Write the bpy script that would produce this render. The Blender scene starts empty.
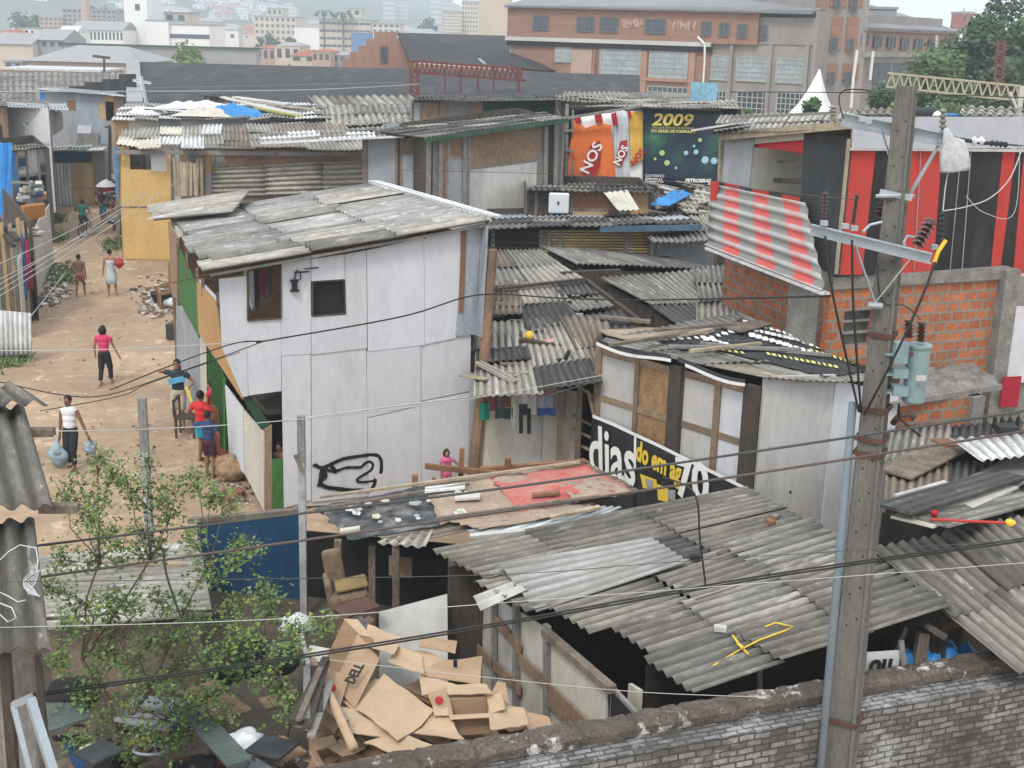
import bpy,math,random
from mathutils import Vector,Matrix,noise
R=math.radians
random.seed(7)
SC=bpy.context.scene
COL=SC.collection
F_PX=1250.0;PITCH=R(15.8);ROLL=R(1.5);CAMH=9.5
CM=Matrix.Rotation(math.pi/2-PITCH,3,'X')@Matrix.Rotation(ROLL,3,'Z')
EYE=Vector((0,0,CAMH))
def ray(px,py):
 return CM@Vector(((px-512)/F_PX,-(py-384)/F_PX,-1.0))
def P(px,py,Y=None,z=None):
 d=ray(px,py)
 t=(Y/d.y)if Y is not None else((z-CAMH)/d.z)
 return EYE+d*t
def Q(px,py,z):
 return P(px,py,z=z)
Z=Vector((0,0,1))
WL={}
class MB:
 def __init__(self):
  self.v=[];self.f=[];self.uv=[];self.mi=[]
 def face(self,pts,uvs=None,m=0):
  n=len(self.v)
  self.v+=[Vector(p)for p in pts]
  self.f.append(list(range(n,n+len(pts))))
  self.uv.append(uvs or[(0,0)]*len(pts));self.mi.append(m)
 def prism(self,poly,vec,m=0):
  poly=[Vector(p)for p in poly];vec=Vector(vec)
  a=poly[0];u=(poly[1]-a)
  u=u.normalized()if u.length>1e-6 else Vector((1,0,0))
  n=vec.normalized()if vec.length>1e-9 else Z
  w=n.cross(u)
  if w.length<1e-6:w=Z
  fu=lambda p:((p-a).dot(u),(p-a).dot(w))
  base=len(self.v);k=len(poly)
  self.v+=poly+[p+vec for p in poly]
  self.f.append([base+i for i in range(k)][::-1]);self.uv.append([fu(p)for p in poly][::-1]);self.mi.append(m)
  self.f.append([base+k+i for i in range(k)]);self.uv.append([fu(p)for p in poly]);self.mi.append(m)
  for i in range(k):
   j=(i+1)%k
   self.f.append([base+i,base+j,base+k+j,base+k+i])
   L=(poly[j]-poly[i]).length;t=vec.length
   self.uv.append([(0,0),(L,0),(L,t),(0,t)]);self.mi.append(m)
 def slab(self,a,b,c,d,t,m=0):
  a,b,c,d=map(Vector,(a,b,c,d))
  n=(c-a).cross(d-b)
  if n.length<1e-9:n=Z
  self.prism([a,b,c,d],-n.normalized()*t,m)
 def box(self,c,s,rot=None,m=0):
  c=Vector(c);rot=rot or Matrix.Identity(3)
  x,y,z=[rot@Vector(e)for e in((s[0]/2,0,0),(0,s[1]/2,0),(0,0,s[2]/2))]
  self.prism([c-x-y-z,c+x-y-z,c+x+y-z,c-x+y-z],2*z,m)
 def beam(self,a,b,w,h=None,up=None,m=0):
  a,b=Vector(a),Vector(b);h=h or w
  d=(b-a).normalized();up=Vector(up)if up else(Z if abs(d.z)<.95 else Vector((0,1,0)))
  s=d.cross(up).normalized()*w/2;u=s.cross(d).normalized()*h/2
  self.prism([a-s-u,a+s-u,a+s+u,a-s+u],b-a,m)
 def tube(self,pts,r,n=6,m=0):
  pts=[Vector(p)for p in pts]
  rs=r if isinstance(r,(list,tuple))else[r]*len(pts)
  base=len(self.v);prev=None
  for i,p in enumerate(pts):
   d=(pts[min(i+1,len(pts)-1)]-pts[max(i-1,0)])
   d=d.normalized()if d.length>1e-9 else Z
   if prev is None:
    s=d.orthogonal().normalized()
   else:
    s=(prev-d*prev.dot(d));s=s.normalized()if s.length>1e-6 else d.orthogonal().normalized()
   prev=s;t=d.cross(s)
   for k in range(n):
    a=2*math.pi*k/n
    self.v.append(p+(s*math.cos(a)+t*math.sin(a))*rs[i])
  for i in range(len(pts)-1):
   for k in range(n):
    k2=(k+1)%n;b=base+i*n
    self.f.append([b+k,b+k2,b+n+k2,b+n+k]);self.uv.append([(k/n,i),((k+1)/n,i),((k+1)/n,i+1),(k/n,i+1)]);self.mi.append(m)
  self.f.append([base+k for k in range(n)][::-1]);self.uv.append([(0,0)]*n);self.mi.append(m)
  b=base+(len(pts)-1)*n
  self.f.append([b+k for k in range(n)]);self.uv.append([(0,0)]*n);self.mi.append(m)
 def lathe(self,prof,base,n=12,axis=None,m=0):
  base=Vector(base);q=Z.rotation_difference(Vector(axis))if axis else None
  b0=len(self.v)
  for r,z in prof:
   for k in range(n):
    a=2*math.pi*k/n;p=Vector((r*math.cos(a),r*math.sin(a),z))
    self.v.append(base+(q@p if q else p))
  for i in range(len(prof)-1):
   for k in range(n):
    k2=(k+1)%n;b=b0+i*n
    self.f.append([b+k,b+k2,b+n+k2,b+n+k]);self.uv.append([(0,0)]*4);self.mi.append(m)
  self.f.append([b0+k for k in range(n)][::-1]);self.uv.append([(0,0)]*n);self.mi.append(m)
  b=b0+(len(prof)-1)*n
  self.f.append([b+k for k in range(n)]);self.uv.append([(0,0)]*n);self.mi.append(m)
 def blob(self,c,r,seed=0,sub=2,amp=.12,sc=(1,1,1),m=0):
  c=Vector(c);n=10*sub;b0=len(self.v);rows=6*sub
  for i in range(rows+1):
   th=math.pi*i/rows
   for k in range(n):
    a=2*math.pi*k/n
    d=Vector((math.sin(th)*math.cos(a),math.sin(th)*math.sin(a),math.cos(th)))
    rr=r*(1+amp*noise.noise(d*1.7+Vector((seed*3.1,seed,0)))*2)
    self.v.append(c+Vector((d.x*sc[0],d.y*sc[1],d.z*sc[2]))*rr)
  for i in range(rows):
   for k in range(n):
    k2=(k+1)%n;b=b0+i*n
    self.f.append([b+k,b+n+k,b+n+k2,b+k2]);self.uv.append([(0,0)]*4);self.mi.append(m)
 def each(self,name,mat,parent=None,**kw):
  """one object per connected piece"""
  par=list(range(len(self.v)))
  def find(i):
   while par[i]!=i:par[i]=par[par[i]];i=par[i]
   return i
  for f in self.f:
   a=find(f[0])
   for k in f[1:]:
    b=find(k)
    if b!=a:par[b]=a
  comp={}
  for i,f in enumerate(self.f):comp.setdefault(find(f[0]),[]).append(i)
  out=[]
  for fl in comp.values():
   m=MB();mp={}
   for i in fl:
    g=[]
    for k in self.f[i]:
     if k not in mp:mp[k]=len(m.v);m.v.append(self.v[k])
     g.append(mp[k])
    m.f.append(g);m.uv.append(self.uv[i]);m.mi.append(self.mi[i])
   out.append(m.build(name,mat,parent,**kw))
  return out
 def build(self,name,mat,parent=None,smooth=False,loc=None,solid=0,bevel=0):
  me=bpy.data.meshes.new(name)
  if parent is not None:
   off=WL[parent.name]
  elif loc is not None:
   off=Vector(loc)
  else:
   xs=[p.x for p in self.v];ys=[p.y for p in self.v];zs=[p.z for p in self.v]
   off=Vector(((min(xs)+max(xs))/2,(min(ys)+max(ys))/2,min(zs)))
  me.from_pydata([tuple(p-off)for p in self.v],[],self.f)
  uvl=me.uv_layers.new(name='UVMap')
  flat=[]
  for u in self.uv:
   for q in u:flat+=[q[0],q[1]]
  uvl.data.foreach_set('uv',flat)
  mats=mat if isinstance(mat,(list,tuple))else[mat]
  for mm in mats:me.materials.append(mm)
  if len(mats)>1:me.polygons.foreach_set('material_index',self.mi)
  if smooth:me.polygons.foreach_set('use_smooth',[True]*len(me.polygons))
  me.update()
  o=bpy.data.objects.new(name,me);COL.objects.link(o)
  if parent is not None:o.parent=parent
  else:o.location=off
  WL[o.name]=off.copy()
  if solid:
   s=o.modifiers.new('solid','SOLIDIFY');s.thickness=solid;s.offset=0
  if bevel:
   s=o.modifiers.new('bevel','BEVEL');s.width=bevel;s.segments=2;s.limit_method='ANGLE'
  return o
def tag(o,label=None,cat=None,group=None,kind=None):
 if label:o['label']=label
 if cat:o['category']=cat
 if group:o['group']=group
 if kind:o['kind']=kind
 return o
def thing(name,label,cat,loc=(0,0,0),group=None):
 o=bpy.data.objects.new(name,None);COL.objects.link(o)
 o.empty_display_size=.2;o.location=loc
 WL[o.name]=Vector(loc)
 return tag(o,label,cat,group)
def dup(root,loc,rotz=0,scale=None,label=None,group=None):
 def cp(o,parent):
  c=o.copy();COL.objects.link(c)
  if parent:c.parent=parent
  for ch in KIDS.get(o.name,list(o.children)):cp(ch,c)
  return c
 r=cp(root,None)
 r.location=loc;r.rotation_euler=(0,0,rotz)
 if scale:r.scale=scale if isinstance(scale,(tuple,list,Vector))else(scale,)*3
 if label:r['label']=label
 if group:r['group']=group
 WL[r.name]=Vector(loc)
 return r
KIDS={}
def bvh(objs):
 from mathutils.bvhtree import BVHTree
 V,Fc=[],[]
 for o in objs:
  n=len(V);w=WL[o.name];V+=[v.co+w for v in o.data.vertices];Fc+=[[n+i for i in p.vertices]for p in o.data.polygons]
 t=BVHTree.FromPolygons(V,Fc)
 def f(px,py,up=.05,alt=None):
  d=ray(px,py).normalized();h=t.ray_cast(EYE,d)
  if h[0]is None:return alt(px,py,up)if alt else P(px,py,Y=15)
  n=h[1]if h[1].z>0 else-h[1]
  return h[0]+Z*up
 return f
def solo(mb,name,mat,label,cat,group=None,**kw):
 label=label.replace('{m}',mat.name.split('.')[0].replace('_',' '))if hasattr(mat,'name')else label
 return tag(mb.build(name,mat,**kw),label,cat,group)
MATS={}
def mat(name,col,rough=.85,var=.25,vs=2.5,dirt=None,damt=.5,ds=1.2,stretch=(1,1,1),bump=.2,bs=25,metal=0.0,island=0.0,coord='Object',fine=.15,emit=None,alpha=None,spec=.3,trans=0,dirt2=None):
 if name in MATS:return MATS[name]
 m=bpy.data.materials.new(name);m.use_nodes=True
 nt=m.node_tree;N=nt.nodes;L=nt.links
 b=N['Principled BSDF']
 b.inputs['Roughness'].default_value=rough;b.inputs['Metallic'].default_value=metal
 b.inputs['Specular IOR Level'].default_value=spec
 if trans:b.inputs['Transmission Weight'].default_value=trans
 tc=N.new('ShaderNodeTexCoord');mp=N.new('ShaderNodeMapping')
 mp.inputs['Scale'].default_value=stretch
 L.new(tc.outputs[coord],mp.inputs['Vector'])
 oi=N.new('ShaderNodeObjectInfo')
 add=N.new('ShaderNodeVectorMath');add.operation='MULTIPLY_ADD'
 L.new(oi.outputs['Random'],add.inputs[0]);add.inputs[1].default_value=(37,17,23)
 L.new(mp.outputs[0],add.inputs[2])
 def nz(scale,det=5,rg=.6):
  n=N.new('ShaderNodeTexNoise');n.inputs['Scale'].default_value=scale
  n.inputs['Detail'].default_value=det;n.inputs['Roughness'].default_value=rg
  L.new(add.outputs[0],n.inputs['Vector']);return n.outputs['Fac']
 def ramp(src,lo,hi):
  r=N.new('ShaderNodeMapRange');r.inputs[1].default_value=lo;r.inputs[2].default_value=hi
  L.new(src,r.inputs[0]);return r.outputs[0]
 def mix(fac,a,c,bt='MIX'):
  x=N.new('ShaderNodeMix');x.data_type='RGBA';x.blend_type=bt
  if hasattr(fac,'links'):L.new(fac,x.inputs[0])
  else:x.inputs[0].default_value=fac
  for i,s in((6,a),(7,c)):
   if hasattr(s,'links'):L.new(s,x.inputs[i])
   else:x.inputs[i].default_value=(*s,1)
  return x.outputs[2]
 c3=tuple(col)
 cur=mix(ramp(nz(vs),.3,.7),tuple(max(0,q*(1-var))for q in c3),tuple(min(1,q*(1+var))for q in c3))
 if fine:cur=mix(ramp(nz(vs*9,3),.35,.65),cur,mix(1.0,cur,(1-fine*2,)*3,'MULTIPLY'))
 if dirt is not None:
  f=ramp(nz(ds,7,.68),.62-.28*damt,.72)
  k=N.new('ShaderNodeMath');k.operation='MULTIPLY';k.inputs[1].default_value=min(1,.45+damt*.6)
  L.new(f,k.inputs[0]);cur=mix(k.outputs[0],cur,dirt)
 if dirt2 is not None:
  f=ramp(nz(ds*2.3+.7,6,.7),.58,.66)
  cur=mix(f,cur,dirt2)
 if island:
  g=N.new('ShaderNodeNewGeometry')
  r=N.new('ShaderNodeMapRange');r.inputs[3].default_value=1-island;r.inputs[4].default_value=1+island
  L.new(g.outputs['Random Per Island'],r.inputs[0])
  cb=N.new('ShaderNodeCombineColor');
  for i in range(3):L.new(r.outputs[0],cb.inputs[i])
  cur=mix(1.0,cur,cb.outputs[0],'MULTIPLY')
 L.new(cur,b.inputs['Base Color'])
 if bump:
  bp=N.new('ShaderNodeBump');bp.inputs['Strength'].default_value=bump;bp.inputs['Distance'].default_value=.02
  L.new(nz(bs,4),bp.inputs['Height']);L.new(bp.outputs[0],b.inputs['Normal'])
 if emit:
  b.inputs['Emission Color'].default_value=(*emit[0],1);b.inputs['Emission Strength'].default_value=emit[1]
 MATS[name]=m;return m
def brick(name,c1,c2,mortar,bw=.3,bh=.2,ms=.02,dirt=None,damt=.4,ds=.8,wash=None,wamt=.5,bump=.6,offset=.5):
 if name in MATS:return MATS[name]
 m=mat(name,(0.3,.3,.3),bump=0)
 nt=m.node_tree;N=nt.nodes;L=nt.links;N.clear()
 out=N.new('ShaderNodeOutputMaterial');b=N.new('ShaderNodeBsdfPrincipled');L.new(b.outputs[0],out.inputs[0])
 b.inputs['Roughness'].default_value=.92;b.inputs['Specular IOR Level'].default_value=.15
 tc=N.new('ShaderNodeTexCoord');
 w=N.new('ShaderNodeTexNoise');w.inputs['Scale'].default_value=4;L.new(tc.outputs['UV'],w.inputs[0])
 va=N.new('ShaderNodeVectorMath');va.operation='MULTIPLY_ADD';va.inputs[1].default_value=(.05,.045,0)
 L.new(w.outputs['Color'],va.inputs[0]);L.new(tc.outputs['UV'],va.inputs[2])
 br=N.new('ShaderNodeTexBrick');L.new(va.outputs[0],br.inputs[0])
 br.inputs['Scale'].default_value=1;br.inputs['Brick Width'].default_value=bw;br.inputs['Row Height'].default_value=bh
 br.inputs['Mortar Size'].default_value=ms;br.inputs['Mortar Smooth'].default_value=.15;br.offset=offset
 br.inputs['Color1'].default_value=(*c1,1);br.inputs['Color2'].default_value=(*c2,1);br.inputs['Mortar'].default_value=(*mortar,1)
 cur=br.outputs[0]
 def nz(scale,det=6,rg=.65,src='Object'):
  n=N.new('ShaderNodeTexNoise');n.inputs['Scale'].default_value=scale
  n.inputs['Detail'].default_value=det;n.inputs['Roughness'].default_value=rg
  L.new(tc.outputs[src],n.inputs['Vector']);return n.outputs['Fac']
 def ramp(src,lo,hi,a=0,c=1):
  r=N.new('ShaderNodeMapRange');r.inputs[1].default_value=lo;r.inputs[2].default_value=hi
  r.inputs[3].default_value=a;r.inputs[4].default_value=c
  L.new(src,r.inputs[0]);return r.outputs[0]
 def mix(fac,a,c,bt='MIX'):
  x=N.new('ShaderNodeMix');x.data_type='RGBA';x.blend_type=bt
  if hasattr(fac,'links'):L.new(fac,x.inputs[0])
  else:x.inputs[0].default_value=fac
  for i,s in((6,a),(7,c)):
   if hasattr(s,'links'):L.new(s,x.inputs[i])
   else:x.inputs[i].default_value=(*s,1)
  return x.outputs[2]
 cur=mix(ramp(nz(14),.35,.65),mix(1.0,cur,(.7,.7,.7),'MULTIPLY'),cur)
 if wash:cur=mix(ramp(nz(2.2,8,.75),.62-.3*wamt,.66-.2*wamt),cur,wash)
 if dirt:cur=mix(ramp(nz(ds,8,.72),.6-.25*damt,.7,0,.9),cur,dirt)
 if wash:
  k=N.new('ShaderNodeMath');k.operation='MULTIPLY';L.new(br.outputs['Fac'],k.inputs[0]);L.new(ramp(nz(3.5),.35,.6,.35,.95),k.inputs[1]);cur=mix(k.outputs[0],cur,mortar)
 L.new(cur,b.inputs['Base Color'])
 bp=N.new('ShaderNodeBump');bp.inputs['Strength'].default_value=bump;bp.inputs['Distance'].default_value=.015;bp.invert=True
 L.new(br.outputs['Fac'],bp.inputs['Height'])
 b2=N.new('ShaderNodeBump');b2.inputs['Strength'].default_value=.4;b2.inputs['Distance'].default_value=.02
 L.new(nz(22),b2.inputs['Height']);L.new(bp.outputs[0],b2.inputs['Normal']);L.new(b2.outputs[0],b.inputs['Normal'])
 return m
def fibro(name,col,dark=(.05,.048,.045),light=None,damt=.5,island=.28,metal=0,rough=.9,moss=None):
 if name in MATS:return MATS[name]
 m=mat(name,col,rough=rough,var=.28,vs=1.2,dirt=dark,damt=damt,ds=.9,stretch=(2.2,.5,1),coord='UV',island=island,bump=.15,bs=20,metal=metal,fine=.16,dirt2=light,spec=.2)
 nt=m.node_tree;N=nt.nodes;L=nt.links;b=[x for x in N if x.type=='BSDF_PRINCIPLED'][0]
 src=b.inputs['Base Color'].links[0].from_socket
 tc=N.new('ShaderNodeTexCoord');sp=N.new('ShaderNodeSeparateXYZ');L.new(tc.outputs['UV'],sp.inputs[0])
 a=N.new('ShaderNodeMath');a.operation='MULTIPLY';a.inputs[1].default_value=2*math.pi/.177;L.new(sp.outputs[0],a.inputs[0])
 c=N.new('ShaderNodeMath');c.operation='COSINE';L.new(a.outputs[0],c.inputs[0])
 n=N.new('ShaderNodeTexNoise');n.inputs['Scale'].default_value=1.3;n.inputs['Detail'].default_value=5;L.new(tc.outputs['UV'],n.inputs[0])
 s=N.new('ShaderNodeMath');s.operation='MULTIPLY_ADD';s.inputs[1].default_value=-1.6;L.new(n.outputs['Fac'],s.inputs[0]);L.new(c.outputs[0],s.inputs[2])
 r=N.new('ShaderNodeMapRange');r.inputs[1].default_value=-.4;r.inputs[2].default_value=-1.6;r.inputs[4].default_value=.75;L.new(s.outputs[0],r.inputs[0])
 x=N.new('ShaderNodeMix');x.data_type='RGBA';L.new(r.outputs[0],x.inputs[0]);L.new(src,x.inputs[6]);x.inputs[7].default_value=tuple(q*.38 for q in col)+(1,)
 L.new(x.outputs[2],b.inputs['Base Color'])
 return m
def corr(mb,A,B,C,D,sw=1.05,sl=1.8,pitch=.177,amp=.026,jit=1.0,overlap=.12,seg=6,skip=0,m=0,rag=.08,mats=None,sag=0):
 A,B,C,D=map(Vector,(A,B,C,D))
 n=(B-A).cross(D-A);n=n.normalized()
 if n.z<0:n=-n
 W=((B-A).length+(C-D).length)/2;Ln=((D-A).length+(C-B).length)/2
 nc=max(1,round(W/sw));nr=max(1,round(Ln/sl))
 def pos(s,t):
  return A*(1-s)*(1-t)+B*s*(1-t)+C*s*t+D*(1-s)*t
 for r in range(nr-1,-1,-1):
  for c in range(nc):
   if skip and random.random()<skip:continue
   s0,s1=c/nc,(c+1)/nc
   s1=s1+.5*pitch/W if c<nc-1 else s1
   t0,t1=r/nr,(r+1)/nr+(overlap/Ln if r<nr-1 else 0)
   j1=random.uniform(-rag,rag)*jit/Ln;t1+=j1
   ds_=random.uniform(-.02,.02)*jit/W
   sk=random.uniform(-.035,.035)*jit/W
   lf=random.uniform(0,.02)*jit+(.004 if c%2 else 0)
   tl=random.uniform(-.02,.02)*jit
   k=max(3,int((s1-s0)*W/pitch*seg));na=3
   b0=len(mb.v);ph=random.uniform(0,.3)*jit*0
   u0=pitch*random.randint(0,250);v0=random.uniform(0,50)
   for j in range(na+1):
    t=t0+(t1-t0)*j/na
    for i in range(k+1):
     s=s0+(s1-s0)*i/k
     um=s*W
     h=amp*math.cos(2*math.pi*um/pitch)+lf+.028*(j/na)+tl*(i/k-.5)*2
     if sag:h-=sag*math.sin(math.pi*t)*math.sin(math.pi*s)
     mb.v.append(pos(s+ds_+sk*(j/na),t)+n*h)
   for j in range(na):
    for i in range(k):
     a=b0+j*(k+1)+i
     mb.f.append([a,a+k+1,a+k+2,a+1])
     us=[((u0+(s0+(s1-s0)*x/k)*W)*.177/pitch,v0+(t0+(t1-t0)*y/na)*Ln)for x,y in((i,j),(i,j+1),(i+1,j+1),(i+1,j))]
     mb.uv.append(us);mb.mi.append(m if mats is None else random.choices(range(len(mats)),mats)[0]if False else m)
 return mb
def roofpart(parent,quad,mt,name='roof',weights=None,**kw):
 """corrugated roof; mt may be a list of materials, sheets then vary by strips"""
 mb=MB();corr(mb,*quad,**kw)
 ms=mt if isinstance(mt,(list,tuple))else[mt]
 if len(ms)>1:
  cur=0;last=None;wts=weights or[1]*len(ms)
  for i,u in enumerate(mb.uv):
   if last is None or abs(u[0][0]-last[0])>3 or abs(u[0][1]-last[1])>3:
    cur=random.choices(range(len(ms)),wts)[0]
   last=u[0];mb.mi[i]=cur
 return mb.build(name,ms,parent,smooth=True,solid=.009)
def text(parent,s,org,right,up,size,mt,name='lettering',ext=.004,bold=0,shear=0,sx=1.0,align='LEFT'):
 cu=bpy.data.curves.new('t','FONT');cu.body=s;cu.size=size;cu.extrude=ext;cu.offset=bold;cu.shear=shear;cu.resolution_u=3
 cu.align_x=align
 to=bpy.data.objects.new('t',cu);COL.objects.link(to)
 dg=bpy.context.evaluated_depsgraph_get();dg.update()
 me=bpy.data.meshes.new_from_object(to.evaluated_get(dg))
 bpy.data.objects.remove(to);
 right=Vector(right).normalized();up=Vector(up);up=(up-right*up.dot(right)).normalized();nn=right.cross(up)
 off=WL[parent.name]
 for v in me.vertices:
  v.co=Vector(org)-off+right*v.co.x*sx+up*v.co.y+nn*v.co.z
 me.materials.clear();me.materials.append(mt);me.name=name
 o=bpy.data.objects.new(name,me);COL.objects.link(o);o.parent=parent;WL[o.name]=off.copy()
 return o
def lerp(a,b,t):return a+(b-a)*t
def down(p,z):return Vector((p.x,p.y,z))
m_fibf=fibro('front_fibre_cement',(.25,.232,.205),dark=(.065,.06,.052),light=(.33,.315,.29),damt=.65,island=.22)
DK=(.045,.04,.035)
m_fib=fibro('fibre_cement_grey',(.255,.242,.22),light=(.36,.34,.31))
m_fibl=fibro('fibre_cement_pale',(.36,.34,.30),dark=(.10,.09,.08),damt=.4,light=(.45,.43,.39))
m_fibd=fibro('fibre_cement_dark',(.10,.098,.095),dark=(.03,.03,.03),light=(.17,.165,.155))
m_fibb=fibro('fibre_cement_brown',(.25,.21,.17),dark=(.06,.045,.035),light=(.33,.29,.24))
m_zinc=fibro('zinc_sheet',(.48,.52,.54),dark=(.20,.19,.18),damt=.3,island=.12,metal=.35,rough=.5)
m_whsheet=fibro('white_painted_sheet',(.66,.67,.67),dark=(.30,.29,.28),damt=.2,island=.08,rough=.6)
m_white=mat('white_painted_board',(.56,.565,.59),var=.04,vs=.8,dirt=(.44,.44,.46),damt=.25,ds=.9,stretch=(1,1,.35),bump=.08,fine=.04,island=.05)
m_whd=mat('dirty_white_board',(.49,.475,.455),var=.12,vs=1,dirt=(.27,.26,.25),damt=.5,ds=1.3,stretch=(1,1,.3),bump=.1,fine=.06,island=.08)
m_cream=mat('cream_board',(.52,.49,.42),var=.1,vs=1,dirt=(.30,.26,.2),damt=.4,ds=1.2,stretch=(1,1,.4),fine=.06,island=.1)
m_grey=mat('grey_board',(.30,.315,.34),var=.15,vs=1,dirt=(.18,.18,.18),damt=.4,ds=1.3,stretch=(1,1,.35),fine=.08,island=.1)
m_blgrey=mat('blue_grey_board',(.30,.34,.38),var=.12,vs=1,dirt=(.2,.21,.22),damt=.35,ds=1.1,stretch=(1,1,.3),fine=.06,island=.08)
m_ply=mat('plywood',(.50,.34,.17),var=.14,vs=1.2,dirt=(.33,.22,.11),damt=.35,ds=1.4,stretch=(1,1,.5),fine=.08)
m_yply=mat('yellow_plywood',(.60,.40,.16),var=.1,vs=1,dirt=(.45,.29,.12),damt=.35,ds=.8,stretch=(1,1,.5),fine=.05)
m_oply=mat('orange_board',(.42,.25,.11),var=.12,vs=1,dirt=(.33,.2,.1),damt=.3,ds=1,stretch=(1,1,.5),fine=.05)
m_wood=mat('weathered_wood',(.20,.165,.13),var=.35,vs=2,dirt=(.07,.055,.045),damt=.5,ds=2.5,stretch=(1.5,1.5,.5),island=.35,fine=.2)
m_woodl=mat('pale_wood',(.38,.31,.22),var=.25,vs=2,dirt=(.18,.14,.1),damt=.4,ds=2.5,stretch=(1.5,1.5,.5),island=.3,fine=.15)
m_woodd=mat('dark_wood',(.075,.06,.05),var=.4,vs=2,dirt=(.025,.02,.018),damt=.4,ds=2,stretch=(1.5,1.5,.4),island=.4,fine=.2)
m_woodr=mat('reddish_wood',(.24,.12,.065),var=.3,vs=2,dirt=(.09,.05,.03),damt=.4,ds=2,stretch=(1.5,1.5,.5),island=.3)
m_greyw=mat('silvery_wood',(.26,.25,.235),var=.3,vs=2,dirt=(.1,.095,.085),damt=.5,ds=2,stretch=(1.5,1.5,.4),island=.35,fine=.2)
m_brownp=mat('brown_panel',(.30,.20,.13),var=.3,vs=1.2,dirt=(.12,.09,.07),damt=.5,ds=1.2,stretch=(1,1,.6),island=.2)
m_green=mat('green_paint',(.055,.16,.045),var=.25,vs=1.3,dirt=(.035,.09,.03),damt=.5,ds=1.3,stretch=(1,1,.3),fine=.12)
m_dgreen=mat('dark_green_paint',(.04,.09,.055),var=.25,vs=1.3,dirt=(.02,.04,.025),damt=.5)
m_blue=mat('blue_paint',(.01,.055,.125),var=.3,vs=1.1,dirt=(.01,.03,.06),damt=.5,ds=1.1,stretch=(1,1,.4),fine=.1)
m_tarpb=mat('blue_tarpaulin',(.03,.22,.55),rough=.5,var=.25,vs=2,dirt=(.05,.12,.25),damt=.3,fine=.05,bump=.3,bs=8)
m_red=mat('red_paint',(.46,.045,.035),rough=.75,var=.15,vs=1.5,dirt=(.26,.05,.04),damt=.5,ds=1.5,stretch=(1,1,.3),fine=.04)
m_black=mat('black_paint',(.018,.018,.02),rough=.6,var=.4,vs=1.5,dirt=(.05,.05,.052),damt=.3,ds=2,stretch=(1.5,1.5,.25),fine=.1)
m_char=mat('charcoal_board',(.038,.042,.046),rough=.8,var=.2,vs=1.5,dirt=(.1,.1,.1),damt=.25,ds=2,stretch=(1.5,1.5,.25),fine=.1)
m_dark=mat('near_black',(.02,.018,.017),var=.3)  # near-black, for dark things and for shade painted into openings
m_conc=mat('concrete',(.25,.24,.22),var=.2,vs=2,dirt=(.1,.095,.085),damt=.45,ds=1.5,bump=.4,bs=18,fine=.12)
m_pole=mat('pole_concrete',(.15,.143,.13),var=.15,vs=3,dirt=(.08,.075,.068),damt=.45,ds=2.2,stretch=(1.5,1.5,.4),bump=.4,bs=30,fine=.12)
m_mort=mat('rough_mortar',(.27,.25,.23),var=.3,vs=4,dirt=(.12,.11,.1),damt=.5,ds=3,bump=.9,bs=14,fine=.2)
m_steel=mat('galvanised_steel',(.38,.43,.47),rough=.5,var=.12,metal=.45,dirt=(.25,.26,.27),damt=.3,fine=.05)
m_pvc=mat('grey_conduit',(.15,.18,.205),rough=.6,var=.1,dirt=(.2,.21,.22),damt=.3,fine=.04)
m_rust=mat('rusty_steel',(.10,.055,.045),rough=.8,var=.3,dirt=(.09,.03,.02),damt=.5)
m_brownins=mat('brown_porcelain',(.06,.022,.018),rough=.3,var=.15,spec=.5)
m_wire=mat('black_cable',(.02,.02,.02),rough=.6,var=.1,fine=0,bump=0)
m_cable=mat('grey_cable',(.055,.06,.055),rough=.6,var=.15,fine=0,bump=0)
m_cableb=mat('brown_cable',(.085,.065,.06),rough=.6,var=.15,fine=0,bump=0)
m_wirew=mat('pale_wire',(.4,.4,.38),rough=.6,var=.1,fine=0,bump=0)
m_brickh=brick('orange_hollow_brick',(.54,.185,.08),(.36,.115,.055),(.27,.24,.2),bw=.30,bh=.20,ms=.028,dirt=(.17,.13,.10),damt=.35,ds=1.3)
m_brickf=brick('factory_brick',(.37,.20,.14),(.30,.16,.115),(.30,.22,.17),bw=.9,bh=.3,ms=.02,dirt=(.22,.16,.13),damt=.45,ds=.12,bump=.1)
m_brickw=brick('whitewashed_brick',(.36,.36,.37),(.12,.115,.105),(.075,.07,.065),bw=.21,bh=.082,ms=.013,dirt=(.05,.046,.04),damt=1.0,ds=.75,wash=(.38,.385,.39),wamt=.38)
m_fconc=mat('factory_concrete',(.29,.265,.25),var=.15,vs=.25,dirt=(.18,.17,.16),damt=.5,ds=.15,stretch=(1,1,.4),bump=.1,fine=.05)
m_frooft=mat('factory_roof_cladding',(.22,.225,.235),var=.12,vs=.15,dirt=(.15,.15,.16),damt=.4,ds=.1,fine=.05)
m_roofdk=mat('old_dark_roofing',(.038,.038,.04),var=.45,vs=.6,dirt=(.085,.085,.09),damt=.35,ds=.35,stretch=(2,.5,1),fine=.15,coord='UV',bump=.1)
m_glass=mat('factory_glass',(.33,.40,.43),rough=.25,var=.25,vs=1.2,dirt=(.12,.14,.15),damt=.35,ds=.8,spec=.5,bump=0,fine=.1)
m_winf=mat('window_frame_paint',(.42,.44,.42),var=.1)
m_dkglass=mat('dark_window',(.045,.06,.07),rough=.25,var=.3,spec=.5,bump=0)
m_card=mat('cardboard',(.37,.25,.16),var=.1,vs=2,dirt=(.32,.2,.11),damt=.3,ds=2,fine=.05,island=.18,bump=.1)
m_cardl=mat('pale_cardboard',(.45,.325,.215),var=.1,vs=2,dirt=(.42,.28,.16),damt=.25,ds=2,fine=.04,island=.12,bump=.1)
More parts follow.
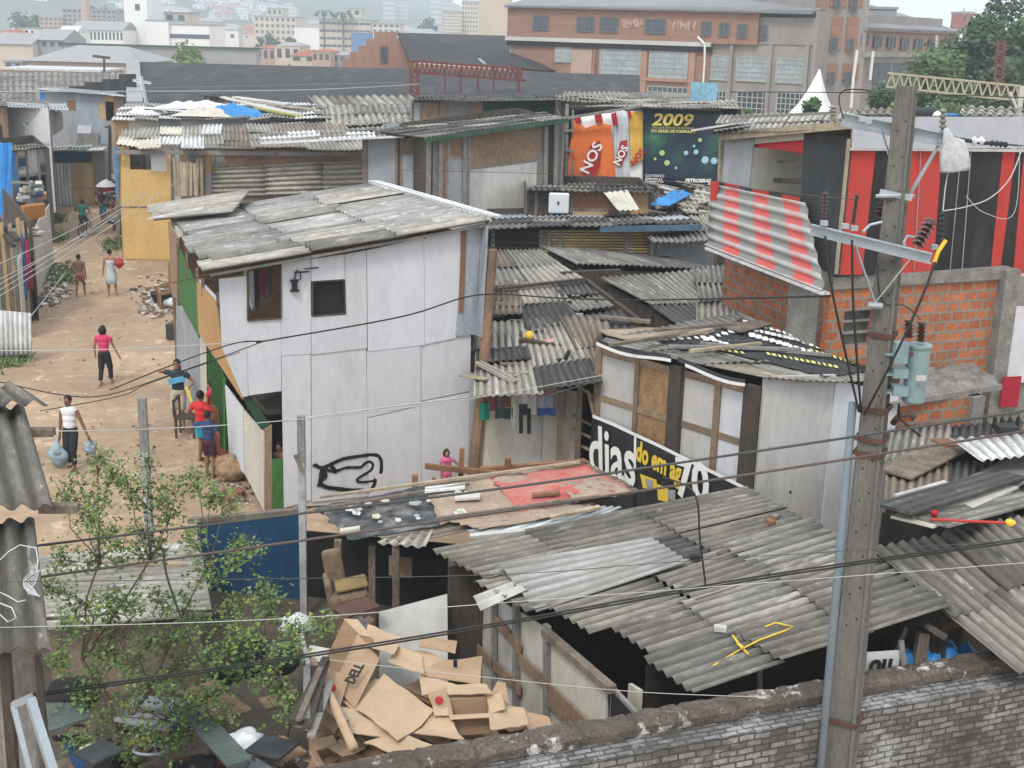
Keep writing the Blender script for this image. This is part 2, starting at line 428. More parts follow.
m_cardd=mat('dark_brown_cardboard',(.26,.16,.09),var=.12,vs=2,dirt=(.2,.12,.06),damt=.3,fine=.06,bump=.1)  # darker brown card, mixed among the sheets and on one box side
m_bark=mat('shrub_bark',(.13,.10,.08),var=.3,vs=6,stretch=(1,1,.4),bump=.5)
m_leaf=mat('shrub_leaves',(.125,.19,.06),rough=.6,var=.3,vs=2,island=.45,fine=.05,bump=0)
m_leafl=mat('yellowish_leaves',(.24,.22,.05),rough=.6,var=.3,vs=2,island=.4,fine=.05,bump=0)
m_leaft=mat('tree_leaves',(.07,.125,.045),rough=.7,var=.35,vs=.4,island=.5,fine=.05,bump=0)
m_leaftd=mat('dark_tree_leaves',(.04,.08,.036),rough=.7,var=.35,vs=.4,island=.5,fine=.05,bump=0)
m_leafy=mat('bright_tree_leaves',(.13,.20,.04),rough=.7,var=.3,vs=.5,island=.4,fine=.05,bump=0)
m_plastic=mat('white_plastic',(.62,.64,.66),rough=.4,var=.06,fine=.02)
m_tank=mat('transformer_green',(.21,.30,.315),rough=.45,var=.08,dirt=(.17,.26,.25),damt=.3,fine=.03)
m_orange=mat('orange_cloth',(.70,.17,.04),var=.12,vs=2,fine=.04,dirt=(.55,.13,.03),damt=.3)
m_maroon=mat('maroon_print',(.42,.02,.03),var=.1)
m_wprint=mat('white_print',(.75,.75,.73),var=.04,fine=.02)
m_yprint=mat('yellow_print',(.72,.50,.06),var=.06,fine=.02)
m_ylprint=mat('pale_yellow_print',(.66,.60,.22),var=.1,fine=.02)
m_gold=mat('gold_print',(.66,.40,.08),var=.2,fine=.05)
m_silver=mat('silver_print',(.55,.58,.60),var=.2,dirt=(.36,.4,.42),damt=.4,ds=2,fine=.06)
m_terra=mat('terracotta_roof',(.34,.12,.07),var=.25,vs=1,dirt=(.18,.08,.05),damt=.4,fine=.1)
HAZE=.0008;EXPO=0.68
def ground():
 m=mat('packed_sandy_soil',(.42,.30,.20),var=.18,vs=.35,dirt=(.26,.18,.12),damt=.75,ds=.3,bump=.7,bs=7,fine=.12,dirt2=(.50,.39,.28))
 mb=MB();n=90
 xs=[-60+i*1.0 for i in range(n+1)];ys=[6+i*1.15 for i in range(n+1)]
 b=0
 for y in ys:
  for x in xs:
   edge=min(1,(x+60)/6,(30-x)/6,(y-6)/6 if y>6 else 0,(109.5-y)/6);edge=max(0,edge)
   h=.05*noise.noise(Vector((x*.35,y*.35,0)))+.03*noise.noise(Vector((x*1.1,y*1.1,5)))
   mb.v.append(Vector((x,y,(h-.02)*edge+.0)))
 for j in range(n):
  for i in range(n):
   a=j*(n+1)+i
   mb.f.append([a,a+1,a+n+2,a+n+1]);mb.uv.append([(0,0)]*4);mb.mi.append(0)
 x0,x1,y0,y1=xs[0],xs[-1],ys[0],ys[-1]
 X0,X1,Y0,Y1=-1600,1600,-200,1900
 for q in([(X0,Y0),(X1,Y0),(x1,y0),(x0,y0)],[(x1,y0),(X1,Y0),(X1,Y1),(x1,y1)],[(x0,y1),(x1,y1),(X1,Y1),(X0,Y1)],[(X0,Y0),(x0,y0),(x0,y1),(X0,Y1)]):
  mb.face([Vector((a,c,0))for a,c in q])
 o=mb.build('ground',m,loc=(0,0,0));tag(o,kind='structure')
ground()
def scatter():
 """small stones and rubbish flecks on the street"""
 ms=[mat('pale_rubbish',(.55,.52,.47),var=.2,fine=.05),mat('small_stones',(.26,.2,.15),var=.3),mat('dark_rubbish',(.16,.12,.09),var=.3)]
 mb=MB();rnd=random.Random(3)
 def fleck(x,y,s,mi):
  a=rnd.uniform(0,3.1);rot=Matrix.Rotation(a,3,'Z')@Matrix.Rotation(rnd.uniform(-.3,.3),3,'X')
  mb.box((x,y,s*.2),(s*rnd.uniform(.6,1.4),s*rnd.uniform(.5,1),s*rnd.uniform(.2,.5)),rot,mi)
 for i in range(420):
  px=rnd.uniform(30,260);py=200+rnd.random()**.8*320
  p=Q(px,py,0)
  fleck(p.x,p.y,rnd.uniform(.02,.065),rnd.choices((0,1,2),(2,5,3))[0])
 for i in range(220):
  t=rnd.random();p=Q(lerp(50,38,t)+rnd.gauss(9,9),lerp(265,305,t)+rnd.gauss(0,4),0)
  fleck(p.x,p.y,rnd.uniform(.06,.22),rnd.choices((0,1,2),(5,3,3))[0])
 for i in range(320):
  p=Q(rnd.gauss(158,9),rnd.gauss(298,8),0)
  fleck(p.x,p.y,rnd.uniform(.05,.2),rnd.choices((0,1,2),(4,4,3))[0])
 for i in range(120):
  p=Q(rnd.gauss(235,14),rnd.gauss(492,8),0)
  fleck(p.x,p.y,rnd.uniform(.03,.09),rnd.choices((0,1,2),(3,4,3))[0])
 tag(mb.build('street_litter',ms,loc=(0,0,0)),'small stones and bits of rubbish strewn over the dirt street','litter',kind='stuff')
scatter()
def grass(name,spots,label):
 mb=MB();rnd=random.Random(5)
 for(px,py,n,sp,h)in spots:
  c=Q(px,py,0)
  for i in range(n):
   x,y=c.x+rnd.gauss(0,sp),c.y+rnd.gauss(0,sp*1.6);a=rnd.uniform(0,6.3);l=h*rnd.uniform(.4,1.2)
   d=Vector((math.cos(a),math.sin(a),0));s=Vector((-d.y,d.x,0))*.03
   p=Vector((x,y,0))
   mb.face([p-s,p+s,p+d*l*.5+Z*l*.8+s*.5,p+d*l*.9+Z*l])
   if rnd.random()<.5:mb.face([p+Z*l*.4,p+Z*l*.4+s*3,p+d*.1+Z*l*.6+s*2,p+Z*l*.5-s])
 tag(mb.build(name,m_leaf2,loc=(0,0,0)),label,'grass',kind='stuff')
m_leaf2=mat('weed_leaves',(.14,.21,.08),rough=.7,var=.3,island=.4,bump=0)
grass('street_weeds',[(48,280,250,.5,.2),(56,272,200,.4,.18),(62,283,200,.3,.15),(54,240,250,.2,.3),(54,222,250,.2,.4),(121,244,300,.3,.25),(117,247,150,.3,.2),(9,362,300,.25,.2)],'green weeds growing along the walls of the dirt street')
def wallq(mb,a,b,zb,t=.05,ztb=None,m=0):
 """vertical wall slab: a,b top corners (left,right as seen), zb bottom height"""
 mb.slab(a,b,down(b,zb),down(a,zb),t,m)
def cells(root,a,b,zb,cols,fm=None,ft=.09,name='wall_panel',t=.04,proud=.03):
 """wall of patchwork panels. cols = [(width_fraction, [(height_fraction, material or None), ...]), ...]"""
 W=sum(c[0]for c in cols);s=0;frames=MB()
 n=(b-a).cross(Z).normalized()
 if n.y>0:n=-n
 bm={}
 def pt(u,v):
  tp=lerp(a,b,u);return Vector((tp.x,tp.y,lerp(tp.z,zb,v)))
 for wd,rows in cols:
  u0,u1=s/W,(s+wd)/W;s+=wd;H=sum(r[0]for r in rows);v=0
  for h,mt in rows:
   v0,v1=v/H,(v+h)/H;v+=h
   if mt is None:continue
   o=n*random.uniform(0,.012)
   bm.setdefault(mt.name,(mt,MB()))[1].slab(pt(u0,v0)+o,pt(u1,v0)+o,pt(u1,v1)+o,pt(u0,v1)+o,t)
   if fm and v1<.999:
    frames.beam(pt(u0,v1)+n*proud,pt(u1,v1)+n*proud,ft*.5,ft)
  if fm:frames.beam(pt(u1,0)+n*proud,pt(u1,1)+n*proud,ft,ft*.6,up=n)
 if fm:frames.beam(pt(0,0)+n*proud,pt(0,1)+n*proud,ft,ft*.6,up=n)
 for mt,q in bm.values():q.each(name,mt,root)
 if fm:frames.build('frame',fm,root)
def shell(root,a,b,depth,zb,mt,name='wall',back_dz=0,floor=False,t=.05,front=None):
 """side and back walls behind the top edge a-b ; depth vector"""
 depth=Vector(depth);dz=Vector((0,0,back_dz));n=depth.normalized()*.08
 mb=MB()
 c,d=b+depth+dz,a+depth+dz
 mb.slab(d,a+n,down(a+n,zb),down(d,zb),t)
 mb.slab(b+n,c,down(c,zb),down(b+n,zb),t)
 mb.slab(c,d,down(d,zb),down(c,zb),t)
 if front:mb.slab(a,b,down(b,zb),down(a,zb),t)
 return mb.build(name,mt,root)
def planks(mb,a,b,zb,n,gap=.01,t=.025,ragged=.1,m=0,rnd=random):
 for i in range(n):
  u0,u1=i/n,(i+1)/n
  p,q=lerp(a,b,u0),lerp(a,b,u1-gap)
  dz=Vector((0,0,rnd.uniform(-ragged,ragged*.3)));o=(b-a).cross(Z).normalized()*rnd.uniform(-.02,.02)
  mb.slab(p+dz+o,q+dz+o,down(q+o,zb+rnd.uniform(0,ragged*.3)),down(p+o,zb),t)
def looseboards(specs,mt,label,group,cat='board',name='loose_board',w=.14):
 for s in specs:
  (a,b),ww=s[:2],(s[2]if len(s)>2 else w)
  mm=s[3]if len(s)>3 else mt
  mb=MB();mb.beam(a,b,ww,.03)
  tag(mb.build(name,mm),label,cat,group)
  # ================= big white house =================
def big_house():
 G0=Q(285,512,0);GL=Q(262,510,0)
 fr=Vector((.915,.40,0)).normalized();bk=Vector((-fr.y,fr.x,0))
 root=thing('stilt_house','two-storey white board house with a grey sloping roof and black graffiti on its front wall','house',(GL.x,GL.y,0))
 def hit(px,py,o=G0,d=fr):
  r=ray(px,py);n=d.cross(Z);t=(Vector((o.x,o.y,0))-EYE).dot(n)/r.dot(n);return EYE+r*t
 n=fr.cross(Z)
 def pan(mb,pts,t=.03,o=0):
  w=[hit(*p)+n*o for p in pts];mb.slab(*w,t)if len(w)==4 else mb.prism(w,-n*t)
 W=MB();SP=.35
 pan(W,[(219,279),(246.5,276),(248,396),(243,397),(222,348)])
 pan(W,[(247,320.5),(280.6,318),(281,355),(281.5,391),(248.5,395.5)])
 pan(W,[(281,264),(310.6,259),(311,315),(311,354),(281.2,356)])
 pan(W,[(311,259),(344,254),(344.5,279),(311,281)])
 pan(W,[(311.2,316.5),(345.4,314.5),(345.4,350.2),(311.4,354.2)])
 pan(W,[(344.6,254),(366,250),(366.6,347.8),(345.6,350.2)])
 pan(W,[(366.4,250),(423,237),(424,344.4),(367.4,351.2)],o=.012)
 pan(W,[(423.4,237),(462,228),(456,337.5),(424.4,344)])
 pan(W,[(281.6,356.5),(310.6,354.6),(311,455),(311,500),(284,508)])
 pan(W,[(311.4,354.6),(366,348),(367,420),(368,496),(311.8,502)],o=.006)
 pan(W,[(366.6,351.6),(420,345),(420,405),(367,417)])
 pan(W,[(420.5,345),(456,338),(471,333),(470,391),(420.5,401)])
 pan(W,[(367.4,418),(420,406),(421,496),(368.4,500)])
 pan(W,[(420.4,402),(471,392),(468,496),(421.4,500)],o=.01)
 W.build('wall',m_white,root)
 W=MB();pan(W,[(285,358),(470,336),(466,498),(286,508)],o=-.06);pan(W,[(350,256),(460,230),(455,338),(350,348)],o=-.06);W.build('inner_lining',m_whd,root)
 T=MB();pan(T,[(462.4,228),(480.5,224),(474,334),(455,336)],o=.02);pan(T,[(480.8,224),(483,223.5),(477,334),(474.3,334)],t=.3)
 T.build('plastic_sheet',mat('grey_plastic_sheet',(.33,.36,.40),rough=.5,var=.2,vs=4,stretch=(2,2,.3),bump=.3,bs=6),root)
 S=MB();S.beam(hit(463,229)+n*.06,hit(460,312)+n*.06,.1,.03,up=n)
 S.beam(hit(423,238)+n*.05,hit(424,233)+n*.05,.1,.03,up=n)
 S.build('batten',m_woodr,root)
 pz=MB();a=hit(488,262)+n*.25;b_=hit(466,500)+n*.25;a.z+=.3
 pz.tube([a,lerp(a,b_,.5)+fr*.03,b_],[.1,.115,.125],9);pz.build('corner_post',mat('stripped_log',(.30,.185,.12),var=.25,vs=3,dirt=(.08,.07,.06),damt=.45,ds=1.2,stretch=(1,1,.4)),root)
 def frame(q,th,dep,nm,mt,dark=None):
  p=[hit(*c)for c in q];f=MB()
  for i in range(4):f.beam(p[i]+n*.02,p[(i+1)%4]+n*.02,th,dep,up=n)
  fo=f.build(nm,mt,root)
  if dark:
   g=MB();k=[c-n*.12 for c in p];g.slab(*k,.02);g.build('pane',dark,fo)
 frame([(312,281.5),(344,279.5),(345,313.5),(312,316)],.03,.04,'window',m_woodd,m_dark)
 frame([(247.5,270.5),(280.5,264.5),(280.6,318),(247.6,320.5)],.025,.04,'window',m_woodd)
 cl=[((.50,.60,.30),250,254,271,306),((.50,.55,.62),255,260,272,318),((.06,.05,.05),259.5,265,272,318),((.30,.04,.05),266,270.5,271,303),((.13,.12,.13),269,277,269,309)]
 for i,(c,x0,x1,y0,y1)in enumerate(cl):
  q=MB();k=8;o_=-bk*0
  base=[hit(lerp(x0,x1,j/k),y0)-n*(.55+.03*math.sin(j*1.9+i))for j in range(k+1)]
  H=hit(x0,y0).z-hit(x0,y1).z
  for j in range(k):
   q.slab(base[j],base[j+1],base[j+1]-Z*(H*(1-.45*abs((j+1)/k-.4))),base[j]-Z*(H*(1-.45*abs(j/k-.4))),.01)
  lab=['pale green cloth','pale blue cloth','black trousers','dark red shirt','dark grey shirt'][i]
  solo(q,'hanging_garment',mat('cloth_%d'%i,c,var=.15),lab+' hanging in the open upper bay of the white house','garment','clothes hanging in the upper bay')
 mt_=MB();p=hit(294,285)+n*.05;mt_.box(p,(.1,.1,.16));mt_.box(p+Z*.1,(.16,.12,.03));mt_.box(p-Z*.1,(.16,.12,.03))
 q=hit(299,271)+n*.12;mt_.tube([p+Z*.12,p+Z*.3+fr*.05,q,q-Z*.15],.015,5);mt_.beam(q-fr*.12,q+fr*.16,.03);mt_.beam(hit(303,268)+n*.1,hit(318,267)+n*.05,.02)
 mt_.build('insulator_bracket',m_black,root)
 D=Q(176,398,0)-GL;D.z=0;D.normalize()
 def hs(px,py,o=GL):return hit(px,py,o,D)
 ns=D.cross(Z);ns=ns if ns.x<0 else-ns
 oU=GL+ns*.33
 def hu(px,py):return hit(px,py,oU,D)
 L=MB()
 L.prism([hs(x,y)for x,y in[(225,385),(243,409),(244,474),(229,455)]],-ns*.03)
 L.build('wall',m_white,root)
 L=MB();L.prism([hs(x,y)for x,y in[(243.6,410),(263,432),(264,511),(244.6,474)]],-ns*.03)
 L.build('wall',m_cream,root)
 L=MB();L.prism([hs(x,y)for x,y in[(176,300),(199,330),(200,424),(177,396)]],-ns*.03);L.build('wall',m_grey,root)
 L=MB();L.prism([hs(x,y)for x,y in[(199.5,330),(206.5,340),(208.5,432),(200.5,424)]],-ns*.05);L.build('door_jamb',m_cream,root)
 L=MB();L.prism([hs(x,y)for x,y in[(206.5,342),(225,380),(225,450),(208.5,431)]],-ns*.04)
 dd=L.build('door',m_green,root)
 L=MB()
 for k in range(7):
  x=208+k*2.4;L.beam(hs(x,347+k*4.5)+ns*.02,hs(x+.6,431+k*3)+ns*.02,.03,.03,up=ns)
 L.build('batten',m_green,dd)
 U=MB();U.prism([hu(x,y)for x,y in[(178,247),(197,287),(199,338),(180,302)]],-ns*.03);U.build('wall',m_green,root)
 U=MB();U.prism([hu(x,y)+ns*.03 for x,y in[(197.5,281),(218,304),(223,347),(243,381),(243.5,399),(200,333)]],-ns*.03);U.build('wall',m_oply,root)
 U=MB();U.prism([hu(x,y)-ns*.02 for x,y in[(197,278),(218,300),(218,350),(200,330)]],-ns*.03);U.build('wall',m_white,root)
 U=MB();U.prism([hu(x,y)for x,y in[(168,222),(178,240),(179,300),(172,296)]],-ns*.04);U.build('wall',m_brownp,root)
 U=MB()
 for x,y0,y1 in((178.5,238,305),(187,252,275),(197.5,268,292),(203,278,296),(218,292,305)):U.beam(hu(x,y0),hu(x+.5,y1),.07,.07)
 U.build('frame',m_wood,root)
 c0=hit(243,397,oU,fr);zf=2.12
 I=MB();e=Vector((GL.x,GL.y,0));w5=fr*4.55;d8=D*8.4
 I.slab(e+Z*zf-ns*.15,e+w5+Z*zf,e+w5+d8+Z*zf,e+d8+Z*zf-ns*.15,.12)
 I.build('floor',m_woodd,root)
 I=MB();b0=e+d8;zb1,zb2=4.2,5.3
 I.slab(b0+Z*zb1,b0+w5+Z*zb2,b0+w5,b0,.05)
 rt=e+w5
 I.slab(rt+Z*5.35,rt+d8+Z*5.35,rt+d8,rt,.05)
 I.slab(e+D*2.6+fr*.05+Z*4.3,e+D*2.6+w5+Z*5.2,e+D*2.6+w5+Z*2.2,e+D*2.6+fr*.05+Z*2.2,.04)
 I.build('wall',m_brownp,root)
 X=MB();X.prism([hit(x,y)-n*.15 for x,y in[(243,398),(252,397),(273,428),(264,434)]],-n*.03);X.build('lintel_board',m_dgreen,root)
 X=MB();X.slab(hit(272,459)-n*.05,hit(284,460)-n*.05,hit(284.5,512)-n*.05,hit(272,513)-n*.05,.04);X.build('door',m_green,root)
 X=MB();X.slab(hit(265,430)-n*.06,hit(272,425)-n*.06,hit(272,512)-n*.06,hit(265,512)-n*.06,.05);X.build('door_jamb',m_brownp,root)
 I=MB();I.slab(e+D*1.4+fr*.1+Z*2,e+D*1.4+w5+Z*2,e+D*1.4+w5,e+D*1.4+fr*.1,.04);I.build('wall',m_woodd,root)  # dark backing slab, paints the interior shade behind the half door
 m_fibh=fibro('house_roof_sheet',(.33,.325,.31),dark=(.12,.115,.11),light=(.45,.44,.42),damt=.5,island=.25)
 n1=n
 NL=hit(211,271,G0+n*.35,fr);NR=hit(497,219.5,G0+n*.35,fr)
 FL=P(168,221,Y=NL.y+7.9);FR=P(378,184,Y=NR.y+7.9)
 roofpart(root,(FR,NR,NL,FL),[m_fibh,m_fib,m_fibl],weights=[7,2,2],sw=.95,sl=1.75,jit=1.6,amp=.045,rag=.12,pitch=.33,seg=8)
 fa=MB();fa.beam(NL-Z*.1+bk*.12,NR-Z*.1+bk*.12,.04,.05);fa.build('fascia',m_greyw,root)
 fl=MB();a,b2=P(373,184,Y=FR.y)+Z*.1,NR+Z*.08
 q=(FR-NR).cross(Z).normalized()*.14
 fl.slab(a+q,a-q,b2-q,b2+q,.03);fl.slab(a-q,a-q-Z*.12,b2-q-Z*.12,b2-q,.02)
 fl.build('ridge_flashing',m_whsheet,root)
 A,B_=P(250,190,Y=FL.y+1),P(232,213,Y=FL.y-1.2)
 roofpart(root,(A,B_,P(152,222,Y=FL.y-.9)+Z*.0,P(148,206,Y=FL.y+1)),m_fibl,sw=1,sl=2)
 ed=MB();ed.beam(P(150,220.5,Y=FL.y-1.0)+Z*.05,P(205,211,Y=FL.y-1.2)+Z*.08,.25,.04);ed.build('roof_edge',m_whsheet,root)
 g=MB()
 def stroke(pts,r):
  pp=[hit(x,y)+n*.028 for x,y in pts];up=n
  sm=[]
  for i in range(len(pp)-1):
   for k in range(4):sm.append(lerp(pp[i],pp[i+1],k/4))
  sm.append(pp[-1])
  for _ in range(2):sm=[sm[0]]+[(sm[i-1]+sm[i]*2+sm[i+1])/4 for i in range(1,len(sm)-1)]+[sm[-1]]
  for i in range(len(sm)-1):
   d=(sm[i+1]-sm[i]);s=d.cross(n).normalized()*r*random.uniform(.85,1.15)
   g.slab(sm[i]-s-d*.3,sm[i+1]-s+d*.3,sm[i+1]+s+d*.3,sm[i]+s-d*.3,.004)
 stroke([(313,466),(315,464),(318,467),(324,467),(330,464),(343,458),(357,456),(371,454),(378,455),(381,460),(381,470),(380,473)],.035)
 stroke([(322,469),(320,477),(320,484),(326,487),(335,488),(350,490),(362,490),(370,491),(374,484),(375,480),(373,479)],.04)
 stroke([(324,468),(333,472),(345,467),(352,467),(361,467),(365,462),(370,461),(373,464),(371,470),(362,475),(356,479),(358,482),(370,481),(376,480)],.028)
 stroke([(322,468),(326,476),(320,480),(319,486)],.045)
 stroke([(331,466),(336,472)],.04)
 g.build('graffiti',m_black,root)
 return root,hit,G0,fr,n,hs,D,ns
HS,hit,G0,HFR,HN,hs,HD,HNS=big_house()
vb=MB();p=P(244,243,Y=27);vb.lathe([(.02,-.3),(.05,-.2),(.07,-.05),(.03,.05),(.05,.12),(.01,.18)],p,8)
solo(vb,'roof_finial',m_char,'small dark finial standing on the near-left of the white house roof','finial')
# ================= middle rows of shacks =================
def vplane(o,p):
 """vertical plane through two points; returns pixel->point and its normal to the viewer"""
 o=Vector((o.x,o.y,0));d=Vector((p.x,p.y,0))-o;d.normalize();n=d.cross(Z)
 if n.y>0:n=-n
 def f(px,py,off=0):
  r=ray(px,py);t=(o+n*off-EYE).dot(n)/r.dot(n);return EYE+r*t
 return f,n,d
def poly(mb,f,n,pts,t=.03,off=0,m=0):
 mb.prism([f(x,y,off)for x,y in pts],-n*t,m)
def shack(name,label,a,b,back,zb,cols,side_mt=None,fm=m_wood,roof=None,roof_mt=m_fib,back_dz=0,weights=None,cat='shack',group='shacks packed together behind the white house',ft=.09,**kw):
 root=thing(name,label,cat,(a.x,a.y,0),group)
 if cols:cells(root,a,b,zb,cols,fm,ft)
 shell(root,a,b,back,zb if zb<.5 else 0,side_mt or m_wood,back_dz=back_dz)
 if roof:roofpart(root,roof,roof_mt,weights=weights,**kw)
 return root
G_B='shacks packed together behind the white house'
a,b=P(117,146,Y=51),P(368,151,Y=51.5)
s=shack('plywood_shack','long two-storey shack with bright yellow plywood front and an upper window at its left',a,b,(-.8,7,0),0,[(13,[(110,m_yply)]),(22,[(22,None),(45,m_yply),(43,m_yply)]),(16,[(23,m_white),(44,m_yply),(43,m_yply)]),(4,[(110,m_yply)]),(10,[(110,m_whd)]),(9,[(110,m_brownp)]),(8,[(110,m_greyw)]),(8,[(110,m_brownp)]),(8,[(24,m_oply),(86,m_grey)]),(8,[(110,m_greyw)]),(8,[(18,m_greyw),(92,m_woodd)]),(50,[(17,m_brownp),(93,m_wood)]),(50,[(15,m_brownp),(95,m_wood)]),(52,[(14,m_brownp),(96,m_wood)])],fm=None,back_dz=.3,roof=None)
roofpart(s,(P(122,129,Y=55.5),P(222,125,Y=55.5),P(222,149,Y=50.3),P(116,148,Y=50.3)),[m_fibl,m_whsheet,m_cream,m_fib],weights=[3,3,2,1],sw=.8,sl=3,jit=3,rag=.2)
roofpart(s,(P(220,125,Y=55.5),P(345,123,Y=55.5),P(370,151,Y=50.3),P(220,149,Y=50.2)),[m_fibl,m_fibb,m_fib],weights=[3,2,1],jit=2,sl=1.9,rag=.12)
f51,n51,d51=vplane(a,b)
q=MB()
corr(q,f51(212,168,.12),f51(212,196,.12),f51(372,193,.12),f51(372,160,.12),sw=1.4,sl=2.2,pitch=.2,amp=.04,jit=.5)
q.build('wall_cladding',m_fibl,s,smooth=True,solid=.01)
q=MB();q.beam(P(115,152,Y=50.6),P(368,154,Y=51),.12,.16);q.build('eave_beam',m_greyw,s)
q=MB();poly(q,f51,n51,[(114,148),(118,146),(119,212),(116,190)],off=.06);tag(q.build('side_tarpaulin',m_tarpb,s))
q=MB()
for x,w_ in((119,.08),(172.5,.12),(204,.1),(214,.1)):q.beam(f51(x,149,.07),f51(x,250 if x<175 else 195,.07),w_,.05,up=n51)
q.beam(f51(117,207,.05),f51(172,207,.05),.04,.04);q.build('frame',m_wood,s)
q=MB()
for i in range(9):q.beam(P(174+i*3.4,160+random.uniform(-4,4),Y=50.5),P(176+i*3.2+random.uniform(-2,2),196,Y=50.6),.12,.05)
q.build('leaning_planks',[m_woodl],s)
a,b=P(112,119,Y=57),P(338,118,Y=58)
s=shack('tarp_roofed_shack','low white-walled shack topped with crumpled tarpaulins behind the yellow plywood shack',a,b,(0,8,0),2.5,[(16,[(1,m_oply)]),(32,[(1,m_cream)]),(20,[(1,m_grey)]),(110,[(1,m_white)]),(50,[(1,m_whd)])],side_mt=m_grey,fm=m_woodl)
roofpart(s,(P(125,104,Y=65),P(330,104,Y=65),P(338,119,Y=56.8),P(112,121,Y=56.6)),[m_fib,m_whsheet,m_fibl],jit=3)
def crumple(name,mt,label,cat,c,sx,sy,h,seed,group=None,rotz=0,drop=0):
 mb=MB();N_=22
 for j in range(N_+1):
  for i in range(N_+1):
   u,v=i/N_*2-1,j/N_*2-1
   e=max(0,1-max(abs(u),abs(v))**3)
   q_=Vector((u*2.3+seed*7,v*2.3,seed))
   z=h*e*(.35+.9*abs(noise.noise(q_)))+h*.25*noise.noise(q_*3.1)*e
   x,y=u*sx*(1+.15*noise.noise(Vector((v*2,seed,1)))),v*sy*(1+.15*noise.noise(Vector((u*2,seed,5))))
   if drop and v<-.6:z-=drop*(-.6-v)/.4
   rr=Matrix.Rotation(rotz,3,'Z')@Vector((x,y,z+.02))
   mb.v.append(c+rr)
 for j in range(N_):
  for i in range(N_):
   k=j*(N_+1)+i
   mb.f.append([k,k+1,k+N_+2,k+N_+1]);mb.uv.append([(0,0)]*4);mb.mi.append(0)
 o=mb.build(name,mt,loc=c,smooth=True,solid=.015)
 return tag(o,label,cat,group)
crumple('tarpaulin',m_tarpb,'crumpled bright blue tarpaulin heaped on the far shack roof above the yellow shack','tarpaulin',P(238,115,Y=58.6),1.25,1.1,.6,1,drop=.5)
crumple('tarpaulin',m_whsheet,'white plastic tarpaulin spread on the far roof left of the blue one','tarpaulin',P(200,108,Y=61),1.9,1.2,.35,2)
crumple('tarpaulin',m_cream,'cream cloth bundle on the far roof edge between the white and blue tarpaulins','tarpaulin',P(205,116,Y=58),1.3,.8,.45,3)
crumple('tarpaulin',m_whsheet,'white tarpaulin pieces at the far-left roof end by the wooden cross','tarpaulin',P(150,113,Y=60),.9,.8,.3,4)
a,b=P(205,96,Y=66),P(238,100,Y=66)
s=shack('roof_hut','tiny brown hut with an open front on top of the rows behind the blue tarpaulin',a,b,(0,3,0),3.5,[(4,[(1,m_blgrey)]),(6,[(1,m_woodr)]),(10,[(1,m_brownp)]),(3,[(1,m_cream)])])
roofpart(s,(P(200,93,Y=69),P(240,94,Y=69),P(240,99,Y=65.5),P(199,96,Y=65.5)),m_fibd)
for i,(x0,y0,x1,y1,Y,mm)in enumerate([(222,97,330,124,60,m_cream),(228,99,300,114,61,m_whd),(240,100,330,112,62,m_woodl),(140,107,195,112,60,m_whsheet),(255,108,325,121,59,m_leafl),(235,97,290,104,63,m_whsheet)]):
 q=MB();q.beam(P(x0,y0,Y=Y),P(x1,y1,Y=Y-1.5),.5,.05)
 solo(q,'roof_sheet',mm,'{m} lying askew on the far roofs above the yellow shack','board','loose boards on the far roofs')
a,b=P(256,128,Y=56),P(430,124,Y=56.5)
s=shack('scalloped_roof_shack','shack whose two tiers of pale corrugated sheets end in big scallops, in the back row',a,b,(0,8,0),2,[(30,[(1,m_whd)]),(28,[(1,m_white)]),(20,[(1,m_cream)]),(80,[(1,m_wood)])],side_mt=m_greyw)
roofpart(s,(P(325,106,Y=61),P(424,103,Y=61),P(434,124,Y=55.3),P(328,127,Y=55)),[m_fibl,m_fib],weights=[3,1],pitch=.3,amp=.045,jit=2,sl=3)
roofpart(s,(P(306,97,Y=64),P(410,96,Y=64),P(422,108,Y=61),P(318,110,Y=60.5)),[m_fibl,m_fibb],pitch=.42,amp=.07,jit=2,sl=3)
roofpart(s,(P(256,118,Y=60),P(322,114,Y=60),P(330,128,Y=55.3),P(256,130,Y=55.3)),[m_fibl,m_whsheet,m_fibb],jit=3,sl=3)
a,b=P(364,139,Y=43),P(431,137,Y=42.5)
s=shack('blue_grey_shack','shack with pale blue-grey panels and a thin white-edged flat roof behind the white house ridge',a,b,(0,7,0),0,[(3,[(1,m_blgrey)]),(29,[(1,m_blgrey)]),(5,[(1,m_woodd)]),(28,[(6,m_wood),(60,m_blgrey)])],fm=m_wood,side_mt=m_blgrey)
roofpart(s,(P(258,134,Y=47.5),P(430,124,Y=47.5),P(433,136,Y=42.3),P(262,144,Y=42.5)),[m_fib,m_fibl,m_whsheet],jit=.8,amp=.02)
q=MB();q.beam(P(262,144,Y=42.3)+Z*.03,P(405,138,Y=42.3)+Z*.05,.3,.05);q.build('roof_edge',m_whsheet,s)
a,b=P(428,140,Y=39.5),P(563,122,Y=41.5)
s=shack('grey_plank_shack','tall weathered grey shack with exposed posts and dark flat roof, left of the orange banner',a,b,(-1.5,7,0),0,[(6,[(1,m_woodd)]),(4,[(1,m_greyw)]),(12,[(1,m_brownp)]),(22,[(12,m_brownp),(25,m_grey),(30,m_whd),(40,m_grey)]),(78,[(20,m_brownp),(32,m_whd),(24,m_grey),(12,m_woodl),(30,m_grey)]),(8,[(14,m_brownp),(90,m_greyw)]),(14,[(1,m_woodd)]),(6,[(1,m_wood)])],fm=m_greyw,side_mt=m_woodd)
roofpart(s,(P(365,131,Y=46),P(545,112,Y=47),P(568,119,Y=40.8),P(424,139,Y=39)),[m_fibd,m_fib],weights=[2,1],jit=.8,amp=.018)
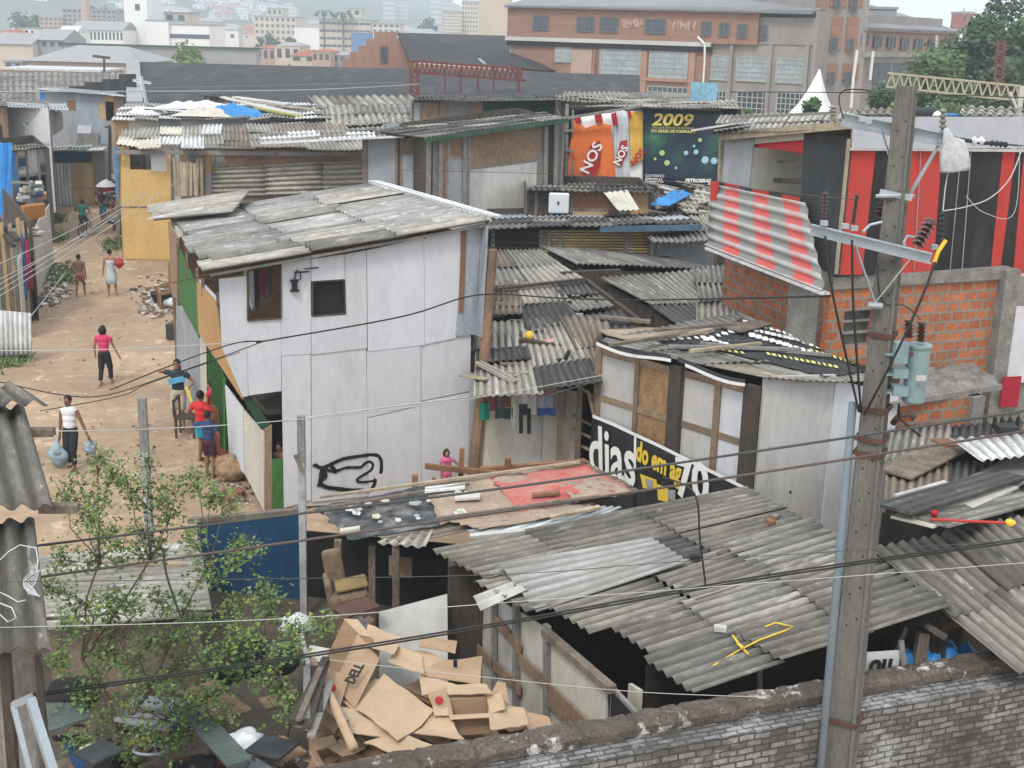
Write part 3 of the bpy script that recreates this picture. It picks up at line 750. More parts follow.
q=MB();q.beam(P(424,140.5,Y=38.9),P(568,120.5,Y=40.7),.06,.12);q.build('fascia',m_dgreen,s)
fE,nE,dE=vplane(a,b)
q=MB()
for x in(429,441,465,546,556):q.beam(fE(x,141-(x-428)*.13,.12),fE(x-1,215,.12),.13,.08,up=nE)
q.each('post',m_greyw,s)
a,b=P(413,102,Y=55),P(560,100,Y=56)
s=shack('yellow_back_shack','low shack with a yellow-ochre panel under a dark roof edge, below the red gantry',a,b,(0,5,0),2,[(8,[(1,m_grey)]),(18,[(1,m_brownp)]),(8,[(12,m_brownp),(20,m_white)]),(24,[(12,m_greyw),(20,m_whd)]),(12,[(1,m_brownp)]),(72,[(4,m_dgreen),(30,m_yply)]),(8,[(1,m_woodd)])],side_mt=m_greyw)
roofpart(s,(P(420,96,Y=60),P(555,94,Y=60),P(562,99,Y=54.7),P(411,101,Y=54.6)),m_fibd)
tf=[P(498,95,Y=58),P(530,94,Y=58.5)]
a,b=P(560,102,Y=50),P(700,110,Y=50)
s=shack('brown_back_shack','brown board shack with a ragged ivory roof edge behind the hanging banners',a,b,(0,6,0),2,[(10,[(1,m_woodd)]),(30,[(1,m_brownp)]),(30,[(1,m_woodr)]),(60,[(1,m_brownp)])],side_mt=m_woodd)
roofpart(s,(P(556,95,Y=55),P(660,97,Y=55),P(690,108,Y=49.5),P(556,101,Y=49.5)),[m_fibl,m_fib],jit=2)
a,b=P(562,118,Y=44),P(742,110,Y=44.5)
s=shack('banner_shack','dark shack whose whole front is covered by the two hanging banners',a,b,(0,5,0),0,[(50,[(1,m_woodd)]),(50,[(1,m_wood)]),(80,[(1,m_woodd)])],side_mt=m_woodd)
roofpart(s,(P(562,108,Y=49),P(735,100,Y=49),P(742,110,Y=43.6),P(640,108,Y=43.5)),[m_fibl,m_fib],jit=1)
q=MB();q.beam(P(568,118,Y=43.4),P(642,106,Y=43.4),.12,.08);q.beam(P(567,104,Y=43.7),P(566,190,Y=43.7),.12);q.beam(P(573,110,Y=43.8),P(572,190,Y=43.8),.08)
q.beam(P(563,150,Y=43.6),P(574,151,Y=43.6),.08);q.beam(P(563,131,Y=43.6),P(574,130,Y=43.6),.08)
q.each('post',m_greyw,s)
fB,nB,dB=vplane(a,b)
def cloth(mb,f,n,cols,off,amp,ns=24,ripple=5,m=0):
 """cols: list of ((xt,yt),(xb,yb)) top and bottom pixels, interpolated"""
 base=len(mb.v);nr=10
 for j in range(nr+1):
  for i in range(ns+1):
   u=i/ns*(len(cols)-1);k=min(int(u),len(cols)-2);w_=u-k
   t=tuple(lerp(cols[k][0][c],cols[k+1][0][c],w_)for c in(0,1));bb=tuple(lerp(cols[k][1][c],cols[k+1][1][c],w_)for c in(0,1))
   v=j/nr
   x,y=lerp(t[0],bb[0],v),lerp(t[1],bb[1],v)
   mb.v.append(f(x,y,off+amp*(.4+.6*v)*math.sin(ripple*u*2+v*1.5)+.04*noise.noise(Vector((u*3,v*3,off)))))
 for j in range(nr):
  for i in range(ns):
   k=base+j*(ns+1)+i;mb.f.append([k,k+ns+1,k+ns+2,k+1]);mb.uv.append([(0,0)]*4);mb.mi.append(m)
rt=thing('drinks_banner','creased cloth banner printed with orange, silver and golden cans, left of the dark 2009 banner','banner',tuple(fB(605,188)),None)
q=MB();cloth(q,fB,nB,[((577,116),(578,190)),((643,110),(643,187))],.12,.02);q.build('backing_cloth',m_wprint,rt,smooth=True,solid=.01)
q=MB();cloth(q,fB,nB,[((574,119),(563,187)),((586,128),(582,188)),((600,123),(600,188)),((611,125),(617,188))],.24,.07,ripple=3);q.build('orange_can',m_orange,rt,smooth=True,solid=.01)
q=MB();cloth(q,fB,nB,[((613,112),(616,186)),((620,109),(622,186)),((628,112),(630,180))],.2,.04);q.build('silver_can',m_silver,rt,smooth=True,solid=.01)
q=MB();cloth(q,fB,nB,[((629,112),(631,168)),((643,111),(643,160))],.19,.03);q.build('golden_can',m_gold,rt,smooth=True,solid=.01)
q=MB()
for(x0,y0,x1,y1)in[(574,117,582,123),(594,113,603,123),(611,114,618,126),(627,111,632,118)]:
 poly(q,fB,nB,[(x0,y0),(x1-2,y0-2),(x1,y1),(x0+2,y1)],.02,.3)
q.each('can_rim',m_maroon,rt)
q=MB();poly(q,fB,nB,[(583,172),(590,146),(600,140),(600,160),(594,176),(586,184)],.02,.36);poly(q,fB,nB,[(616,158),(621,141),(627,140),(627,154),(620,168)],.02,.27)
q.each('logo_patch',m_maroon,rt)
ang=(dB*.55+Z*.83)
text(rt,'NOS',fB(588,175,.39),dB*.42+Z*.9,Z*.3-dB*.95,.5,m_wprint,sx=1.1,bold=.01)
text(rt,'LOT',fB(583,183,.39),dB,Z,.32,m_wprint,bold=.01)
text(rt,'NOS',fB(619,166,.3),dB*.42+Z*.9,Z*.3-dB*.95,.34,m_wprint,bold=.01)
text(rt,'NOS',fB(634,166,.3),dB*.6+Z*.8,Z*.6-dB*.8,.3,m_maroon,bold=.01)
m_ban=bpy.data.materials.new('printed_space_banner');m_ban.use_nodes=True
_nt=m_ban.node_tree;_b=_nt.nodes['Principled BSDF'];_b.inputs['Roughness'].default_value=.5
_tc=_nt.nodes.new('ShaderNodeTexCoord');_n=_nt.nodes.new('ShaderNodeTexNoise');_n.inputs['Scale'].default_value=.75;_n.inputs['Detail'].default_value=5
_r=_nt.nodes.new('ShaderNodeValToRGB');_e=_r.color_ramp.elements;_e[0].position=.36;_e[0].color=(.006,.012,.035,1);_e[1].position=.72;_e[1].color=(.10,.20,.10,1)
_x=_e.new(.5);_x.color=(.008,.03,.05,1);_x=_e.new(.6);_x.color=(.02,.09,.06,1)
_nt.links.new(_tc.outputs['Object'],_n.inputs[0]);_nt.links.new(_n.outputs['Fac'],_r.inputs[0]);_nt.links.new(_r.outputs[0],_b.inputs['Base Color'])
rt=thing('calendar_banner','dark blue-green glossy banner with the gold number 2009 and small glowing dots','banner',tuple(fB(690,186)),None)
q=MB();cloth(q,fB,nB,[((643,109),(643,185)),((690,110),(688,186)),((740,112),(730,188))],.15,.015);q.build('printed_sheet',m_ban,rt,smooth=True,solid=.01)
q=MB();poly(q,fB,nB,[(643.5,109),(651,109),(648,122),(643.5,124)],.01,.2);q.build('blue_patch',m_blue,rt)
text(rt,'2009',fB(651.5,125,.4),dB,Z,.56,mat('bright_gold',(.72,.58,.16),var=.2),sx=1.25,bold=.012,shear=.2)
text(rt,'GRANDE PREMIO PETROBRAS',fB(652,128.5,.26),dB,Z,.1,m_ylprint,sx=1.1)
text(rt,'DO BRASIL DE FORMULA 1',fB(651,132,.26),dB,Z,.13,m_ylprint,sx=1.0,bold=.005)
text(rt,'PETROBRAS',fB(685,182,.26),dB,Z,.17,m_wprint,sx=1.0,bold=.008,shear=.15)
text(rt,'GOVERNO',fB(645,177,.26),dB,Z,.14,m_wprint,sx=1.0);text(rt,'FEDERAL',fB(645,182,.26),dB,Z,.2,m_wprint,sx=.8,bold=.005)
for nm,c,L_ in(('green_spot',(.45,.62,.22),[(662,153,.1),(667,163,.1),(655,159,.05),(700,140,.07)]),('blue_spot',(.35,.6,.75),[(686,153,.08),(696,152,.09),(705,160,.13),(714,161,.12),(694,146,.05),(676,168,.05)])):
 q=MB()
 for x,y,r_ in L_:q.lathe([(r_,0),(r_*.9,.006),(.001,.008)],fB(x,y,.22),12,axis=nB)
 q.each(nm,mat(nm,c,var=.05),rt)
a,b=P(526,190,Y=38.5),P(650,192,Y=38.5)
s=shack('box_front_shack','small brown upper hut below the orange banner, a white fridge door leaning on it',a,b,(0,4,0),0,[(10,[(1,m_woodd)]),(34,[(1,m_woodd)]),(36,[(10,m_woodr),(14,m_ply),(60,m_wood)]),(8,[(1,m_woodr)]),(10,[(1,m_grey)]),(20,[(1,m_ply)])],side_mt=m_woodd)
roofpart(s,(P(540,183,Y=43),P(650,184,Y=43),P(655,194,Y=38.1),P(524,191,Y=38.1)),[m_fib,m_fibd])
q=MB();p=P(558.5,214,Y=37.9);q.box(p+Z*.33,(.62,.1,.62));fo=solo(q,'fridge_door',m_plastic,'small white fridge door with a keyhole leaning on the hut below the orange banner','door',bevel=.05)
q=MB();q.box(p+Z*.34+Vector((-.02,-.06,0)),(.05,.03,.1));q.build('latch',m_black,fo)
a,b=P(484,231,Y=34.6),P(668,227,Y=35)
s=shack('striped_cane_shack','low shack walled with yellow horizontal canes and dark planks, right behind the white house',a,b,(0,4.5,0),0,[(56,[(1,m_woodd)]),(125,[(1,m_woodd)])],side_mt=m_woodd,roof=(P(500,214,Y=39.5),P(668,213,Y=39.5),P(702,224,Y=34.2),P(482,230,Y=34.0)),roof_mt=[m_fib,m_fibd,m_blgrey],jit=1.2)
fI,nI,dI=vplane(a,b);q=MB()
for k in range(9):
 y=231+k*2.9
 q.tube([fI(541,y,.1),fI(600,y+.3,.1),fI(665,y+.8,.1)],.036,6)
q.build('cane_wall',mat('yellow_cane',(.62,.48,.22),var=.25,vs=3,stretch=(.4,1,3),island=.2),s,smooth=True)
q=MB();planks(q,fI(484,230,.06),fI(541,230,.06),2.6,3,ragged=.02)
for k in range(5):q.beam(fI(484,232+k*5,.12),fI(541,233+k*5,.12),.17,.03)
q.build('plank_wall',m_woodd,s)
q=MB()
for x in(493,541,549,560,626,660):q.beam(fI(x,230,.17),fI(x,255,.17),.1,.06,up=nI)
q.each('post',m_greyw,s)
q=MB();q.beam(P(600,225,Y=34.1)-Z*.12,P(702,223,Y=34.1)-Z*.12,.05,.16);q.build('fascia',mat('faded_blue_paint',(.08,.15,.22),var=.2),s)
a,b=P(655,243,Y=33.9),P(716,240,Y=34.3)
s=shack('grey_board_hut','low hut with one smooth grey board wall under dark awning, beside the red striped sheet',a,b,(0,6,0),0,[(1,[(1,m_grey)])],side_mt=m_grey,roof=(P(632,222,Y=37.5),P(700,214,Y=38.5),P(716,241,Y=33.5),P(652,244,Y=33.3)),roof_mt=[m_fib,m_fibd],jit=1.5)
roofpart(s,(P(618,190,Y=43),P(655,188,Y=43),P(688,220,Y=37.5),P(640,226,Y=36.8)),[m_fibd,m_fib],jit=1.5)
roofpart(s,(P(656,188,Y=43),P(716,186,Y=43),P(722,226,Y=36.5),P(690,220,Y=37)),[m_fibl,m_whsheet,m_grey,m_fibb],weights=[2,2,1,2],sw=.5,jit=4,rag=.3,sl=1.4)
crumple('tarpaulin',m_tarpb,'narrow blue tarpaulin draped down the roof right below the 2009 banner','tarpaulin',P(672,204,Y=39.3)+Z*.12,.28,1.6,.3,6,rotz=-.35)
for i in range(22):
 x,y=random.uniform(640,715),random.uniform(182,222);p=P(x,y,Y=lerp(43,36.5,(y-184)/40))+Z*.15
 aa=random.uniform(-.9,.9);L_=random.uniform(.4,1.3)
 q=MB();q.beam(p,p+Vector((math.cos(aa),-abs(math.sin(aa)),-.1))*L_,random.uniform(.08,.3),.03)
 solo(q,'roof_plank',random.choice([m_woodl,m_whd,m_cream,m_greyw,m_wood]),'{m} plank in the jumble of boards on the roof right below the dark 2009 banner','plank','jumbled planks below the 2009 banner')
q=MB();corr(q,P(604,193,Y=38),P(628,190,Y=38.3),P(640,211,Y=36),P(618,212,Y=35.8),amp=.02,sl=3)
solo(q,'roof_sheet',m_cream,'pale pinkish sheet tilted on the roof right of the white fridge door','sheet',solid=.01)
def plainroof(name,label,quads,mt,zb=0,skipw=(),walls=None,group='low corrugated roofs between the white house and the brick house',wm=m_woodd,**kw):
 p0=quads[0][3]
 root=thing(name,label,'shack',(p0.x,p0.y,0),group)
 kw.setdefault('pitch',.145)
 for i,q4 in enumerate(quads):
  mm=mt[i]if isinstance(mt,list)and isinstance(mt[0],(list,tuple))else mt
  roofpart(root,q4,mm,**kw)
  A,B,C,D=q4;mb=MB();k=.88
  c=(A+B+C+D)/4;ins=[c+(v-c)*k for v in(A,B,C,D)]
  for u,v in((0,1),(1,2),(2,3),(3,0)):
   if u in skipw:continue
   a_,b_=ins[u]-Z*.12,ins[v]-Z*.12
   mb.slab(a_,b_,down(b_,zb),down(a_,zb),.04)
  mb.build('wall',wm,root)
 return root
plainroof('dark_roof_shack','shack with a long dark lean-to roof below the yellow cane wall',[(P(538,246,Y=33.8),P(668,257,Y=34),P(716,271,Y=31.5),P(575,265,Y=31.2))],[m_fibd,m_fib],jit=.8,sl=4)
plainroof('pale_ridge_shack','shack with a steep pale ribbed roof touching the right edge of the white house',[(P(474,250,Y=33.2),P(540,250,Y=33.2),P(584,281,Y=29.4),P(474,291,Y=28.8))],[m_fibl,m_fib,m_fibb],jit=1)
plainroof('mottled_roof_shack','shack with an uneven mottled roof in the dip between white house and poster shack',[(P(474,287,Y=29.2),P(590,281,Y=29.6),P(640,330,Y=26.6),P(474,345,Y=25.9))],[m_fibd,m_fib,m_fibb,m_fibl],weights=[4,3,3,1],jit=2.5,rag=.2,sl=1.3)
plainroof('broad_grey_shack','shack with a broad clean grey ribbed roof left of the brick house',[(P(596,278,Y=30.4),P(706,270,Y=31),P(735,304,Y=28.6),P(650,307,Y=27.8))],[m_fib,m_fibb],weights=[4,1],jit=1.2)
plainroof('pale_strip_shack','shack with a narrow pale ribbed roof against the brick house wall',[(P(694,268,Y=31.5),P(740,265,Y=31.5),P(760,325,Y=26.2),P(700,325,Y=25.6))],[m_fibl,m_fib],jit=1.5)
plainroof('small_grey_shack','shack with a low grey roof tucked behind the top of the poster shack',[(P(648,306,Y=27.8),P(728,303,Y=28.4),P(748,330,Y=26),P(686,333,Y=25.4))],[m_fib,m_fibd],jit=1.5)
plainroof('toy_strewn_shack','shack with pale ribbed roof strewn with a yellow ball and toys, above the washing line',[(P(474,340,Y=26.2),P(570,322,Y=27),P(606,388,Y=23.4),P(474,398,Y=23.6))],[m_fibl,m_fib,m_fibd],weights=[2,2,2],jit=2,rag=.15,sl=1.6,skipw=(1,2,3))
plainroof('dark_patched_shack','shack with a dark patched roof just left of the poster shack',[(P(560,318,Y=27),P(610,315,Y=27),P(612,370,Y=24.3),P(590,385,Y=23.7))],[m_fibd,m_fibb],jit=2,rag=.15,sl=1.4,skipw=(1,2,3))  # roof in the dark and brown sheet mix
_mr=[o for o in COL.objects if o.name=='mottled_roof_shack'][0]
roofpart(_mr,(P(480,262,Y=33.4)-Z*.5,P(712,268,Y=34)-Z*.5,P(704,338,Y=26.9)-Z*.45,P(478,392,Y=24.9)-Z*.35),[m_fib,m_fibd,m_fibl,m_fibb],weights=[5,2,1,1],jit=1.5,sl=1.7,pitch=.145,rag=.1)
for(x0,y0,Y0,x1,y1,Y1,w_,mm)in[(470,297,28.6,585,284,29.2,.12,m_woodd),(585,284,29.4,645,330,26.6,.1,m_woodd),(560,278,30,620,275,30.5,.12,m_woodd),(478,368,24.8,516,388,24,.18,m_fibl),(600,322,26.8,650,327,26.5,.2,m_wood),(704,288,29.6,725,297,28.8,.22,m_woodd),(520,345,26,565,352,25.6,.16,m_woodd)]:
 q=MB();q.beam(P(x0,y0,Y=Y0)+Z*.12,P(x1,y1,Y=Y1)+Z*.12,w_,.06)
 solo(q,'roof_batten',mm,'long {m} batten lying across the low roofs between white house and brick house','timber','battens holding down the low roofs')
random.seed(21)
for i in range(34):
 x,y=random.uniform(482,600),random.uniform(300,385);p=P(x,y,Y=lerp(28.5,23.9,(y-300)/88))+Z*.12
 aa=random.uniform(0,3.1);L_=random.uniform(.25,.9)
 q=MB();q.beam(p,p+Vector((math.cos(aa),math.sin(aa)*.8,-.12*math.sin(aa)))*L_,random.uniform(.06,.22),.03)
 solo(q,'roof_scrap',random.choice([m_woodl,m_fibl,m_fibd,m_greyw,m_wood,m_woodd]),'small {m} scrap lying on the patched roofs right of the white house','scrap','scraps on the patched roofs')
q=MB();p=P(529,341,Y=26.1)+Z*.12;q.blob(p,.1,1,amp=0);solo(q,'ball',m_yprint,'small yellow ball on the roof above the washing line','ball',smooth=True)
q=MB();p=P(564,366,Y=24.8)+Z*.1;q.beam(p-Vector((.16,0,0)),p+Vector((.16,.06,.04)),.08);q.beam(p+Vector((0,0,.02)),p+Vector((.1,.1,.2)),.06);solo(q,'toy',m_black,'broken black toy lying on the roof above the washing line','toy')
q=MB();p=P(550,346,Y=25.9)+Z*.1;q.blob(p,.11,5,sc=(1.4,1,.5));solo(q,'rag',mat('pink_cloth',(.55,.3,.3),var=.2),'dusty pink rag on the patched roof beside the yellow ball','rag',smooth=True)
a,b=P(470,372,Y=25.2),P(583,392,Y=24.8)
s=thing('laundry_shack','cream board shack front with the washing line across it, between white house and poster shack','shack',(a.x,a.y,0),None)
cells(s,a,b,0,[(8,[(1,m_grey)]),(34,[(1,m_cream)]),(28,[(1,m_whd)]),(2,[(1,m_grey)]),(36,[(1,m_cream)])],None)
shell(s,a,b,(0,.8,0),0,m_woodd)
fL,nL,dL=vplane(a,b)
q=MB();q.tube([P(470,392,Y=24.6),P(510,397,Y=24.4),P(545,396,Y=24.3),P(600,380,Y=23.6)],.012,5);solo(q,'washing_line',m_wirew,'thin pale washing line strung between the log post and the poster shack','washing line')
GL_='washing on the line'
for lab,c,x0,x1,y0,y1,cut in[('green crumpled',(.02,.26,.17),479,490,403,421,0),('dark red',(.22,.07,.07),489,498,394,412,0),('grey',(.14,.14,.15),497,504,394,412,.2),('brown',(.2,.08,.06),503,511,393,408,0),('dark green',(.03,.08,.06),495,513,408,419,0),('white long',(.56,.54,.5),511,520,393,428,0),('white',(.58,.57,.55),520,536,389,415,.3),('black trousers-like',(.03,.04,.05),519,531,404,434,.75),('grey-blue',(.32,.32,.42),536,553,396,410,0),('royal blue',(.04,.08,.3),537,556,408,416,0),('dusty pink',(.42,.2,.22),533,549,391,398,0)]:
 q=MB();N_=6
 for j in range(N_):
  u0,u1=j/N_,(j+1)/N_
  f_=lambda u,y,o:P(lerp(x0,x1,u),y,Y=24.3+.02*math.sin(u*9)+o)
  b0=y1-(cut*(y1-y0)*.8 if.3<(u0+u1)/2<.7 else 0)-random.uniform(0,1.5)
  q.slab(f_(u0,y0,0),f_(u1,y0,0),f_(u1,b0,.02),f_(u0,b0,.02),.015)
 solo(q,'hanging_garment',mat('wash_'+lab.replace(' ','_'),c,var=.15),lab+' garment pegged on the washing line right of the log post','garment',GL_)
s=thing('dark_doorway','dark open passage framed by rough posts, between washing wall and poster shack','doorway',tuple(down(P(590,400,Y=25.5),0)))
q=MB();a,b=P(578,380,Y=26),P(612,380,Y=26);q.slab(a,b,down(b,0),down(a,0),.05);q.build('wall',m_dark,s)  # near-black sheet, shade of the open passage put into its colour
q=MB()
for x,y,Y,x1,w_,in((563,388,24.4,562,.16),(580,385,24.3,580,.1),(599,378,24.2,601,.12)):
 p=P(x,y,Y=Y);q.beam(p,down(P(x1,y,Y=Y),0),w_)
q.beam(P(545,380,Y=24.1),P(590,376,Y=24),.1,.06);q.beam(P(577,384,Y=24),P(598,400,Y=23.9),.09,.05);q.beam(P(588,390,Y=23.9),P(597,430,Y=23.8),.06,.06)
q.each('post',m_wood,s)
q=MB()
for k in range(5):q.beam(P(572,415+k*13,Y=24.6),P(592,425+k*13,Y=24.5),.07,.04)
q.build('pallet_slats',m_woodl,s)
# ================= poster shack =================
a,b=P(597,344,Y=24),P(760,386,Y=20)
PS=thing('poster_shack','timber-framed shack with white and plywood panels and a lettered black banner along its foot','shack',tuple(down(b,0)))
fC,nC,dC=vplane(a,b)
def S(px):
 h=fC(px,380);return((h-a).x*dC.x+(h-a).y*dC.y)
segs=[(597,603,'w'),(603,637,'p1'),(637,641,'w'),(641,674,'p2'),(674,686,'d'),(686,718,'p3'),(718,724,'w'),(724,750,'p4'),(750,761,'d')]
m_osb=mat('chipboard',(.36,.22,.11),var=.3,vs=5,dirt=(.2,.12,.06),damt=.5,ds=1.6,stretch=(1,1,.6),fine=.25)
L_=(Vector((b.x,b.y,0))-Vector((a.x,a.y,0))).length
def top(s):return lerp(a,b,s/L_)
Wm={};FR_=MB();FD=MB()
for x0,x1,k in segs:
 s0,s1=S(x0),S(x1);t0,t1=top(s0),top(s1)
 if k=='w':FR_.slab(t0-nC*.02,t1-nC*.02,down(t1-nC*.02,0),down(t0-nC*.02,0),.09)
 elif k=='d':FD.slab(t0-nC*.02,t1-nC*.02,down(t1-nC*.02,0),down(t0-nC*.02,0),.15)
 else:
  mt={'p1':m_whd,'p2':m_osb,'p3':m_whd,'p4':m_white}[k]
  H=t0.z
  zs=1.9 if k=='p4' else H
  q=Wm.setdefault(mt.name,(mt,MB()))[1]
  q.slab(t0-Z*.16,t1-Z*.16,down(t1,t1.z-zs),down(t0,t0.z-zs),.03)
  if k=='p4':Wm.setdefault(m_osb.name,(m_osb,MB()))[1].slab(down(t0,t0.z-zs),down(t1,t1.z-zs),down(t1,0),down(t0,0),.03)
  for zz in(.12,1.05,2.0):FR_.beam(t0-Z*zz+nC*.03,t1-Z*zz+nC*.03,.04,.12)
for mt,q in Wm.values():q.build('wall_panel',mt,PS)
FR_.build('frame',mat('tan_timber',(.26,.19,.13),var=.3,vs=2,dirt=(.12,.085,.06),damt=.4,ds=2,island=.25),PS);FD.each('post',m_woodd,PS)
q=MB()
for i in range(9):
 x,y=727+random.random()*20,412+random.random()*18
 poly(q,fC,nC,[(x,y),(x+3,y+1),(x+2.5,y+5),(x+.5,y+6)],.01,.012)
q.build('torn_paper',m_ply,PS)
c0=P(763,376,Y=20.05);c1=P(834,374,Y=21.1);c2=P(897,392,Y=22)
q=MB();q.slab(c0,c1,down(c1,0),down(c0,0),.05);q.build('side_wall',m_whd,PS)
q=MB();q.slab(c1+Vector((.0,-.03,-.1)),c2,down(c2,0),down(c1+Vector((0,-.03,0)),0),.05);q.build('side_wall',m_white,PS)
q=MB();cc=[a+Vector((2.6,2.2,.1)),Vector((c2.x,c2.y,3.6))]
q.slab(cc[1],cc[0],down(cc[0],0),down(cc[1],0),.05);q.slab(cc[0],a+Vector((.05,.05,0)),down(a+Vector((.05,.05,0)),0),down(cc[0],0),.05);q.build('wall',m_woodd,PS)
q=MB()
for(x,y)in[(836,395),(835,410),(834,430),(833,446),(829,490),(828,497),(790,492),(836,401)]:
 f_,n_,d_=vplane(c0,c1);q.box(f_(x,y,.04),(.04,.05,.05))
q.each('fixing',m_black,PS)
RL,RN,RR,RF=P(594,341,Y=23.9),P(766,381,Y=19.8),P(884,385,Y=21.4),P(738,312,Y=25.6)
_ro=roofpart(PS,(RF,RL,RN,RR),[m_fib,m_fibb,m_fibl],weights=[4,1,1],jit=1,amp=.02,sl=1.7)
_bv=bvh([_ro])
def onroof(px,py,up=.06):return _bv(px,py,up-.02,onroof0)
def onroof0(px,py,up=.06):
 n=(RL-RN).cross(RR-RN);n.normalize();n=n if n.z>0 else-n
 r=ray(px,py);t=(RN+n*up-EYE).dot(n)/r.dot(n);return EYE+r*t
def sheet_on_roof(pts,up,t,mt,label,cat='sheet',name='roof_sheet',group=None):
 q=MB();q.prism([onroof(x,y,up)for x,y in pts],Vector((0,0,-t)));return solo(q,name,mt,label,cat,group)
sheet_on_roof([(598,330),(640,327),(700,333),(660,341),(625,343),(606,338)],.1,.02,m_woodl,'pale plywood sheet lying on the left end of the poster shack roof','sheet')
sheet_on_roof([(715,330),(760,325),(772,329),(740,337)],.13,.03,m_wood,'brown plank sheet with curled edge on top of the poster shack roof by the bricks','sheet')
bn=thing('roof_banner','old black banner with rows of white and yellow print laid over the poster shack roof','banner',tuple(onroof(790,360)))
def drape(p4,up,nx=26,ny=10):
 q=MB()
 for j in range(ny+1):
  for i in range(nx+1):
   u,v=i/nx,j/ny;x=lerp(lerp(p4[0][0],p4[1][0],u),lerp(p4[3][0],p4[2][0],u),v);y=lerp(lerp(p4[0][1],p4[1][1],u),lerp(p4[3][1],p4[2][1],u),v);q.v.append(onroof(x,y,up+.01*noise.noise(Vector((u*9,v*9,0)))))
 for j in range(ny):
  for i in range(nx):k=j*(nx+1)+i;q.f.append([k,k+1,k+nx+2,k+nx+1]);q.uv.append([(0,0)]*4);q.mi.append(0)
 return q
drape([(742,320),(874,372),(826,379),(690,345)],.06).build('cloth',m_char,bn,smooth=True,solid=.01)
drape([(655,341),(700,337),(728,350),(680,352)],.06).build('cloth',m_char,bn,smooth=True,solid=.01)
q1,q2=MB(),MB()
def dashes(mb,x0,y0,x1,y1,n,w_,h_,up=.10):
 for i in range(n):
  t=(i+.5)/n;x,y=lerp(x0,x1,t),lerp(y0,y1,t);k=random.uniform(.6,1.1)
  mb.prism([onroof(x-w_*k,y-h_,up),onroof(x+w_*k-1,y-h_+.7,up),onroof(x+w_*k+.6,y+h_,up),onroof(x-w_*k+1.2,y+h_-.6,up)],Z*-.008)
dashes(q1,702,344,740,332,6,3.2,1.6);dashes(q1,752,333,800,344,8,3,1.8);dashes(q1,748,338,812,356,10,3,2);dashes(q1,700,340,728,348,5,3,1.5);dashes(q1,800,345,862,366,9,2.6,1.4);dashes(q1,742,324,800,341,9,3,1.7);dashes(q1,728,331,790,349,9,3.2,1.9);dashes(q1,660,343,700,341,5,3,1.4)
dashes(q2,808,353,866,370,10,2.2,1.6);dashes(q2,765,357,838,371,13,2.2,1.5);dashes(q2,700,350,745,357,7,2.4,1.3)
q1.build('white_print',m_wprint,bn);q2.build('yellow_print',m_ylprint,bn)
for i,(x0,y0,x1,y1)in enumerate([(648,347,712,336),(655,337,735,330),(668,353,800,356),(690,358,760,350),(610,345,700,337),(700,350,830,362)]):
 q=MB();q.beam(onroof(x0,y0,.15),onroof(x1,y1,.15),.09,.05);solo(q,'roof_batten',[m_woodl,m_wood,m_greyw][i%3],'thin {m} batten lying along the poster shack roof beside the old banner','timber','battens on the poster shack roof')
q=MB();N_=20
up_=[]
for i in range(N_+1):
 t=i/N_;x=lerp(597,745,t);yy=lerp(341,381,t);up_.append((x,yy+3*math.sin(t*9)))
for i in range(N_):
 (x0,y0),(x1,y1)=up_[i],up_[i+1]
 if i==10:continue
 q.slab(fC(x0,y0-3,.2),fC(x1,y1-3,.2),fC(x1,y1+2,.22),fC(x0,y0+2,.22),.02)
st=solo(q,'banner_strip',m_char,'black plastic strip with a white hem hanging over the top of the poster shack wall','plastic strip')
q=MB()
for i in range(N_):
 (x0,y0),(x1,y1)=up_[i],up_[i+1]
 if i in(10,11):continue
 q.slab(fC(x0,y0+1,.235),fC(x1,y1+1,.235),fC(x1,y1+4,.235),fC(x0,y0+4,.235),.015)
q.build('hem',m_wprint,st)
bn=thing('foot_banner','black banner with big white and yellow lettering along the foot of the poster shack','banner',tuple(down(fC(650,470),0)))
q=MB();cloth(q,fC,nC,[((592,416),(588,500)),((634,434),(632,520)),((636,435),(634,520)),((690,461),(690,540)),((757,494),(757,560))],.18,.012,ns=30,ripple=2);q.build('cloth',m_black,bn,smooth=True,solid=.01)
q=MB();pr=[(593,416),(613,424),(634,434),(660,446),(690,461),(725,478),(757,494)]
for i in range(len(pr)-1):
 (x0,y0),(x1,y1)=pr[i],pr[i+1];q.slab(fC(x0,y0-1.5,.215),fC(x1,y1-1.5,.215),fC(x1,y1+1.7,.215),fC(x0,y0+1.7,.215),.01)
q.slab(fC(634.5,434,.215),fC(636.5,435,.215),fC(636,470,.215),fC(634,470,.215),.01)
q.build('hem',m_wprint,bn)
sl=(fC(690,461)-fC(593,416));sl=Vector((sl.x,sl.y,sl.z)).normalized()
text(bn,'dias',fC(589,471,.215),(fC(633,486)-fC(589,471)),Z,1.42,m_wprint,sx=.72,bold=.022)
text(bn,'do em ag',fC(635.5,459,.22),(fC(675,480)-fC(635.5,459)),Z,.55,m_yprint,sx=.66,bold=.018)
text(bn,'70',fC(676,494,.22),(fC(708,503)-fC(676,494)),Z,.98,m_wprint,sx=.95,bold=.03)
q=MB();poly(q,fC,nC,[(640,474),(656,480),(657,490),(643,488)],.01,.215);poly(q,fC,nC,[(657,484),(668,489),(668,502),(658,500)],.01,.215);q.build('yellow_print',m_yprint,bn)
q=MB();poly(q,fC,nC,[(645,478),(653,481),(652,487),(647,488)],.01,.23);poly(q,fC,nC,[(668,490),(675,490),(675,500),(669,500)],.01,.23);q.build('blue_print',m_grey,bn)
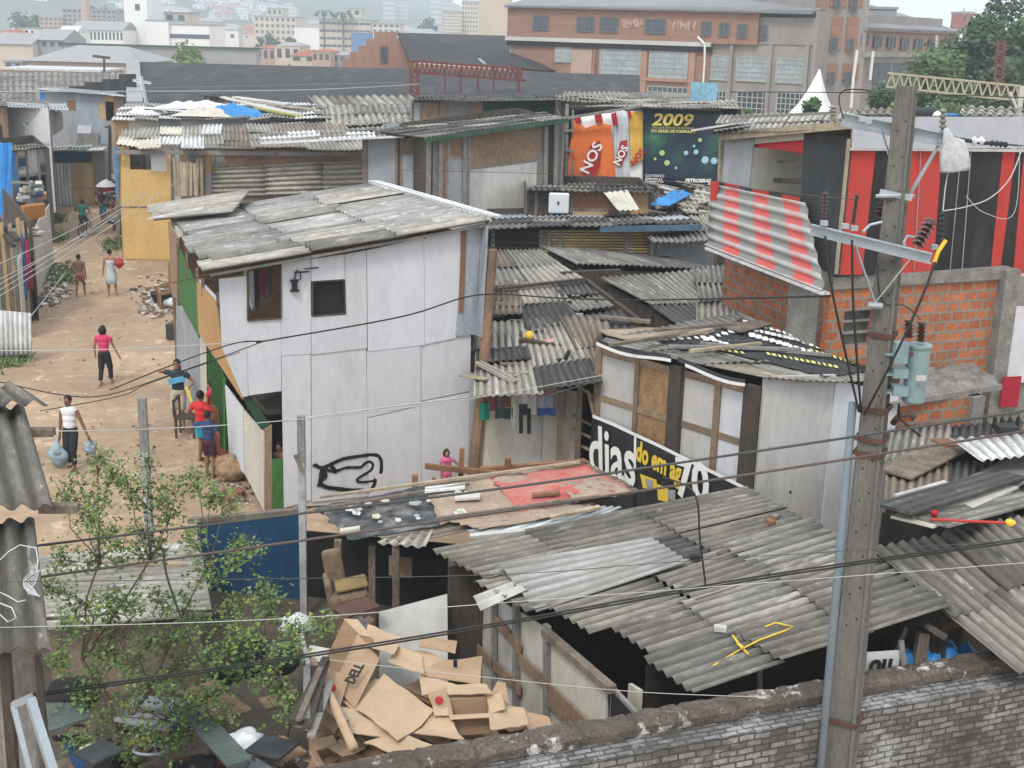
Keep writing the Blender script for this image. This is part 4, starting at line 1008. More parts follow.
# ================= brick house with the red and black upper floor =================
C0=P(822,345,Y=23.4)
BL=P(728,300,Y=27.6);BR=P(992,330,Y=25.0)
fl,nl,dl=vplane(BL,C0);fr_,nr_,dr_=vplane(C0,BR)
BH=thing('brick_house','orange hollow-brick house with an upper floor of red and black panels, behind the power pole','house',tuple(down(C0,0)))
zt=fr_(900,283).z
q=MB();A_,B_=down(BL,zt),down(C0,zt)
q.slab(A_,B_,down(B_,0),down(A_,0),.15)
q.build('wall',m_brickh,BH)
q=MB()
W0,W1=fr_(838,307),fr_(867,345)
def rseg(x0,x1,z0,z1,mb,th=.15,off=0):
 a_,b_=fr_(x0,330),fr_(x1,330)
 mb.slab(down(a_,z1)+nr_*off,down(b_,z1)+nr_*off,down(b_,z0)+nr_*off,down(a_,z0)+nr_*off,th)
zw1,zw0=fr_(852,309).z,fr_(852,345).z
rseg(822,838,0,zt,q);rseg(838,867,zw1,zt,q);rseg(838,867,0,zw0,q);rseg(867,994,0,zt,q)
q.build('wall',m_brickh,BH)
q=MB();rseg(838,869,zw0+.0,zw1-.0,q,.02,-.06);wn=q.build('window',mat('grey_green_shutter',(.10,.115,.10),var=.2),BH)
q=MB();zz=[lerp(zw0,zw1,t)for t in(0,.36,.68,1)]
for z_ in zz:rseg(838,867,z_-.02,z_+.03,q,.05,.0)
q.build('window_bar',m_conc,wn)
q=MB();rseg(822,994,zt,zt+.24,q,.2,.02);q.slab(down(A_,zt+.3),down(B_,zt+.3),down(B_,zt),down(A_,zt),.2);q.build('ring_beam',m_mort,BH)
q=MB();p=down(fl(808,330),0)+nl*.02
q.slab(down(fl(799,330,.05),zt),down(C0,zt)+nl*.05,down(C0,0)+nl*.05,down(fl(799,330,.05),0),.3)
q.each('corner_pier',m_conc,BH)
q=MB();rseg(986,1000,0,zt+.2,q,.3,.06);q.each('corner_pier',m_mort,BH)
q=MB();q.slab(down(BL,zt),down(BL,zt)+Vector((5,3,0)),down(BR,zt)+Vector((1,4,0)),down(BR,zt),.15);q.slab(down(BL,0)+Vector((0,.2,zt)),down(BL,0)+Vector((4,4,zt)),down(BL,0)+Vector((4,4,0)),down(BL,0)+Vector((0,.2,0)),.15);q.build('floor',m_conc,BH)
CU=P(838,274,Y=23.1);CT=P(852,141,Y=23.1);ER=P(1075,270,Y=25.9)
fu,nu,du=vplane(CU,ER)
def upan(xb0,xt0,xb1,xt1,yt,yb,mt,name='wall_panel',off=0,t=.04,par=BH):
 q=MB();poly(q,fu,nu,[(xt0,yt),(xt1,yt),(xb1,yb),(xb0,yb)],t,off);return q.build(name,mt,par)
yt,yb=149,275
for xb0,xt0,xb1,xt1,mm in[(838,851,862,876,m_red),(862,876,897,905,m_black),(897,905,933,942,m_red),(933,942,990,1003,m_black),(990,1003,1000,1016,m_red),(1000,1016,1013,1024,m_black),(1013,1024,1035,1050,m_red),(1035,1050,1065,1075,m_black)]:
 upan(xb0+.3,xt0+.3,xb1,xt1,yt,yb-1.5*(xb0-838)/150,mm)
upan(852,853,1075,1077,117,yt-.8,mat('pale_grey_sheet',(.42,.44,.48),var=.08,dirt=(.33,.34,.36),damt=.3,fine=.04),'parapet_sheet',.05)
q=MB();q.beam(fu(850,149,.08),fu(1070,151,.08),.05,.05);q.build('batten',m_whd,BH)
q=MB()
for x0,x1 in((921,914),(961,950),(971,962)):q.beam(fu(x0,152,.03),fu(x1,270,.03),.015,.01)
q.build('panel_seam',m_grey,BH)
LU=P(722,138,Y=27.2);LC=P(851,137,Y=23.1)
fv,nv,dv=vplane(LU,LC)
def vp(pts,mt,name='wall_panel',off=0,t=.04):
 q=MB();poly(q,fv,nv,pts,t,off);return q.build(name,mt,BH)
vp([(804,129),(851,138),(838,276),(800,262),(801,190)],m_char,off=.02)
vp([(725,138),(754,134),(749,188),(721,184)],m_grey,'door_panel',off=.03)
vp([(754,134),(811,128),(810,139),(754,144)],m_cream)
vp([(721,184),(801,196),(800,268),(718,250)],m_woodd,off=-.03)
q=MB();q.beam(fv(721,136,.05),fv(719,186,.05),.08,.05,up=nv);q.beam(fv(849,139,.05),fv(836,274,.05),.05,.05,up=nv);q.each('corner_post',m_woodl,BH)
o_=-nv*1.3
aa,bb_=fv(700,128)+o_,fv(850,122)+o_
q=MB();q.slab(aa,bb_,down(bb_,aa.z-2.4),down(aa,aa.z-2.4),.04);q.build('inner_wall',m_cream,BH)
q=MB()
for x in(782,788,795):q.beam(fv(x,143)+o_*.5,fv(x-2,200)+o_*.5,.08,.06,up=nv)
q.beam(fv(752,162)+o_*.5,fv(812,162)+o_*.5,.08,.06);q.beam(fv(750,181)+o_*.5,fv(812,184)+o_*.5,.16,.1);q.build('inner_frame',m_wood,BH)
q=MB()
for i in range(8):
 x0,x1=lerp(754,810,i/8),lerp(754,810,(i+1)/8)
 q.slab(fv(x0,144-.55*(i),-.1),fv(x1,144-.55*(i+1),-.1),fv(x1,147+.9*(i+1)-(1.2 if i%2 else 0),-.12),fv(x0,147+.9*i,-.12),.01)
solo(q,'red_cloth',mat('red_cloth',(.6,.05,.07),var=.12),'red cloth hung across the top of the upper-floor opening beside the charcoal panel','cloth')
q=MB();q.slab(fv(796,150)+o_*.4,fv(809,152)+o_*.4,fv(808,160)+o_*.4,fv(796,161)+o_*.4,.03);solo(q,'blue_bag',m_tarpb,'small blue bag hanging inside the upper-floor opening right of its posts','bag')
m_str=mat('striped_painted_zinc',(.4,.4,.4),rough=.55,coord='UV',bump=.05)
def stripes(m):
 nt=m.node_tree;N=nt.nodes;L=nt.links;b=[x for x in N if x.type=='BSDF_PRINCIPLED'][0]
 tc=N.new('ShaderNodeTexCoord');sp=N.new('ShaderNodeSeparateXYZ');L.new(tc.outputs['UV'],sp.inputs[0])
 md=N.new('ShaderNodeMath');md.operation='FRACT';ml=N.new('ShaderNodeMath');ml.operation='MULTIPLY';ml.inputs[1].default_value=1/1.06
 L.new(sp.outputs[1],ml.inputs[0]);L.new(ml.outputs[0],md.inputs[0])
 gt=N.new('ShaderNodeMath');gt.operation='GREATER_THAN';gt.inputs[1].default_value=.5;L.new(md.outputs[0],gt.inputs[0])
 x=N.new('ShaderNodeMix');x.data_type='RGBA';x.inputs[6].default_value=(.19,.19,.18,1);x.inputs[7].default_value=(.46,.085,.08,1);L.new(gt.outputs[0],x.inputs[0])
 ml2=N.new('ShaderNodeMath');ml2.operation='MULTIPLY';ml2.inputs[1].default_value=2*math.pi/.24;L.new(sp.outputs[0],ml2.inputs[0])
 cs=N.new('ShaderNodeMath');cs.operation='COSINE';L.new(ml2.outputs[0],cs.inputs[0])
 nz_=N.new('ShaderNodeTexNoise');nz_.inputs['Scale'].default_value=3;L.new(tc.outputs['UV'],nz_.inputs[0])
 ad=N.new('ShaderNodeMath');ad.operation='MULTIPLY_ADD';ad.inputs[1].default_value=1.4;L.new(nz_.outputs['Fac'],ad.inputs[0]);L.new(cs.outputs[0],ad.inputs[2])
 mr=N.new('ShaderNodeMapRange');mr.inputs[1].default_value=.6;mr.inputs[2].default_value=1.9;mr.inputs[4].default_value=.85;L.new(ad.outputs[0],mr.inputs[0])
 y=N.new('ShaderNodeMix');y.data_type='RGBA';y.inputs[7].default_value=(.48,.48,.47,1);L.new(mr.outputs[0],y.inputs[0]);L.new(x.outputs[2],y.inputs[6])
 L.new(y.outputs[2],b.inputs['Base Color'])
stripes(m_str)
TLs,TRs,BRs,BLs=fv(713,184,.12),fv(806,203,.12),fv(826,292,.5),fv(708,246,.5)
q=MB();nn=(TRs-TLs).cross(BLs-TLs).normalized();nn=nn if nn.y<0 else-nn
Hs,Ws=(BLs-TLs).length,(TRs-TLs).length;NR_,NC_=70,12
for j in range(NR_+1):
 for i in range(NC_+1):
  u,v=i/NC_,j/NR_
  p=lerp(lerp(TLs,TRs,u),lerp(BLs,BRs,u),v);bend=.05*math.sin(math.pi*v)*(1-u*.5)
  q.v.append(p+nn*(.022*math.cos(2*math.pi*v*Hs/.24)+bend+(.08*(v-.9)/.1 if v>.9 else 0)))
for j in range(NR_):
 for i in range(NC_):
  k=j*(NC_+1)+i;q.f.append([k,k+NC_+1,k+NC_+2,k+1]);q.mi.append(0)
  q.uv.append([(y/NR_*Hs,x/NC_*Ws)for x,y in((i,j),(i,j+1),(i+1,j+1),(i+1,j))])
ss=solo(q,'striped_sheet',m_str,'rippled metal sheet with red and grey stripes hung on the brick house\'s upper left side','metal sheet',smooth=True,solid=.01)
q=MB();cols_=[(716,725,m_char),(725,740,m_red),(740,753,m_char),(753,770,m_red),(770,783,m_char),(783,800,m_red)]
for x0,x1,mm in cols_:
 q=MB();yy=lambda x:181+(x-716)*.2;q.slab(fv(x0,yy(x0),.06),fv(x1,yy(x1),.06),fv(x1,yy(x1)+12,.06),fv(x0,yy(x0)+12,.06),.02);q.build('painted_board',mm,BH)
q=MB();q.slab(fv(712,181,.2),fv(719,182,.2),fv(716,245,.2),fv(711,244,.2),.04);q.build('painted_board',m_red,BH)
q=MB();q.beam(fv(708,248,.55),fv(826,294,.55),.16,.05);q.build('ledge_flashing',m_whsheet,BH)
roofpart(BH,(P(722,116,Y=30),P(862,112,Y=27),P(852,130,Y=22.9),P(712,136,Y=27.0)),[m_fibl,m_fib],jit=1.2,amp=.015)
q=MB();q.beam(P(701,130,Y=27.2),P(745,123,Y=26.4),.7,.04);solo(q,'roof_board',m_whsheet,'long white curled sheet overhanging the left tip of the brick house roof','sheet')
q=MB();q.beam(P(722,137,Y=26.9),P(850,125,Y=22.95),.1,.14);q.build('eave_beam',m_woodl,BH)
q=MB();q.beam(P(738,117,Y=26),P(830,113,Y=24),.4,.05);solo(q,'roof_board',m_greyw,'grey board lying along the brick house roof in front of the white tent','board')
roofpart(BH,(P(858,109,Y=28),P(905,108,Y=28),P(905,118,Y=24),P(855,116,Y=23.6)),[m_fib,m_fibb],jit=1)
roofpart(BH,(P(962,107,Y=30),P(1090,110,Y=30),P(1090,122,Y=25.5),P(960,117,Y=25.0)),[m_fibl],jit=1,amp=.035,pitch=.22)
q=MB();q.beam(P(955,121,Y=25),P(1080,125,Y=25.6),.06,.1);q.beam(P(865,119,Y=23.8),P(905,121,Y=24.2),.06,.14);q.build('fascia',m_brownp,BH)
q=MB();q.slab(fu(862,117)+du*0+Vector((0,.4,.02)),fu(1070,120)+Vector((0,.4,.02)),fu(1070,120)+Vector((0,1.3,-.05)),fu(862,117)+Vector((0,1.3,-.05)),.06);q.build('roof',m_fibd,BH)
def torus(mb,c,R_,r_,axis,n=24,k=8):
 c=Vector(c);qn=Z.rotation_difference(Vector(axis));b0=len(mb.v)
 for i in range(n):
  a_=2*math.pi*i/n
  for j in range(k):
   t=2*math.pi*j/k;mb.v.append(c+qn@Vector(((R_+r_*math.cos(t))*math.cos(a_),(R_+r_*math.cos(t))*math.sin(a_),r_*math.sin(t))))
 for i in range(n):
  for j in range(k):
   mb.f.append([b0+i*k+j,b0+((i+1)%n)*k+j,b0+((i+1)%n)*k+(j+1)%k,b0+i*k+(j+1)%k]);mb.uv.append([(0,0)]*4);mb.mi.append(0)
q=MB();p=P(922,117,Y=25.2);torus(q,p+Z*.08,.26,.1,(0,0,1));solo(q,'tyre',m_char,'old grey tyre lying on the roof just right of the pole top','tyre',smooth=True)
q=MB();
for i in range(3):q.beam(P(932+i*2,112+i,Y=25.3),P(945+i*6,117-i,Y=25),.3,.03)
solo(q,'folded_board',m_tarpb,'bent blue and white board on the roof beside the old tyre','board')
q=MB();q.blob(P(938,117,Y=24.9),.14,4,sc=(1.2,.8,.8));solo(q,'rag',m_wprint,'white rag bundle on the roof between tyre and blue board','rag',smooth=True)
RP=thing('white_panel_house','house at the right edge with a white wall panel over a crimson one','house',tuple(down(P(1030,400,Y=24.7),0)))
a,b=P(1001,276,Y=24.9),P(1075,276,Y=25.2)
q=MB();q.slab(a,b,down(b,0),down(a,0),.1);q.build('wall',m_conc,RP)
a,b=P(998,306,Y=24.75),P(1070,306,Y=25.0);zq=P(998,383,Y=24.75).z
q=MB();q.slab(a,b,down(b,zq),down(a,zq),.03);q.build('wall_panel',m_white,RP)
a,b=P(1003,377,Y=24.6),P(1021,376,Y=24.65);zq=P(1003,407,Y=24.6).z
q=MB();q.slab(a,b,down(b,zq),down(a,zq),.03);q.build('wall_panel',mat('crimson_panel',(.38,.02,.04),var=.1),RP)
a,b=P(880,402,Y=22.2),P(976,396,Y=23.0)
AX=thing('brick_annex','low brick annex under a thick crumbling concrete ledge, right of the pole','annex',tuple(down(a,0)))
fa_,na,da=vplane(a,b)
q=MB();q.slab(down(a,a.z),down(b,a.z),down(b,0),down(a,0),.15);q.build('wall',m_brickh,AX)
q=MB();z0=fa_(920,424).z;q.slab(down(a,a.z)+na*.03,down(b,a.z)+na*.03,down(b,z0)+na*.03,down(a,z0)+na*.03,.05);q.build('render_band',m_mort,AX)
q=MB();p=fa_(966,430);q.slab(down(fa_(962,430,.06),a.z),down(b,a.z)+na*.06,down(b,0)+na*.06,down(fa_(962,430,.06),0),.2);q.build('corner_pier',m_conc,AX)
q=MB();A1,B1=P(876,405,Y=21.7),P(998,385,Y=23.4);NX,NY=40,6;bk=Vector((-.1,1.6,0))
for j in range(NY+1):
 for i in range(NX+1):
  p=lerp(A1,B1,i/NX)+bk*(j/NY);q.v.append(p+Z*(.1+.10*noise.noise(Vector((i*.3,j*.5,3)))+.05*noise.noise(Vector((i*.8,j*.9,3)))if 0<j<NY else.02)+Vector((0,.05*noise.noise(Vector((i*.9,0,0))),0)))
for j in range(NY):
 for i in range(NX):k=j*(NX+1)+i;q.f.append([k,k+1,k+NX+2,k+NX+1]);q.uv.append([(0,0)]*4);q.mi.append(0)
q.slab(A1+Z*.03,B1+Z*.03,B1-Z*.07,A1-Z*.07,.1);q.slab(A1+Z*.01,B1+Z*.01,B1+bk+Z*.01,A1+bk+Z*.01,.1)
q.build('ledge',m_mort,AX)
q=MB()
for x in(976,983):q.beam(P(x,402,Y=22.8),down(P(x-2,440,Y=22.8),1),.08)
q.build('prop',m_woodd,AX)
q=MB();p=P(1008,425,Y=22);q.slab(P(992,430,Y=21.8),P(1040,428,Y=21.8),P(1040,415,Y=23),P(996,417,Y=23),.05);solo(q,'plank_shelf',m_wood,'board shelf at the right edge above the white corrugated sheet','shelf')
q=MB();q.box(P(1006,432,Y=21.7),(.36,.3,.26));solo(q,'crate',m_char,'dark crate standing at the right edge between brick annex and white sheet','crate')
for i,x in enumerate((994,1001,1009,1017)):
 q=MB();p=P(x,427,Y=22);q.lathe([(.035,0),(.04,.05),(.04,.16),(.015,.2),(.015,.26)],p,8);solo(q,'bottle',m_black,'small dark bottle standing behind the dark crate at the right edge','bottle','dark bottles at the right edge',smooth=True)
JR=plainroof('patched_roof_shack','shack with a jumbled roof of grey sheets and old boards right of the pole',[(P(893,430,Y=22),P(1060,420,Y=22.5),P(1075,520,Y=17.8),P(884,500,Y=18.6))],[m_fibd,m_fib,m_fibb],jit=2.5,rag=.2,group=None)
q=MB();corr(q,P(948,446,Y=20.6)+Z*.1,P(1050,438,Y=20.8)+Z*.1,P(1060,461,Y=19.4)+Z*.1,P(978,471,Y=19.2)+Z*.1,sw=3,sl=3,amp=.025)
solo(q,'roof_sheet',m_whsheet,'bright white corrugated sheet lying on the roofs at the right edge','sheet',solid=.01,smooth=True)
_bj=bvh([o for o in JR.children if o.name.startswith('roof')])
for(x0,y0,Y0,x1,y1,Y1,w_,mm,lb)in[(893,478,20,955,447,21.5,.8,m_wood,'wide brown board slanting on the roof behind the dark grey one'),(893,509,18.7,1010,478,19.8,.62,m_fibd,'long dark grey ribbed offcut lying across the roofs right of the pole'),(938,447,20.8,966,446,20.8,.5,m_woodr,'small reddish board by the brick annex next to the white sheet'),(895,500,19.1,945,486,19.8,.1,m_whd,'thin pale strip lying on the dark boards right of the pole'),(912,522,18.2,1000,488,19.2,.7,m_cream,'pale ribbed board above the red broom handle'),(985,490,19.4,1040,462,20,.9,m_greyw,'mossy grey board right under the white corrugated sheet'),(930,522,18.1,1035,500,18.5,.6,m_fib,'grey board lying right behind the red broom handle')]:
 q=MB();A_,B_=_bj(x0,y0,.07),_bj(x1,y1,.07);q.beam(A_,B_,w_*.8,.035);solo(q,'roof_board',mm,lb,'board')
_bb=bvh([o for o in COL.objects if o.name.startswith('roof_board')or(o.parent==JR and o.name.startswith('roof'))])
br=thing('broom','broom with a long red handle and yellow head lying on the right roof','broom',tuple(P(970,525,Y=17.9)))
q=MB();q.tube([_bb(930,523,.05),_bb(1008,523,.05)],.02,6);q.build('handle',m_red,br)
q=MB();q.blob(_bb(1010,523,.05),.065,3,sc=(1,.7,.8));q.build('head',m_yprint,br,smooth=True)
q=MB();q.blob(_bb(934,517,.05),.05,3,amp=0);solo(q,'ball',m_maroon,'small dark red ball resting on the boards above the broom handle','ball',smooth=True)
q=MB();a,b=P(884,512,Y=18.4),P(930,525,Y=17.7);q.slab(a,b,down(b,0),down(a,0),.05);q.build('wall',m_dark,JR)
# ================= foreground shacks =================
m_whd2=fibro('worn_white_sheet',(.46,.455,.44),dark=(.2,.19,.175),damt=.95,island=.05)
RA,RB,RC,RD=Q(748,487,3.05),Q(955,606,2.75),Q(672,694,2.25),Q(428,553,2.2)
FS=thing('front_shack','big shack in front whose broad grey wavy roof slopes down to scalloped left edge','shack',tuple(down(lerp(RA,RC,.5),0)))
_f1=roofpart(FS,(RA,lerp(RA,RB,.42),lerp(RD,RC,.50),RD),[m_fibf,m_fibd],weights=[8,1],jit=1.2,sl=1.5,sw=1.0,rag=.07,pitch=.158,amp=.036)
X1=lerp(RA,RB,.355)+Z*.06;
_f2=roofpart(FS,(X1,RB,RC+Vector((.25,0,0)),lerp(RD,RC,.47)+(RA-RD).normalized()*.35+Z*.03),[m_fibf,m_fib],weights=[8,2],jit=1.2,sl=1.3,sw=1.0,rag=.12,pitch=.158,amp=.036)
nF=(RA-RD).cross(RB-RA);nF.normalize();nF=nF if nF.z>0 else-nF
_bF=bvh([_f1,_f2])
def onF(px,py,up=.08):return _bF(px,py,up-.03,onF0)
def onF0(px,py,up=.08):
 r=ray(px,py);t=(RD+nF*up-EYE).dot(nF)/r.dot(nF);return EYE+r*t
q=MB();corr(q,onF(652,547,.16),onF(688,572,.16),onF(535,618,.16),onF(498,577,.16),sw=3,sl=4,amp=.02,pitch=.158);solo(q,'roof_sheet',m_whd2,'smooth white corrugated sheet lying on the upper left of the big front roof','sheet',smooth=True,solid=.01)
q=MB();corr(q,onF(515,588,.1),onF(530,596,.1),onF(488,612,.1),onF(480,598,.1),sw=3,sl=4,amp=.025)
solo(q,'roof_sheet',m_whd,'small dirty white offcut at the left eave of the big front roof','sheet',smooth=True,solid=.01)
q=MB();pts=[(713,668),(738,652),(760,643),(785,633),(793,628),(775,626),(765,629)];q.tube([onF(x,y+1.2*math.sin(i*2.1),.06)for i,(x,y)in enumerate(pts)],.011,6)
q.tube([onF(732,642,.12),onF(738,652,.14),onF(748,660,.1)],.014,6);q.tube([onF(737,650,.12),onF(742,656,.14)],.02,6)
solo(q,'rope',m_yprint,'knotted yellow rope lying on the big front roof left of the pole','rope',smooth=True)
for i,(x,y,mm,lb)in enumerate([(695,561,m_dark,'small dark lump on the big front roof near the hanging wire'),(775,520,m_wood,'two small bricks on the far edge of the big front roof'),(770,525,m_woodr,'reddish brick on the far edge of the big front roof'),(720,632,m_whd,'broken pale chip lying low on the big front roof')]):
 q=MB();q.box(onF(x,y,.08),(.15,.09,.06),Matrix.Rotation(i,3,'Z'));solo(q,'roof_rubble',mm,lb,'rubble')
a,b=P(468,588,Y=17.3),P(610,690,Y=13.4)
a.z,b.z=2.05,2.1
fW,nW,dW=vplane(a,b)
def wp(x0,yt0,yb0,x1,yt1,yb1,mt,name='wall_panel',off=0,t=.03):
 q=MB();poly(q,fW,nW,[(x0,yt0),(x1,yt1),(x1,yb1),(x0,yb0)],t,off);return q.build(name,mt,FS)
wp(466,580,690,494,596,720,m_cream);wp(494,596,720,520,615,740,m_whd);wp(520,612,745,545,628,760,m_cream)
wp(547,640,750,606,690,770,m_cream,off=.02)
q=MB()
for x,y0,y1,w_ in((467,575,690,.1),(494,590,715,.08),(516,600,735,.1),(547,625,745,.12)):q.beam(fW(x,y0,.05),fW(x,y1,.05),w_,.07,up=nW)
q.each('post',m_greyw,FS)
q=MB()
for(x0,y0,x1,y1)in((468,640,520,690),(520,660,548,685),(495,620,520,650),(550,690,600,738),(548,700,598,748)):q.beam(fW(x0,y0,.07),fW(x1,y1,.07),.16,.03,up=nW)
q.each('brace',m_brownp,FS)
q=MB();q.beam(fW(545,632,.05),fW(612,690,.05),.12,.1);q.build('eave_beam',m_wood,FS)
def box2(name,pts,mt,par=FS,t=.03):
 q=MB();q.slab(*pts,t);return q.build(name,mt,par)
p0,p1=P(613,690,Y=13.35),P(643,722,Y=12.9)
box2('door_leaf',(p0,p1,down(p1,0),down(p0,0)),m_black);
q=MB();q.beam(p0+Z*.02,p1+Z*.02,.05,.05);q.beam(p0,down(p0,0),.05);q.build('door_frame',m_greyw,FS)
p0,p1=P(632,683,Y=13.6),P(643,690,Y=13.3);box2('wall_panel',(p0,p1,down(p1,0),down(p0,0)),m_cream,t=.05)
a2,b2=P(645,680,Y=14.0),P(960,640,Y=15.6)
box2('inner_wall',(a2+Z*.2,b2+Z*.2,down(b2,0),down(a2,0)),mat('interior_shade_brown',(.04,.03,.026),var=.4,vs=1.5))  # dark brown sheet painting the shade inside, under the big roof
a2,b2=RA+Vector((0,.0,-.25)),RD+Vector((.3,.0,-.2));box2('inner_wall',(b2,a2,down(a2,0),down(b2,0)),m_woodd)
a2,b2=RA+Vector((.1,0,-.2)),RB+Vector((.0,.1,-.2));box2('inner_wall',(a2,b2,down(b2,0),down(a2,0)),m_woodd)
q=MB();q.beam(P(760,670,Y=13.9),down(P(760,700,Y=13.9),1.5),.06);q.beam(P(907,628,Y=14.8),P(895,655,Y=14.6),.05);q.each('post',m_greyw,FS)
RR0,RR1,RR2,RR3=Q(868,550,2.95),Q(1075,505,3.15),Q(1190,610,2.6),Q(1012,675,2.35)
F2=thing('right_front_shack','shack at the lower right with a grey roof running down over the whitewashed wall','shack',tuple(down(lerp(RR0,RR2,.5),0)))
roofpart(F2,(RR0,RR1,RR2,RR3),[m_fibf,m_fibf,m_fib],jit=1.3,rag=.1,sl=1.45,sw=1.0,pitch=.17,amp=.036)
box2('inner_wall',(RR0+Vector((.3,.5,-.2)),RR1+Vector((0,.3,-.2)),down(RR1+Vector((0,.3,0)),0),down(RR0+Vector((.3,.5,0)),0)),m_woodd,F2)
q=MB();p=P(942,625,Y=14.5);q.slab(P(905,640,Y=14.9),P(975,630,Y=15.3),P(975,672,Y=14.6),P(905,672,Y=14.4),.05)
crumple('tarpaulin',m_tarpb,'dark blue tarpaulin bundled under the roofs right of the pole','tarpaulin',P(938,662,Y=14.6)-Z*.15,.75,.35,.5,9)
q=MB();q.beam(P(923,632,Y=14.5),P(917,672,Y=14.4),.14);q.beam(P(926,625,Y=14.4),P(946,638,Y=14.2),.06);q.each('post',m_wood,F2)
sg=thing('letter_sign','white sign board with black letters ou tucked under the roof right of the pole','sign',tuple(P(885,672,Y=14.2)))
sa,sb=P(866,652,Y=14.0),P(899,650,Y=14.2);sz=P(870,671,Y=14.0).z
q=MB();q.slab(sa,sb,down(sb,sz),down(sa,sz),.03);q.build('board',m_wprint,sg)
text(sg,'ou',down(sa,sz+.02)+Vector((.03,-.07,0)),sb-sa,Z,.34,m_black,bold=.012)
q=MB();q.beam(P(901,640,Y=14.2),P(905,675,Y=14.1),.07,.03);solo(q,'roof_prop',m_greyw,'upright grey plank beside the white ou sign','plank')
TA,TB,TC,TD=P(590,464,Y=20.6),P(642,492,Y=19.2),P(400,548,Y=17.9),P(312,510,Y=19.6)
TS=thing('patched_cover_shack','shack whose low roof is covered with red cloth, brown card and black plastic','shack',tuple(down(lerp(TA,TC,.5),0)))
nT=(TA-TD).cross(TB-TA);nT.normalize();nT=nT if nT.z>0 else-nT
def onT(px,py,up=.05):
 r=ray(px,py);t=(TD+nT*up-EYE).dot(nT)/r.dot(nT);return EYE+r*t
_ft=roofpart(TS,(TA,TB,TC,TD),[m_fib,m_fibb],jit=1,amp=.015)
def patch(pts,up,mt,label,name='roof_cover',cat='sheet',t=.02,grid=True,amp=.05):
 P4=[onT(x,y,up)for x,y in pts];q=MB();n_=14
 for j in range(n_+1):
  for i in range(n_+1):
   u,v=i/n_,j/n_;p=lerp(lerp(P4[0],P4[1],u),lerp(P4[3],P4[2],u),v);k=Vector((u*4,v*4,up*50))
   ed=Vector((noise.noise(k*2),noise.noise(k*2+Vector((9,0,0))),0))*.09
   q.v.append(p+nT*(amp*noise.noise(k)*.8+amp*.3*noise.noise(k*3))+ed)
 for j in range(n_):
  for i in range(n_):k=j*(n_+1)+i;q.f.append([k,k+1,k+n_+2,k+n_+1]);q.uv.append([(0,0)]*4);q.mi.append(0)
 return solo(q,name,mt,label,cat,smooth=True,solid=t)
m_redsh=mat('faded_red_cloth',(.46,.09,.085),var=.2,vs=1.5,dirt=(.37,.28,.215),damt=.85,ds=1.3,fine=.1)
m_blp=mat('black_plastic',(.045,.05,.055),rough=.45,var=.4,vs=3,dirt=(.26,.25,.24),damt=.55,ds=2.6,bump=.9,bs=6,spec=.4)
m_pink=mat('pinkish_card',(.36,.275,.21),var=.2,vs=2,dirt=(.22,.15,.11),damt=.5,ds=1.8,fine=.12)
patch([(318,508),(425,486),(470,520),(350,540)],.06,m_blp,'creased black plastic sheet covering the left end of the low roof','plastic_sheet','plastic sheet')
patch([(425,486),(520,472),(560,500),(440,524)],.09,m_pink,'pinkish brown card sheets covering the middle of the low roof','card_sheet')
patch([(490,478),(585,465),(632,490),(520,512)],.11,m_redsh,'faded red cloth spread over the right end of the low roof','red_cloth','cloth')
patch([(560,484),(600,478),(636,492),(575,502)],.15,m_pink,'brown card piece on top of the red cloth','card_sheet')
patch([(440,518),(555,502),(600,508),(480,530)],.10,m_pink,'long brown card strip along the front edge of the low roof','card_sheet',amp=.03)
q=MB();corr(q,onT(575,505,.05),onT(622,508,.05),onT(560,537,.0),onT(470,532,.02),sw=3,sl=3,amp=.02,seg=8);solo(q,'roof_sheet',m_zinc,'bluish zinc sheet poking out from under the red cloth','sheet',smooth=True,solid=.01)
for i,(x0,y0,x1,y1,w_,mm,lb)in enumerate([(320,497,580,462,.07,m_woodl,'longest pale batten along the back edge of the covered roof'),(330,507,470,484,.06,m_wood,'second batten along the back edge of the covered roof'),(470,536,560,527,.13,m_whd,'whitish plank at the front edge of the covered roof'),(340,531,360,528,.12,m_cream,'torn cream scrap at the left edge of the black plastic'),(455,498,480,496,.2,m_whd,'torn white paper on the brown card roof cover'),(435,519,600,496,.06,m_wood,'thin dark stick lying across the card sheets'),(532,495,560,492,.12,m_woodr,'short reddish board on the red cloth'),(425,490,465,486,.2,m_whsheet,'white plastic scrap on the back edge of the black plastic'),(550,517,600,507,.1,m_woodl,'short board below the red cloth near its front edge')]):
 q=MB();q.beam(onT(x0,y0,.17),onT(x1,y1,.17),w_,.04);solo(q,'roof_batten',mm,lb,'board')
q=MB();corr(q,onT(400,533,-.05),onT(436,527,-.05),P(425,552,Y=17.6),P(376,545,Y=18),sw=1,sl=2);solo(q,'roof_sheet',m_fibl,'small pale wavy offcut sticking out under the black plastic','sheet',smooth=True,solid=.01)
q=MB();a,b=P(302,530,Y=19.75),P(470,545,Y=19.2);q.slab(a,b,down(b,0),down(a,0),.04);q.build('wall',m_dark,TS)  # near-black sheet added as the shade beneath the covered roof
q=MB()
for x,y,Y in((338,540,18.4),(396,545,18.0),(372,545,18.6),(452,550,17.8)):p=P(x,y,Y=Y);q.beam(p,down(p,0),.11)
q.each('post',m_wood,TS)
q=MB();q.slab(P(389,555,Y=18.6),P(412,558,Y=18.6),P(412,578,Y=18.5),P(389,575,Y=18.5),.03);q.build('inner_board',m_brownp,TS)
bs=thing('wicker_armchair','old tan wicker armchair standing in the dark under the covered roof','armchair',tuple(P(350,612,Y=17.2)))
